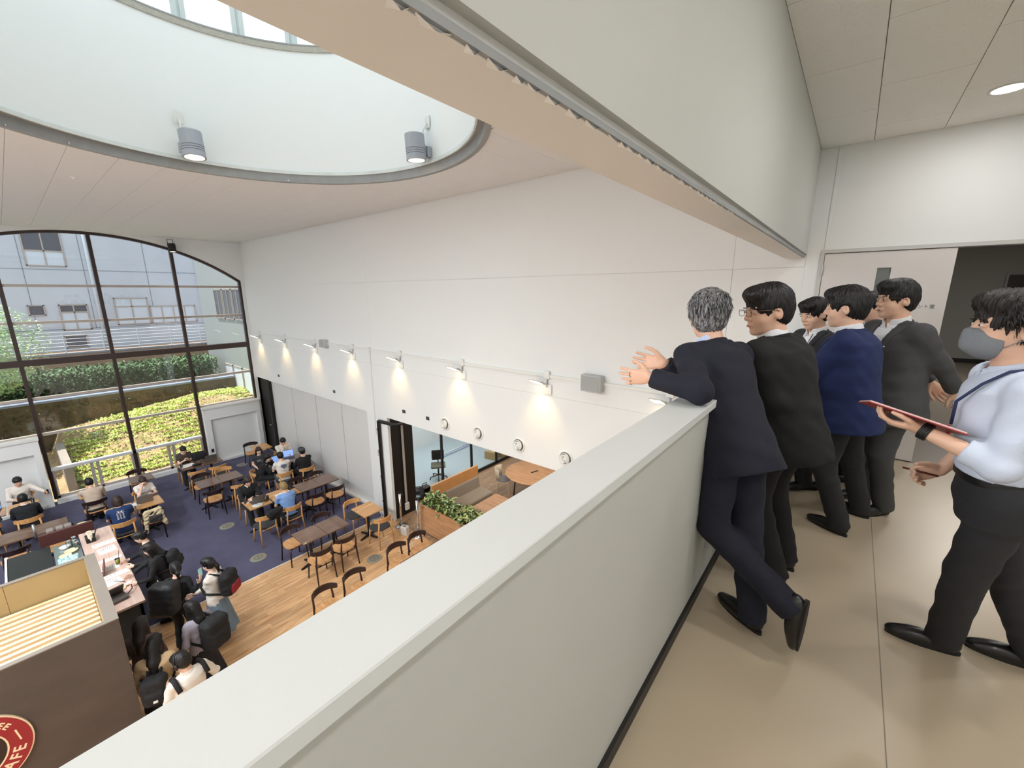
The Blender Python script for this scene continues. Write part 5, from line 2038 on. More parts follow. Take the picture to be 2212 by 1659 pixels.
for x, y, lb in ((-9.55, 5.15, 'small black power block on the carpet by the partition'), (-14.55, 3.95, 'small black power block on the carpet before the corner')):
    t = thing('power_block', lb, 'power block', (x, y, F0))
    MB().box(-.04, .04, -.09, .09, 0, .05, ch=.01).build('case', m_dark, t)
    MB().tube([(.04, 0, .02), (.2, -.1, .008), (.3, .05, .008), (.22, .15, .008), (.4, .1, .008), (.45, -.15, .008)], .005, 5).build('cord', m_dark, t)

# ------------------------------------------------------------------ the kiosk with the slatted lid
m_kio = mat('kiosk_brown_grey', srgb(84, 72, 64), .75, bump=.3, bscale=18, var=.10, vscale=2.2, stretch=(1, 1, 2.5))
m_rim = mat('kiosk_rim', srgb(134, 124, 114), .6, var=.04, vscale=4)
m_yel = mat('ply_yellow', srgb(176, 152, 108), .6, var=.04, vscale=3)
m_slat = wood('slat_pine', srgb(222, 194, 152), srgb(242, 222, 186), .5, 2.0, (10, 1.0, 8), perobj=.05)
m_slat_s = mat('slat_edge', srgb(250, 226, 150), .5)
KX0, KX1, KY0, KY1, KZ = -8.16, -6.19, -2.6, .245, -2.0
ki = thing('coffee_kiosk', 'grey brown coffee kiosk with slatted top and round red sign', 'kiosk', (0, 0, F0))
Z = lambda z: z - F0
w_ = .115
MB().box(KX1 - .03, KX1, KY0, KY1, 0, Z(KZ)).box(KX0, KX1 - .03, KY1 - .03, KY1, Z(-2.9), Z(KZ)).box(KX1 - .5, KX1 - .03, KY1 - .03, KY1, 0, Z(-2.9)).box(KX0, KX1, KY0, KY0 + .03, 0, Z(KZ)).build('shell', m_kio, ki)
MB().box(KX0, KX0 + .04, KY0, KY1, Z(-2.75), Z(KZ) - .0).build('back_fascia', m_kio, ki)
b = MB()
b.box(KX0 - .0, KX1 + .002, KY1 - w_, KY1 + .002, Z(KZ), Z(KZ) + .012)
b.box(KX1 - w_ * .55, KX1 + .002, KY0, KY1 - w_, Z(KZ), Z(KZ) + .012)
b.box(KX0 - .0, KX0 + .07, KY0, KY1 - w_, Z(KZ), Z(KZ) + .012)
b.build('rim', m_rim, ki)
for y0, y1 in ((KY0 + .03, -1.3), (-1.296, -.62), (-.616, KY1 - w_)):
    box('inner_panel', KX0 + .041, KX0 + .062, y0, y1, Z(-2.42), Z(KZ), m_yel, ki)
box('inner_panel', KX0 + .06, KX1 - .1, KY1 - w_ + .0, KY1 - w_ + .012, Z(-2.42), Z(KZ), m_yel, ki)
box('inner_panel', KX1 - .07, KX1 - .06, KY0 + .05, KY1 - w_, Z(-2.42), Z(KZ), m_yel, ki)
for i in range(15):
    x0 = KX0 + .10 + i * .118
    if x0 + .07 > KX1 - .07:
        break
    MB().box(x0, x0 + .056, KY0 + .04, KY1 - w_ - .005, Z(-2.45), Z(-2.40), ch=.003).build('slat', m_slat, ki)
box('slat_bed', KX0 + .06, KX1 - .07, KY0 + .04, KY1 - w_, Z(-2.50), Z(-2.46), mat('slat_bed_pale', srgb(176, 138, 92), .6), ki)
sg = thing('round_sign', 'round dark red cafe sign with cream lettering on the kiosk', 'sign', (KX1 + .012, -1.0, -2.82))
m_red = mat('sign_red', srgb(150, 28, 38), .5)
m_crm = mat('sign_cream', srgb(240, 214, 178), .5)
XM = Matrix(((0, 0, 1, 0), (1, 0, 0, 0), (0, 1, 0, 0), (0, 0, 0, 1)))


def disc(r0, r1, x0, x1, m_, name, n=56):
    mb = MB()
    v, f = [], []
    for k in range(n):
        a = 2 * PI * k / n
        for (r_, x_) in ((r1, x0), (r1, x1), (r0, x1), (r0, x0)):
            v.append((x_, r_ * math.cos(a), r_ * math.sin(a)))
    for k in range(n):
        for q in range(4):
            f.append((k * 4 + q, ((k + 1) % n) * 4 + q, ((k + 1) % n) * 4 + (q + 1) % 4, k * 4 + (q + 1) % 4))
    mb.add(v, f)
    return mb.build(name, m_, sg)


disc(.001, .448, -.012, .012, m_crm, 'back_disc')
disc(.275, .436, .012, .016, m_red, 'red_band')
disc(.265, .277, .012, .018, m_crm, 'inner_line')
disc(.001, .262, .012, .015, mat('sign_brown', srgb(40, 20, 20), .5), 'inner_disc')
for sgn in (1, -1):
    v, f = [], []
    for x_ in (.015, .019):
        for k in range(24):
            a = 2 * PI * k / 24
            v.append((x_, -.02 + .175 * math.cos(a), sgn * .088 + .072 * math.sin(a) * (1 if math.sin(a) * sgn > 0 else .92)))
    f = [tuple(range(24)), tuple(range(24, 48))] + [(k, (k + 1) % 24, (k + 1) % 24 + 24, k + 24) for k in range(24)]
    MB().add(v, f).build('bean_half', m_crm, sg)
for s_, a, r_, up in [('T', 116, .355, 1), ('H', 106, .355, 1), ('E', 97, .355, 1), ('C', 80, .355, 1), ('O', 69, .355, 1), ('F', 59, .355, 1), ('F', 51, .355, 1), ('E', 43, .355, 1), ('E', 34.5, .355, 1),
                      ('C', -62, .355, 0), ('A', -46, .355, 0), ('F', -32, .355, 0), ('E', -19, .355, 0)]:
    ar = math.radians(a)
    rot = ar - PI / 2 if up else ar + PI / 2
    M_ = Matrix.Translation((.016, r_ * math.cos(ar), r_ * math.sin(ar))) @ Matrix.Rotation(rot, 4, 'X') @ XM
    text_mesh('letter', s_, .080 if up else .125, m_crm, sg, M_, .002, bold=.0025)
M_ = Matrix.Rotation(math.radians(8), 4, 'X')
MB().box(.016, .019, .345, .358, -.07, .07, M_).build('dash', m_crm, sg)

# ------------------------------------------------------------------ the counter
m_ctr = wood('counter_pink_oak', srgb(206, 172, 156), srgb(226, 198, 184), .35, 1.6, (1.0, 12, 4), coat=.15)
co = thing('service_counter', 'pinkish oak service counter running away behind the kiosk', 'counter', (0, 0, F0))
MB().box(-11.95, -8.40, .20, .68, .91, .95, ch=.004).build('worktop', m_ctr, co)
MB().box(-11.90, -8.42, .60, .64, 0, .91).build('front_panel', mat('counter_front', srgb(60, 66, 68), .6), co)
MB().box(-8.46, -8.42, .22, .64, 0, .91).build('end_panel', mat('counter_front', srgb(60, 66, 68), .6), co)
MB().box(-11.92, -11.88, .22, .64, 0, .91).build('end_panel', mat('counter_front', srgb(60, 66, 68), .6), co)
m_inox = mat('stainless', srgb(176, 186, 186), .28, .8)
b1 = thing('prep_table', 'stainless work table with ice, plates and jars behind the counter', 'table', (0, 0, F0))
MB().box(-11.85, -8.5, -.18, .19, .86, .89, ch=.004).build('worktop', m_inox, b1)
for x in (-11.8, -10.2, -8.6):
    for y in (-.14, .15):
        MB().tube([(x, y, 0), (x, y, .86)], .018, 8).build('leg', m_inox, b1)
fr_ = thing('under_counter_fridge', 'black topped low fridge beside the prep table', 'fridge', (0, 0, F0))
MB().box(-12.0, -10.6, -.75, -.22, 0, .86, ch=.006).build('body', mat('fridge_black', srgb(26, 27, 28), .4), fr_)
MB().box(-12.02, -10.58, -.77, -.21, .86, .875).build('top', mat('fridge_black', srgb(26, 27, 28), .4), fr_)
MB().box(-12.12, -11.0, -.80, -.76, .70, .875).build('pale_edge', m_white, fr_)
dv = thing('divider_shelf', 'dark brown shelf divider across the far end of the counter', 'shelf', (0, 0, F0))
MB().box(-12.36, -12.30, -.34, .46, .76, 1.02, ch=.004).build('board', mat('shelf_brown', srgb(88, 52, 48), .4), dv)
for y in (-.30, .42):
    MB().tube([(-12.33, y, 0), (-12.33, y, .76)], .02, 8).build('leg', m_iron, dv)
MB().box(-12.55, -12.36, -.34, .46, .93, .96).build('ledge', mat('shelf_brown', srgb(88, 52, 48), .4), dv)
CZ2 = F0 + .95
PZ = F0 + .89
for k, (x, y) in enumerate(((-12.45, -.16), (-12.45, -.02), (-12.45, .10))):
    t = thing('basket', ('clear grey basket on the divider ledge, left one', 'clear grey basket on the divider ledge, middle one', 'clear grey basket on the divider ledge, right one')[k], 'basket', (x, y, F0 + .96), 0, 'baskets on the divider ledge')
    MB().box(-.07, .07, -.055, .055, 0, .10, ch=.012).build('tub', mat('basket_smoke', srgb(150, 138, 134), .3), t)
tag(MB().lathe([(.001, 0), (.07, 0), (.08, .02), (.001, .03)], (0, 0, 0), 20).build('lid', mat('lid_cream', srgb(222, 206, 160), .5), loc=(-12.45, .30, F0 + .96)), 'round cream lid on the divider ledge', 'lid')
tag(MB().tube([(0, 0, 0), (0, 0, .30)], .02, 12).build('bottle', m_inox, smooth=True, loc=(-12.44, -.36, F0 + .96)), 'slim metal bottle at the left end of the divider', 'bottle')
for k, (x, y, r_, m_) in enumerate(((-11.62, -.02, .085, m_white), (-11.35, .05, .10, mat('dish_cream', srgb(236, 222, 178), .4)), (-11.2, -.04, .09, mat('dish_cream', srgb(236, 222, 178), .4)))):
    o = MB().lathe([(.001, .0), (r_ * .6, 0), (r_, .04), (r_ * .93, .04), (r_ * .55, .01), (.001, .01)], n=24, close=False).build('bowl', m_, smooth=True, loc=(x, y, PZ))
    tag(o, ('blue rimmed white bowl on the prep table', 'cream dish on the prep table', 'second cream dish on the prep table')[k], 'bowl', 'dishes on the prep table')
for k, (x, y) in enumerate(((-11.72, .12), (-11.55, .12), (-11.6, .04), (-11.42, .14))):
    t = thing('jar', ('steel topped glass jar, leftmost of the four on the prep table', 'steel topped glass jar at the back of the four jars', 'steel topped glass jar in front of the other three', 'steel topped glass jar nearest the pink counter')[k], 'jar', (x, y, PZ), 0, 'jars on the prep table')
    MB().lathe([(.035, 0), (.04, .02), (.04, .11), (.03, .13)], n=16).build('glass_body', m_glass2, t, smooth=True)
    MB().lathe([(.034, .13), (.034, .15), (.001, .155)], n=16, close=False).build('lid', m_chrome, t)
rr = random.Random(21)
ic = thing('ice_tray', 'open tray of ice and pale tubs on the prep table', 'tray', (0, 0, PZ))
MB().box(-11.1, -9.6, -.15, .12, 0, .05).build('tray', mat('tray_aqua', srgb(176, 214, 214), .2), ic)
b = MB()
for k in range(160):
    x, y, s_ = rr.uniform(-11.05, -9.65), rr.uniform(-.12, .10), rr.uniform(.015, .03)
    M_ = Matrix.Translation((x, y, .06)) @ Matrix.Rotation(rr.uniform(0, 3), 4, 'X') @ Matrix.Rotation(rr.uniform(0, 3), 4, 'Z')
    b.box(-s_, s_, -s_, s_, -s_, s_, M_)
q = b.build('ice', mat('ice', srgb(200, 226, 226), .08), ic)
q['kind'] = 'stuff'
tag(implicit('cloth', [(rbox((0, 0, .025), (.10, .07, .02), .02), 0, 'u')], .012, mat('cloth_red', srgb(150, 26, 34), .8), None, wrinkle(.01, 3, 1.5)), 'crumpled red cloth on the prep table', 'cloth').location = (-9.75, -.12, PZ + .06)
# what lies on the counter
bx = thing('cup_holder', 'black bin of cream paper cups and straws on the counter', 'holder', (-11.45, .34, CZ2))
MB().box(-.12, .12, -.07, .07, 0, .10, ch=.01).build('bin', m_dark, bx)
for k in range(4):
    MB().lathe([(.03, 0), (.04, .14), (.001, .14)], (-.09 + .06 * k, 0, .03), 14).build('paper_cup', mat('cup_cream', srgb(232, 220, 196), .6), bx)
for k in range(4):
    MB().tube([(.0 + .02 * k, .05, .05), (-.05 + .03 * k, .12, .26)], .005, 5).build('straw', m_black, bx)
for k, (x, y, w1, d1, a, lb) in enumerate(((-11.10, .50, .18, .34, 6, 'white price card stand at the far end of the counter'), (-10.75, .50, .26, .26, 4, 'tray of white order slips on the counter'),
                                         (-10.30, .46, .12, .38, 2, 'white menu sheet before the pink tray'), (-9.62, .44, .16, .44, 3, 'long white menu sheet in front of the red menu board'),
                                         (-9.38, .38, .22, .30, 12, 'folded white menu sheet near the payment tray'), (-9.95, .42, .18, .30, -5, 'second menu sheet with small print'))):
    t = thing('menu_sheet', lb, 'menu', (x, y, CZ2), math.radians(a), 'menu sheets on the counter')
    MB().box(-w1 / 2, w1 / 2, -d1 / 2, d1 / 2, 0, .008).build('sheet', m_paper, t)
    b = MB()
    rr = random.Random(k)
    for i in range(7):
        yy = -d1 / 2 + .03 + i * (d1 - .06) / 7
        b.box(-w1 * .35, -w1 * .35 + w1 * rr.uniform(.15, .4), yy, yy + .006, .008, .0088)
    q = b.build('print', mat('print_dark', srgb(130, 112, 106), .7), t)
    q['kind'] = 'stuff'
mr_ = thing('menu_board', 'dark red folding menu board standing on the counter', 'menu board', (-9.86, .34, CZ2), math.radians(-4))
M_ = Matrix.Rotation(math.radians(-14), 4, 'X')
MB().box(-.17, .17, -.006, .006, 0, .20, M_).build('board', mat('menu_red', srgb(104, 40, 40), .5), mr_)
for q in (.12, .06):
    MB().box(-.12, .06, .006, .008, q, q + .012, M_).build('print_line', m_crm, mr_)
MB().box(-.03, .03, .006, .008, .085, .11, M_).build('print_mark', m_crm, mr_)
box('strut', -.02, .02, -.10, -.0, 0, .01, m_dark, mr_)
t = thing('drink_stand', 'small glass with a green drink and black straw on the counter', 'glass', (-9.98, .56, CZ2))
MB().lathe([(.03, 0), (.036, .12), (.034, .12), (.001, .01)], n=16, close=False).build('cup', m_glass2, t, smooth=True)
MB().lathe([(.027, .008), (.032, .09), (.001, .09)], n=14, close=False).build('drink', mat('drink_green', srgb(168, 160, 70), .2), t, smooth=True)
MB().tube([(0, 0, .02), (-.06, .05, .24)], .004, 6).build('straw', m_black, t)
rg = thing('register', 'black register stand with card reader at the near end of the counter', 'register', (-8.75, .38, CZ2), math.radians(10))
MB().box(-.22, .12, -.16, .12, 0, .05, ch=.006).build('base', mat('register_grey', srgb(96, 88, 84), .5), rg)
M_ = Matrix.Translation((-.12, -.02, .05)) @ Matrix.Rotation(math.radians(35), 4, 'Y')
MB().box(-.01, .01, -.16, .14, 0, .22, M_, ch=.004).build('display', mat('register_grey', srgb(96, 88, 84), .5), rg)
MB().tube([(.0, .14, .02), (-.05, .22, .05), (-.12, .24, .09), (-.1, .17, .10)], .008, 6).build('cord', m_dark, rg)
tag(MB().lathe([(.001, .0), (.09, 0), (.10, .015), (.001, .02)], n=24).build('coin_dish', mat('lid_cream', srgb(222, 206, 160), .5), loc=(-9.06, .44, CZ2)), 'round cream coin dish beside the register', 'dish')
t = thing('card_reader', 'small card reader with a glowing screen and cable', 'card reader', (-9.12, .58, CZ2), math.radians(20))
MB().box(-.04, .04, -.04, .04, 0, .03, ch=.006).build('case', m_white, t)
MB().box(-.03, .03, -.03, .03, .03, .032).build('screen', mat('reader_screen', srgb(200, 190, 255), emit=1.5), t)
MB().tube([(-.04, 0, .01), (-.15, .0, .01), (-.3, -.05, .01)], .005, 6).build('cord', m_dark, t)

# ------------------------------------------------------------------ alcove beyond the opening
for x, y, top, lb in ((-8.27, 5.57, -3.23, 'slim chrome barrier post with round base, left one'), (-7.60, 5.585, -3.19, 'slim chrome barrier post with round base, right one in front of the planter')):
    t = thing('barrier_post', lb, 'post', (x, y, F0), 0, 'chrome barrier posts')
    MB().lathe([(.16, 0), (.16, .012), (.04, .03), (.001, .03)], n=26, close=False).build('base', m_chrome, t, smooth=True)
    MB().tube([(0, 0, .02), (0, 0, top - F0)], .028, 14).build('pole', m_chrome, t, smooth=True)
    MB().lathe([(.034, 0), (.036, .05), (.001, .055)], (0, 0, top - F0), 16, False).build('cap', m_black, t)
    MB().tube([(.03, 0, top - F0 + .02), (.10, .02, top - F0 - .02)], .02, 8).build('belt_clip', m_black, t)
t = thing('power_unit', 'white multi socket unit on the floor between the barrier posts', 'power unit', (-7.90, 5.40, F0), math.radians(15))
MB().box(-.09, .09, -.06, .06, 0, .22, ch=.008).build('case', m_white, t)
MB().box(-.05, .05, -.035, .035, .22, .223).build('grille', mat('disc_dark', srgb(120, 116, 104), .5), t)
m_plw = wood('planter_wood', srgb(168, 122, 84), srgb(196, 150, 110), .4, 2.0, (1.0, 8, 12))
pl = thing('planter', 'wooden planter box with a hedge of variegated leaves', 'planter', (0, 0, F0))
MB().box(-7.67, -5.6, 5.73, 5.76, .05, .77).box(-7.67, -7.64, 5.76, 6.12, .05, .77).box(-7.67, -5.6, 6.09, 6.12, .05, .77).box(-7.64, -5.6, 5.76, 6.09, .60, .66).build('box', m_plw, pl)
MB().box(-7.6, -5.7, 5.80, 6.05, 0, .05).build('plinth', m_black, pl)
rr = random.Random(31)
m_leafs = [mat('leaf_green', srgb(72, 104, 52), .45, var=.2, vscale=8), mat('leaf_variegated', srgb(186, 190, 124), .45, var=.2, vscale=10), mat('leaf_deep', srgb(44, 74, 40), .45, var=.2, vscale=8)]
lm_ = []
for k in range(6):
    L, w_ = rr.uniform(.13, .19), rr.uniform(.04, .06)
    v = []
    for i in range(6):
        tt = i / 5
        ww_ = w_ * math.sin(PI * (tt * .92 + .06)) ** .8
        x_, z_ = L * tt, L * (.35 * tt - .75 * tt * tt)
        v += [(x_, -ww_, z_ + .010), (x_, 0, z_), (x_, ww_, z_ + .010)]
    f = []
    for i in range(5):
        f += [(i * 3, i * 3 + 3, i * 3 + 4, i * 3 + 1), (i * 3 + 1, i * 3 + 4, i * 3 + 5, i * 3 + 2)]
    me = bpy.data.meshes.new('leaf')
    me.from_pydata(v, [], f)
    me.materials.append(m_leafs[0 if k % 3 else 2])
    me.materials.append(m_leafs[1])
    for p in me.polygons:
        if (p.index // 2 + k) % 3 == 0 or (k % 2 and p.index % 2):
            p.material_index = 1
    lm_.append(me)
for k in range(290):
    x = rr.uniform(-7.60, -5.72)
    o = bpy.data.objects.new('leaf', lm_[k % 6])
    hz_ = rr.uniform(.72, 1.02)
    o.location = (x, 5.93 + rr.uniform(-.12, .12), hz_)
    o.rotation_euler = (rr.uniform(-.6, .6), rr.uniform(-1.3, .3), rr.uniform(0, 2 * PI))
    o.scale = (1.15, 1.15, 1.15)
    link(o, pl)
b = MB()
for k in range(26):
    x = -7.55 + k * .072
    b.tube([(x, 5.93, .64), (x + rr.uniform(-.05, .05), 5.93 + rr.uniform(-.08, .08), .92)], .006, 5)
q = b.build('stems', m_leafs[2], pl)
q['kind'] = 'stuff'
bs_ = thing('bench', 'high backed bench with orange wood panel and taupe cushions', 'bench', (-7.75, 0, F0))
MB().box(-.03, .03, 6.17, 7.86, 0, 1.05, ch=.004).build('back_panel', wood('bench_wood', srgb(204, 144, 84), srgb(214, 156, 98), .4, 2, (8, 1, 1)), bs_)
m_cush = mat('cushion_taupe', srgb(150, 136, 120), .85, bump=.2, bscale=80)
q = MB().box(.0, .10, 6.19, 7.84, 0, .34, ch=.03).build('back_cushion', m_cush, bs_)
q.location = (.04, 0, .40)
q.rotation_euler = (0, math.radians(-9), 0)
MB().box(.06, .62, 6.19, 7.84, .30, .44, ch=.03).build('seat_cushion', m_cush, bs_)
MB().box(.06, .60, 6.20, 7.83, 0, .30).build('seat_base', m_plw, bs_)
t = thing('bench_table', 'long wooden bench table behind the planter', 'table', (-6.45, 0, F0))
MB().box(-.17, .45, 6.22, 7.38, .69, .72, ch=.003).build('tabletop', m_plw, t)
for y in (6.4, 7.2):
    MB().tube([(.14, y, 0), (.14, y, .69)], .035, 10).build('column', m_iron, t)
    MB().box(-.1, .4, y - .03, y + .03, 0, .03).build('foot', m_iron, t)
rt_ = thing('round_meeting_table', 'large round wooden meeting table with a slot in the top', 'table', (-6.62, 9.10, F0))
MB().lathe([(.001, .69), (.84, .69), (.86, .70), (.86, .715), (.84, .72), (.001, .72)], n=56, close=False).build('tabletop', m_plw, rt_)
MB().box(-.13, .13, -.03, .03, .72, .722, Matrix.Rotation(1.3, 4, 'Z')).build('cable_slot', m_black, rt_)
for k in range(4):
    a = PI / 4 + k * PI / 2
    MB().tube([(.55 * math.cos(a), .55 * math.sin(a), .69), (.62 * math.cos(a), .62 * math.sin(a), 0)], .022, 8).build('leg', m_iron, rt_)
t = thing('shell_chair', 'pale curved chair at the round meeting table', 'chair', (-7.42, 8.62, F0), math.radians(30))
b = MB()
v, f = [], []
for i in range(9):
    a = math.radians(110 + 140 * i / 8)
    for z_, r_ in ((.45, .20), (.62, .235), (.80, .25)):
        v.append((r_ * math.cos(a), r_ * math.sin(a), z_))
for i in range(8):
    for j in range(2):
        f.append((i * 3 + j, i * 3 + j + 1, (i + 1) * 3 + j + 1, (i + 1) * 3 + j))
b.add(v, f)
q = b.build('backrest', mat('shell_cream', srgb(206, 190, 166), .5), t, smooth=True)
q.modifiers.new('t', 'SOLIDIFY').thickness = .012
MB().prism(outline(.21, .21, 18, 2.6), .43, .455).build('seat', mat('shell_grey', srgb(130, 128, 132), .7), t)
for sx in (1, -1):
    for sy in (1, -1):
        MB().tube([(.15 * sx, .15 * sy, .43), (.2 * sx, .2 * sy, 0)], .010, 6).build('leg', mat('shell_cream', srgb(206, 190, 166), .5), t)
t = thing('office_chair', 'grey swivel office chair behind the glass partition', 'chair', (-9.70, 8.05, F0), math.radians(-40))
implicit('backrest', [(rbox((-.2, 0, .72), (.03, .20, .17), .03), 0, 'u')], .014, m_dark, t)
implicit('seat', [(rbox((.02, 0, .45), (.22, .23, .035), .035), 0, 'u')], .014, mat('seat_olive', srgb(112, 108, 92), .9), t)
MB().tube([(-.19, 0, .6), (-.2, 0, .42), (-.02, 0, .40)], .02, 8).build('back_bar', m_black, t, smooth=True)
MB().tube([(0, 0, .1), (0, 0, .42)], .03, 10).build('column', m_black, t, smooth=True)
for k in range(5):
    a = 2 * PI * k / 5
    MB().tube([(0, 0, .11), (.28 * math.cos(a), .28 * math.sin(a), .07)], .018, 8).build('leg', m_black, t)
    MB().lathe([(.025, -.02), (.028, 0), (.025, .02)], n=12, M=Matrix.Translation((.28 * math.cos(a), .28 * math.sin(a), .03)) @ Matrix.Rotation(PI / 2, 4, 'X')).build('castor', m_black, t)
t = thing('floor_cleaner', 'low round black cleaning machine behind the glass', 'machine', (-9.42, 7.02, F0))
MB().lathe([(.17, 0), (.18, .03), (.18, .10), (.15, .12), (.06, .12), (.05, .14), (.001, .14)], n=30, close=False).build('body', m_dark, t, smooth=False)
MB().box(.2, .42, -.14, .14, 0, .30, ch=.03).build('tank', m_dark, t)
MB().tube([(.3, -.08, .3), (.3, -.08, .38), (.3, .08, .38), (.3, .08, .3)], .012, 6).build('handle', m_dark, t)
for x, y, w1, lb in ((-9.45, 10.35, .22, 'brown cardboard box on the lab floor, larger one'), (-9.2, 10.75, .18, 'brown cardboard box on the lab floor by the frame')):
    t = thing('cardboard_box', lb, 'box', (x, y, F0), .2, 'cardboard boxes behind the glass')
    MB().box(-w1, w1, -.15, .15, 0, .26).build('carton', mat('cardboard', srgb(176, 146, 100), .8), t)
    MB().box(-w1, w1, -.02, .02, .26, .262).build('tape', m_crm, t)
tb = thing('fluorescent_fitting', 'long white lamp fitting lying on the lab floor behind the glass', 'lamp', (-11.0, 10.05, F0), .06)
MB().box(-.10, .10, -.75, .75, 0, .05).build('tray', mat('tray_blue_white', srgb(176, 186, 206), .4), tb)
MB().tube([(0, -.7, .07), (0, .7, .07)], .02, 8).build('tube', m_white, tb, smooth=True)
# ================================================================== people on the gallery
m_navy = mat('suit_navy', srgb(23, 25, 41), .85, bump=.25, bscale=500)
m_blk = mat('suit_black', srgb(20, 20, 22), .85, bump=.25, bscale=500)
m_blue = mat('suit_blue', srgb(26, 40, 86), .85, bump=.25, bscale=500)
m_gsuit = mat('suit_grey', srgb(72, 72, 73), .88, bump=.3, bscale=400, var=.06, vscale=200)
m_dsuit = mat('suit_dark_grey', srgb(46, 46, 50), .88, bump=.3, bscale=400)
m_tr = mat('trousers_charcoal', srgb(42, 42, 46), .88, bump=.3, bscale=400)
m_shw = mat('shirt_pale_blue', srgb(206, 214, 232), .8, bump=.15, bscale=60)
m_shirtb = mat('shirt_blueish', srgb(196, 212, 240), .8)
m_skinref = skin_mat(0)


def grey_hair():
    m = mat('hair_grey', srgb(96, 94, 94), .5)
    t = m.node_tree
    b_ = t.nodes['Principled BSDF']
    tc = t.nodes.new('ShaderNodeTexCoord')
    mp = t.nodes.new('ShaderNodeMapping')
    mp.inputs['Scale'].default_value = (1, 1, .22)
    t.links.new(tc.outputs['Object'], mp.inputs[0])
    n = t.nodes.new('ShaderNodeTexNoise')
    n.inputs['Scale'].default_value = 95
    n.inputs['Detail'].default_value = 5
    n.inputs['Distortion'].default_value = 1.2
    t.links.new(mp.outputs[0], n.inputs['Vector'])
    r = t.nodes.new('ShaderNodeValToRGB')
    e = r.color_ramp.elements
    e[0].position, e[0].color = .40, (*srgb(42, 41, 42), 1)
    e[1].position, e[1].color = .70, (*srgb(176, 176, 178), 1)
    t.links.new(n.outputs[0], r.inputs[0])
    t.links.new(r.outputs[0], b_.inputs['Base Color'])
    return m


def hair_tufts(J, m_, n=260, length=.055, seed=1, zmin=-.06):
    """small tapering locks lying over the hair mass"""
    r_ = random.Random(seed)
    b_ = MB()
    for k in range(n):
        az = r_.uniform(.75, 2 * PI - .75)
        z = r_.uniform(zmin, .115)
        rz_ = math.sqrt(max(0, 1 - ((z - .03) / .105) ** 2))
        p = V3(-.016 + .106 * rz_ * math.cos(az), .087 * rz_ * math.sin(az), z)
        nn = nrm(V3((p[0] + .016) / .106, p[1] / .087, (z - .03) / .105))
        dn = V3(-.25 + r_.uniform(-.3, .3), r_.uniform(-.45, .45), -1.0)
        dn = nrm(dn - nn * (dn @ nn))
        L = length * r_.uniform(.5, 1.1)
        q = [p + nn * .001, p + dn * L * .5 + nn * .006, p + dn * L + nn * r_.uniform(-.004, .008)]
        b_.tube([J['H'](*x) for x in q], [.0035, .003, .0006], 4)
    o = b_.build('hair_locks', m_, J['root'], smooth=True)
    o['kind'] = 'stuff'


def watch(J, i, m_, name='wristwatch'):
    w = J['WR'][i]
    d = nrm(J['WR'][i] - J['EL'][i])
    u_ = nrm(np.cross(d, V3(0, 0, 1)))
    v_ = np.cross(d, u_)
    b_ = MB()
    for off in (-.010, -.003, .003, .010):
        b_.tube([w - d * .022 + d * off + (u_ * math.cos(a) + v_ * math.sin(a)) * .030 for a in np.linspace(0, 2 * PI, 17)], .0065, 6, cap=False)
    b_.build(name, m_, J['root'], smooth=True)


# --- the grey haired man leaning on the parapet
def ex1(J):
    hair_tufts(J, m_hg, 420, .05, 3)
    watch(J, 1, m_black)
    # two rings on the left hand
    w = J['WR'][0]
    d = nrm(J['toLd']((-1, .02, -.12)))
    n_ = nrm(J['toLd']((0, 1, 0)) - d * (J['toLd']((0, 1, 0)) @ d))
    t_ = np.cross(n_, d)
    for off, i, m_ in ((.0105, 1, mat('ring_gold', srgb(196, 180, 140), .25, 1.0)), (-.028, 3, mat('ring_gold', srgb(196, 180, 140), .25, 1.0))):
        ang = math.radians((i - 1.5) * -5.5 * 1.3)
        dd = d * math.cos(ang) + t_ * math.sin(ang)
        c = w + d * .088 * 1.03 + t_ * off * 1.03 + dd * .016
        a2 = np.cross(dd, n_)
        MB().tube([c + (n_ * math.cos(q) + a2 * math.sin(q)) * .0105 for q in np.linspace(0, 2 * PI, 15)], .0018, 5, cap=False).build('finger_ring', m_, J['root'])
    # vent of the jacket
m_hg = grey_hair()
person('grey haired man in a navy suit leaning on the parapet with both hands out', (-.22, 2.22, 0), 152, 1.03, near=True, top='suit', topm=m_navy, botm=m_navy, shirtm=m_shirtb,
       pelvis=(.165, .03, .97), lean=26, side=2, hyaw=-34, hpitch=2, hairm=m_hg, hairdisp=.003, fat=.97, headscale=1.06,
       hands=((-.75, 2.02, 1.29), (-.76, 2.24, 1.33)), poles=((.45, -1, -.55), (.4, .2, -1)), hdir=((-1, .02, -.12), (-1, .05, -.02)), hnorm=((0, 1, .1), (0, -1, .25)), curl=(9, 9),
       feet=((-.065, 2.11, .185), (-.20, 2.20, 0)), toes=(16, -6), foot_pitch=(88, 0), knee=((-1, .1, .3), (-1, .3, 0)), extra=ex1, hem=-.17)

# --- black suit, glasses
def ex2(J):
    pass
person('black haired man with glasses in a black suit beside the leaning man', (-.14, 2.76, 0), 160, 1.03, near=True, top='suit', topm=m_blk, botm=m_blk,
       pelvis=(.08, .02, .95), lean=13, side=-2, hyaw=58, hpitch=8, glasses=True, fat=1.12, headscale=1.12, hairdisp=.003, face_cut=-.008,
       hands=((-.50, 2.72, 1.12), (-.52, 3.0, 1.16)), poles=((.2, .1, -1), (.6, .4, -1)), feet=((-.16, 2.66, 0), (-.13, 2.88, 0)), toes=(10, -10), extra=ex2, hem=-.19)

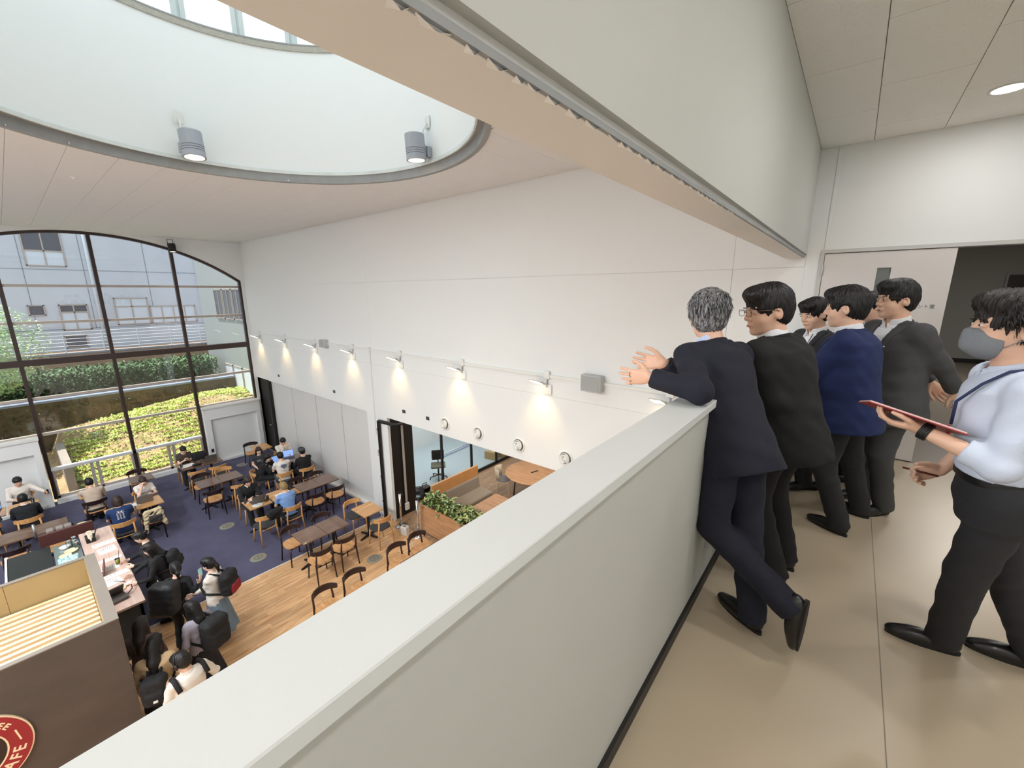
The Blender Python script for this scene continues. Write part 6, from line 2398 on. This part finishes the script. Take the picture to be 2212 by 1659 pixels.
# --- small figure behind, looking down
person('dark haired man in a dark grey suit looking down between the others', (-.14, 4.30, 0), 222, .985, near=True, top='suit', topm=m_dsuit, botm=m_tr,
       pelvis=(.06, .02, .90), lean=6, hyaw=8, hpitch=16, fat=1.0, feet=((-.14, 4.22, 0), (.02, 4.36, 0)), hands=((-.2, 4.02, .88), (-.28, 4.42, .85)),
       extra=lambda J: MB().tube([J['n0'] + J['f'] * .07 * 1 + J['l'] * .05, J['p0'] + J['u'] * .30 + J['f'] * .150 + J['l'] * .015, J['p0'] + J['u'] * .18 + J['f'] * .150], .003, 5).build('lanyard', mat('lanyard_navy', srgb(34, 44, 84), .6), J['root']))

# --- blue jacket
person('man in a bright navy blue jacket with arms folded, seen from behind', (.09, 3.62, 0), 172, 1.02, near=True, top='suit', topm=m_blue, botm=m_tr,
       pelvis=(.04, .0, .94), lean=6, side=1, hyaw=2, hpitch=6, fat=1.14, headscale=1.08, hands=((-.16, 3.74, 1.14), (-.14, 3.60, 1.06)), poles=((-.3, -1, -.3), (1.6, .9, -.2)),
       feet=((.12, 3.56, 0), (.24, 3.96, 0)), toes=(-22, -10), knee=((-1, 0, .1), (-1, .3, .1)), hem=-.17,
       extra=lambda J: MB().tube([J['n0'] + J['f'] * .07 + J['l'] * .05, J['p0'] + J['u'] * .2 + J['f'] * .15], .003, 5).build('lanyard', mat('lanyard_navy', srgb(34, 44, 84), .6), J['root']))

# --- hidden man between the two
person('dark haired man almost hidden between the blue jacket and grey suit', (.16, 4.75, 0), 200, 1.0, near=False, top='suit', topm=m_dsuit, botm=m_tr, hyaw=5, hpitch=4)


# --- grey suit, glasses
def ex6(J):
    f_, l_, u_, p_, s_ = J['f'], J['l'], J['u'], J['p0'], J['s']
    m_b = mat('badge_silver', srgb(196, 204, 214), .3, .6)
    c = p_ + u_ * .355 * s_ + f_ * .160 * s_ + l_ * .088 * s_
    MB().tube([c, c + l_ * .014 + u_ * .006], .005, 8).build('lapel_badge', m_b, J['root'])
    for sg_ in (1, -1):
        MB().tube([J['n0'] + f_ * .075 + l_ * .045 * sg_ - u_ * .02, p_ + u_ * .33 * s_ + f_ * .155 * s_ + l_ * .022 * sg_, p_ + u_ * .22 * s_ + f_ * .160 * s_], .004, 5).build('lanyard', mat('lanyard_blue', srgb(40, 66, 140), .6), J['root'])
    for k in range(3):
        c = p_ + u_ * (.22 + .08 * k) * s_ + f_ * .148 * s_
        MB().tube([c - f_ * .004, c + f_ * .004], .005, 8).build('shirt_button', m_dark, J['root'])
person('tall man with glasses in a mid grey suit, hands behind his back', (.36, 4.14, 0), 218, 1.045, near=True, top='suit', topm=m_gsuit, botm=m_gsuit, glasses=True,
       pelvis=(.07, -.01, .97), lean=6, hyaw=-8, hpitch=2, fat=1.08, headscale=1.04, hands=((.66, 4.20, .98), (.58, 4.32, .97)), poles=((.5, -1, -.2), (0.4, 1, -.2)),
       feet=((.38, 4.10, 0), (.27, 4.33, 0)), toes=(8, -8), extra=ex6, hem=-.20)


# --- masked man at the right edge
def ex7(J):
    f_, l_, u_, p_, s_ = J['f'], J['l'], J['u'], J['p0'], J['s']
    n0 = J['n0']
    m_l = mat('lanyard_navy', srgb(34, 44, 84), .6)
    MB().tube([n0 - f_ * .088 + u_ * .016 + l_ * .02, n0 - f_ * .045 + l_ * .088 + u_ * .020, n0 + f_ * .03 + l_ * .102 + u_ * .012, n0 + f_ * .095 + l_ * .098 - u_ * .035, p_ + u_ * .38 * s_ + f_ * .155 + l_ * .075, p_ + u_ * .28 * s_ + f_ * .158 + l_ * .045], .0055, 6).build('lanyard', m_l, J['root'], smooth=True)
    b_ = MB()
    c = p_ + u_ * .275 * s_ + f_ * .165 + l_ * .045
    b_.tube([c, c - u_ * .07], .006, 6)
    b_.build('red_pen', mat('pen_red', srgb(176, 40, 44), .4), J['root'])
    # shirt pocket, belt
    implicit('belt', [(loft(p_, J['TF'], (.050, .084), (.150, .148), (.110, .108), grow=.012), 0, 'u')], .006, m_black, J['root'])
    q = p_ - f_ * .075 + l_ * .155 + u_ * .015
    MB().tube([q, q + u_ * .004 + l_ * .012, q + l_ * .03 + u_ * .012], .017, 12).build('bottle_cap', mat('cap_white', srgb(226, 226, 216), .4), J['root'])
    watch(J, 0, m_black)
    hair_tufts(J, MATS['hair_soft_black'], 170, .04, 9, .0)
person('young man in a white shirt and grey face mask holding a clipboard', (.66, 2.62, 0), 186, 1.0, near=True, top='collar', topm=m_shw, botm=m_tr, hair='short',
       hairm=mat('hair_soft_black', srgb(34, 27, 25), .55, bump=.5, bscale=90, stretch=(1, 1, .25)),
       pelvis=(.13, .18, .92), lean=6, side=0, hyaw=6, hpitch=-2, mask=True, hem=.078, headscale=1.05, hairdisp=.007, face_cut=-.016, sleeve='half',
       hands=((.27, 2.27, 1.165), (.41, 2.62, .90)), poles=((.4, -.35, -1), (.5, .6, -.8)), hdir=((-1, -.02, .12), (-.8, -.3, -.3)), hnorm=((0, .25, 1), (0, -.9, -.2)), curl=(30, 55),
       feet=((.55, 2.62, 0), (.85, 2.74, 0)), toes=(-2, -4), knee=((-1, 0, .1), (-1, .1, 0)), extra=ex7)
cp = thing('clipboard', 'red backed clipboard with papers in the masked man\'s hand', 'clipboard', (.235, 2.31, 1.20), math.radians(182))
cp.rotation_euler = (math.radians(14), math.radians(-16), math.radians(184))
MB().box(-.155, .155, -.11, .11, -.004, .0, ch=.001).build('board', mat('clipboard_red', srgb(160, 62, 66), .5), cp)
MB().box(-.15, .15, -.105, .105, .0, .006).build('papers', mat('paper_pinkish', srgb(226, 196, 190), .8), cp)
MB().box(-.155, -.12, -.03, .03, .006, .014, ch=.002).build('clip', m_chrome, cp)
tag(MB().tube([(-.08, 0, .01), (.04, 0, 0)], .005, 8).build('pen', mat('pen_dark_red', srgb(92, 34, 30), .4), smooth=True, loc=(.36, 2.57, .885)), 'dark pen in the right hand of the masked man', 'pen')
# ================================================================== people in the café
hb_brown = mat('hair_dark_brown', srgb(50, 34, 30), .5, bump=.4, bscale=60, stretch=(1, 1, .25))
hb_fair = mat('hair_fair', srgb(150, 124, 78), .55, bump=.4, bscale=60, stretch=(1, 1, .25))
c_white = mat('tee_white', srgb(226, 218, 208), .85)
c_black = mat('tee_black', srgb(26, 26, 29), .85)
c_dark = mat('cloth_charcoal', srgb(38, 38, 42), .85)
c_denim = mat('denim', srgb(110, 128, 144), .9, bump=.3, bscale=80, var=.12, vscale=5)
GP = 'students seated in the cafe'
GQ = 'people queuing at the counter'


def sit(label, x, y, deg, s=.97, hl=None, hr=None, lean=12, reach=.40, z=.765, **kw):
    a = math.radians(deg)
    F_ = Vector((math.cos(a), math.sin(a), 0))
    L_ = Vector((-math.sin(a), math.cos(a), 0))
    P = Vector((x, y, F0))
    q = []
    for i, (sg_, h) in enumerate(((1, hl), (-1, hr))):
        if h == 'lap':
            q.append(tuple(P + F_ * .26 + L_ * .08 * sg_ + Vector((0, 0, .62))))
        elif h == 'face':
            q.append(tuple(P + F_ * .30 + L_ * .05 * sg_ + Vector((0, 0, 1.00))))
        elif h is None:
            q.append(tuple(P + F_ * reach + L_ * .11 * sg_ + Vector((0, 0, z))))
        else:
            q.append(tuple(P + F_ * h[0] + L_ * h[1] + Vector((0, 0, h[2]))))
    kw.setdefault('hpitch', 22)
    return person(label, (x, y, F0), deg, s, group=GP, seated=True, pelvis=(-.03, 0, .545), lean=lean, hands=tuple(q), **kw)


def back_print(J, m_, kind):
    f_, l_, u_, p_, s_ = J['f'], J['l'], J['u'], J['p0'], J['s']
    c = p_ + u_ * .33 * s_ - f_ * .148 * s_
    M_ = Matrix(((-l_[0] * -1, u_[0], -f_[0], c[0]), (-l_[1] * -1, u_[1], -f_[1], c[1]), (-l_[2] * -1, u_[2], -f_[2], c[2]), (0, 0, 0, 1)))
    # x axis runs to the viewer's right when seen from behind
    M_ = Matrix(((-l_[0], u_[0], -f_[0], c[0]), (-l_[1], u_[1], -f_[1], c[1]), (-l_[2], u_[2], -f_[2], c[2]), (0, 0, 0, 1)))
    b_ = MB()
    rr_ = random.Random(4)
    if kind == 'list':
        b_.box(-.07, .07, .045, .050, -.004, .004, M_)
        for i in range(8):
            for j in range(3):
                x0 = -.07 + j * .05
                b_.box(x0, x0 + rr_.uniform(.018, .036), .030 - i * .018, .037 - i * .018, -.004, .004, M_)
        for j in range(5):
            b_.box(-.06 + j * .026, -.042 + j * .026, .085, .093, -.004, .004, M_)
        for sx in (-.03, .02):
            b_.lathe([(.016, 0), (.016, .004), (.001, .004)], (sx, .066, 0), 12, False, M_)
    else:
        for i in range(6):
            n = (6, 7, 7, 5, 3, 1)[i]
            for j in range(n):
                x0 = (j - n / 2) * .024
                b_.box(x0 + .002, x0 + .018, .06 - i * .024 - .016 * (j % 2), .078 - i * .024 - .016 * (j % 2) + .006, -.004, .004, M_)
        b_.box(-.045, .045, -.105, -.099, -.004, .004, M_)
    o = b_.build('shirt_print', m_, J['root'])
    o['kind'] = 'stuff'


def chest_text(J, txt, size, m_, up=.30, off=.135, dx=0):
    f_, l_, u_, p_, s_ = J['f'], J['l'], J['u'], J['p0'], J['s']
    c = p_ + u_ * up * s_ + f_ * off * s_ + l_ * dx
    M_ = Matrix(((l_[0], u_[0], f_[0], c[0]), (l_[1], u_[1], f_[1], c[1]), (l_[2], u_[2], f_[2], c[2]), (0, 0, 0, 1)))
    text_mesh('shirt_lettering', txt, size, m_, J['root'], M_, .004)


sit('man in a loose white shirt facing the room at the left window', -16.28, -.52, 0, topm=c_white, top='collar', hl=(.45, .42, .80), hpitch=20, hyaw=10)
sit('man in a black sweater seen from behind at the left window table', -14.48, -.46, 180, topm=mat('sweater_black', srgb(26, 28, 34), .9), top='collar', shirtm=c_white, hpitch=14, fat=1.05)
sit('person in grey at the left edge of the picture', -14.62, -1.10, 180, topm=mat('tee_grey', srgb(120, 122, 120), .85), hpitch=10, hair='short')
sit('man in a beige tee seen from behind at the window', -14.46, .66, 182, topm=mat('tee_beige', srgb(196, 176, 158), .85), sleeve='short', hl='face', hpitch=18, lean=18, hairm=None)
sit('curly haired person in a navy tee with white print on the back', -12.58, .93, 178, topm=mat('tee_navy', srgb(26, 52, 98), .85), sleeve='short', hair='bob', hairm=hb_brown, hpitch=24, lean=14, hairdisp=.012, botm=mat('shorts_navy', srgb(34, 44, 74), .85),
    extra=lambda J: back_print(J, m_white, 'list'))
sit('woman in a white tee working at a silver laptop', -13.98, 1.56, 0, .93, female=True, topm=c_white, hair='bun', hairm=hb_brown, hr='face', lean=20, hpitch=26, sleeve='short', skin=1)
sit('woman in a dark brown top looking at her phone near the window', -15.76, 2.83, 0, .93, female=True, topm=mat('top_brown', srgb(70, 58, 52), .85), sleeve='short', hair='bun', hl=(.30, .05, .82), hr=(.30, -.05, .82), hpitch=30, skin=1)
tag(MB().box(-.04, .04, -.035, .035, -.004, .004, ch=.003).build('phone', m_black, loc=(-15.39, 2.83, F0 + .88)), 'black phone in the hands of the woman in brown', 'phone')
sit('long haired woman in a black tee with pale lettering and a dark skirt', -13.80, 4.32, -22, .93, female=True, topm=mat('tee_faded_black', srgb(48, 48, 54), .85), sleeve='short', hair='long', hairm=hb_brown, hl=(.42, .1, .76), hr='lap', bottom='skirt', botm=c_dark, bare=True, skin=1, hyaw=14, hpitch=18,
    extra=lambda J: chest_text(J, 'CHI', .085, m_white, .32, .138))
sit('woman with black hair and dotted black skirt leaning to the table', -13.02, 4.05, 72, .93, female=True, topm=c_black, hair='long', hl='face', bottom='skirt', botm=mat('skirt_dotted', srgb(34, 34, 38), .85), bare=True, skin=1, lean=24, hyaw=-50, hpitch=20)
sit('man in a white tee with a blue print on the back', -12.47, 4.47, 176, .98, topm=c_white, sleeve='short', hpitch=20, lean=10, botm=mat('jeans_grey', srgb(88, 100, 106), .9), extra=lambda J: back_print(J, mat('print_blue', srgb(70, 100, 140), .7), 'mark'))
sit('man in an open white shirt resting his chin on his hand', -13.98, 5.08, -4, .98, topm=c_white, top='collar', hr='face', hpitch=28, lean=10)


def flatcap(J):
    H = J['H']
    hs_ = J['hs']
    implicit('cap', [(ell(H(-.01, 0, .055), np.array((.118, .098, .072)) * hs_, J['HF']), 0, 'u'), (ell(H(.085, 0, .035), np.array((.055, .070, .012)) * hs_, J['HF']), .02, 'u'), (halfspace(H(0, 0, .015), -J['HF'][2]), 0, 'i')], .009,
             mat('cap_grey', srgb(74, 76, 80), .9, bump=.4, bscale=80), J['root'])


sit('man in a black jacket and dark grey cap by the white partition', -12.32, 5.03, 184, 1.0, topm=mat('jacket_black', srgb(22, 22, 25), .85), hpitch=8, lean=8, hair='short', extra=flatcap, fat=1.12)
sit('man in a black sweater with a pale collar typing at a laptop', -11.62, 3.25, 0, .98, top='collar', topm=c_black, shirtm=mat('collar_cream', srgb(226, 214, 196), .85), hairm=hb_brown, hpitch=26, lean=10, hair='bob', face_cut=-.01)
sit('fair haired person in a light blue tee seen from behind', -10.28, 3.70, 182, .97, topm=mat('tee_light_blue', srgb(122, 158, 212), .85), sleeve='short', hairm=hb_fair, hpitch=20, lean=14)


# ------------------------------------------------------------------ standing
def bag_on_back(J, m_, name='backpack', w_=.16, h_=.23, d_=.11, drop=.30, mr=None, side_=0, red=None):
    f_, l_, u_, p_, s_ = J['f'], J['l'], J['u'], J['p0'], J['s']
    c = p_ + u_ * drop * s_ - f_ * (.145 * s_ + d_) + l_ * side_
    TF_ = J['TF']
    o = implicit(name, [(rbox(c, (d_, w_, h_), .075, TF_), 0, 'u'), (rbox(c - f_ * d_ * .75 - u_ * h_ * .3, (.05, w_ * .78, h_ * .5), .045, TF_), .02, 'u')], J['hc'], m_, J['root'], wrinkle(.0035, 3, 1.2))
    if red:
        implicit('front_pocket', [(rbox(c - f_ * d_ * .95 - u_ * h_ * .35, (.045, w_ * .80, h_ * .45), .045, TF_), .0, 'u')], J['hc'], red, o)
    for sg_ in (1, -1):
        pts = [c + u_ * h_ * .8 + f_ * d_ * .8 + l_ * .06 * sg_, J['n0'] + l_ * sg_ * .085 * s_ - f_ * .01 + u_ * .012, J['n0'] + l_ * sg_ * .115 * s_ + f_ * .085 * s_ - u_ * .06 * s_, p_ + u_ * .30 * s_ + f_ * .135 * s_ + l_ * sg_ * .14 * s_,
               p_ + u_ * .18 * s_ + f_ * .06 * s_ + l_ * sg_ * .185 * s_, c - u_ * h_ * .7 + f_ * d_ * .6 + l_ * sg_ * w_ * .8]
        MB().tube(pts, .018, 6).build('strap', m_, o, smooth=True)
    return o


def stand(label, x, y, deg, s=.95, **kw):
    kw.setdefault('hpitch', 14)
    return person(label, (x, y, F0), deg, s, group=GQ, **kw)


def wh(x, y, z):
    return (x, y, F0 + z)


m_den = c_denim
stand('woman with glasses in black at the far end of the counter', -9.75, 1.02, 248, .91, female=True, top='shirt', topm=c_black, hair='bun', glasses='b', hands=(wh(-9.6, .72, 1.0), wh(-9.95, .70, .98)), hpitch=22, lean=8, extra=None, skin=1)
stand('woman in black with a dotted scarf paying at the counter', -9.02, 1.06, 244, .94, female=True, topm=c_black, hair='long', hands=(wh(-8.95, .66, 1.0), wh(-9.3, .62, .99)), hpitch=24, lean=10, bottom='skirt', botm=mat('skirt_cream', srgb(200, 190, 172), .85), skin=1,
      extra=lambda J: bag_on_back(J, m_bag, w_=.13, h_=.17, d_=.08))


def exC(J):
    bag_on_back(J, mat('rucksack_black', srgb(34, 34, 36), .6, bump=.2, bscale=60), w_=.19, h_=.26, d_=.14, drop=.26, side_=.05)
stand('person in all black with a large black rucksack holding up a phone', -8.02, 1.02, 142, .905, topm=c_black, hair='pony', hands=(wh(-8.35, 1.1, 1.0), wh(-7.82, 1.30, 1.20)), poles=(None, (.6, .2, -1)), hpitch=12, hyaw=36, lean=12, extra=exC, female=True)
tag(MB().box(-.004, .004, -.036, .036, -.075, .075, ch=.003).build('phone', mat('phone_screen', srgb(150, 190, 186), .2, emit=.35), loc=(-7.84, 1.34, F0 + 1.335), rz=.6), 'phone with a pale screen held up by the person in black', 'phone')


def exD(J):
    bag_on_back(J, m_bag, w_=.15, h_=.21, d_=.10, drop=.27, red=mat('bag_red', srgb(140, 24, 38), .7))
    chest_text(J, 'CLIENT', .052, mat('print_maroon', srgb(112, 40, 44), .7), .30, .150, -.0)
stand('woman in a white top and long denim skirt with a red black backpack', -7.72, 1.47, 226, .935, female=True, topm=c_white, hair='pony', bottom='skirt', botm=m_den, hands=(wh(-7.98, 1.40, 1.02), wh(-7.85, 1.22, 1.0)), poles=((.3, .8, -1), (.8, -.3, -1)), hpitch=10, hyaw=-8, glasses=True,
      shoem=mat('shoe_cream', srgb(214, 206, 178), .6), extra=exD, skin=1)
stand('long haired woman in a lavender grey blouse with a black backpack', -6.80, 1.02, 204, .905, female=True, topm=mat('blouse_lavender', srgb(158, 152, 164), .85), hair='long', botm=c_black, bottom='skirt', extra=lambda J: bag_on_back(J, m_bag, w_=.17, h_=.24, d_=.12, drop=.24, side_=-.05), hpitch=18)
stand('woman with long brown hair standing close to the kiosk', -6.98, .44, 150, .90, female=True, topm=mat('blouse_brown', srgb(92, 72, 66), .85), hair='long', hairm=mat('hair_red_brown', srgb(38, 26, 24), .5, bump=.4, bscale=60, stretch=(1, 1, .25)), hpitch=20, botm=c_dark)
def exG(J):
    o = bag_on_back(J, m_bag, w_=.14, h_=.19, d_=.09, drop=.16)
    s_ = J['s']
    c = J['p0'] + J['u'] * .10 * s_ - J['f'] * (.145 * s_ + .235) + J['l'] * -.02
    M_ = Matrix(((J['l'][0], J['u'][0], -J['f'][0], c[0]), (J['l'][1], J['u'][1], -J['f'][1], c[1]), (J['l'][2], J['u'][2], -J['f'][2], c[2]), (0, 0, 0, 1)))
    MB().box(-.022, .022, -.014, .014, -.004, .006, M_).build('white_label', m_white, o)


stand('woman in a beige knit top with a small black backpack', -6.38, .48, 160, .92, female=True, topm=mat('knit_beige', srgb(196, 168, 130), .9, bump=.4, bscale=120), hair='long', botm=c_dark, hpitch=18, hyaw=-15,
      extra=exG)


def exH(J):
    H, hs_ = J['H'], J['hs']
    b_ = MB()
    b_.tube([H(-.01, .095 * math.cos(a), .02 + .118 * math.sin(a)) for a in np.linspace(-.1, PI + .1, 20)], .009, 8)
    o = b_.build('headphones', m_dark, J['root'], smooth=True)
    for sg_ in (1, -1):
        implicit('ear_cup', [(ell(H(-.008, .095 * sg_, -.005), np.array((.036, .020, .042)) * hs_, J['HF']), 0, 'u')], .008, m_dark, o)
    f_, l_, u_, p_, s_ = J['f'], J['l'], J['u'], J['p0'], J['s']
    for sg_ in (1, -1):
        MB().tube([J['sh'][0 if sg_ > 0 else 1] + u_ * .062 + f_ * .05 - l_ * sg_ * .03, J['sh'][0 if sg_ > 0 else 1] + u_ * .066 - f_ * .03 - l_ * sg_ * .02, J['sh'][0 if sg_ > 0 else 1] - u_ * .05 - f_ * .125 - l_ * sg_ * .02], .028, 8).build('strap', m_bag, J['root'], smooth=True)
stand('man in a white shirt with black headphones nearest the parapet', -5.74, .68, 196, .945, top='collar', topm=c_white, botm=c_dark, extra=exH, hpitch=20, hyaw=18, hands=(wh(-6.0, .5, 1.05), wh(-6.05, .95, .95)))
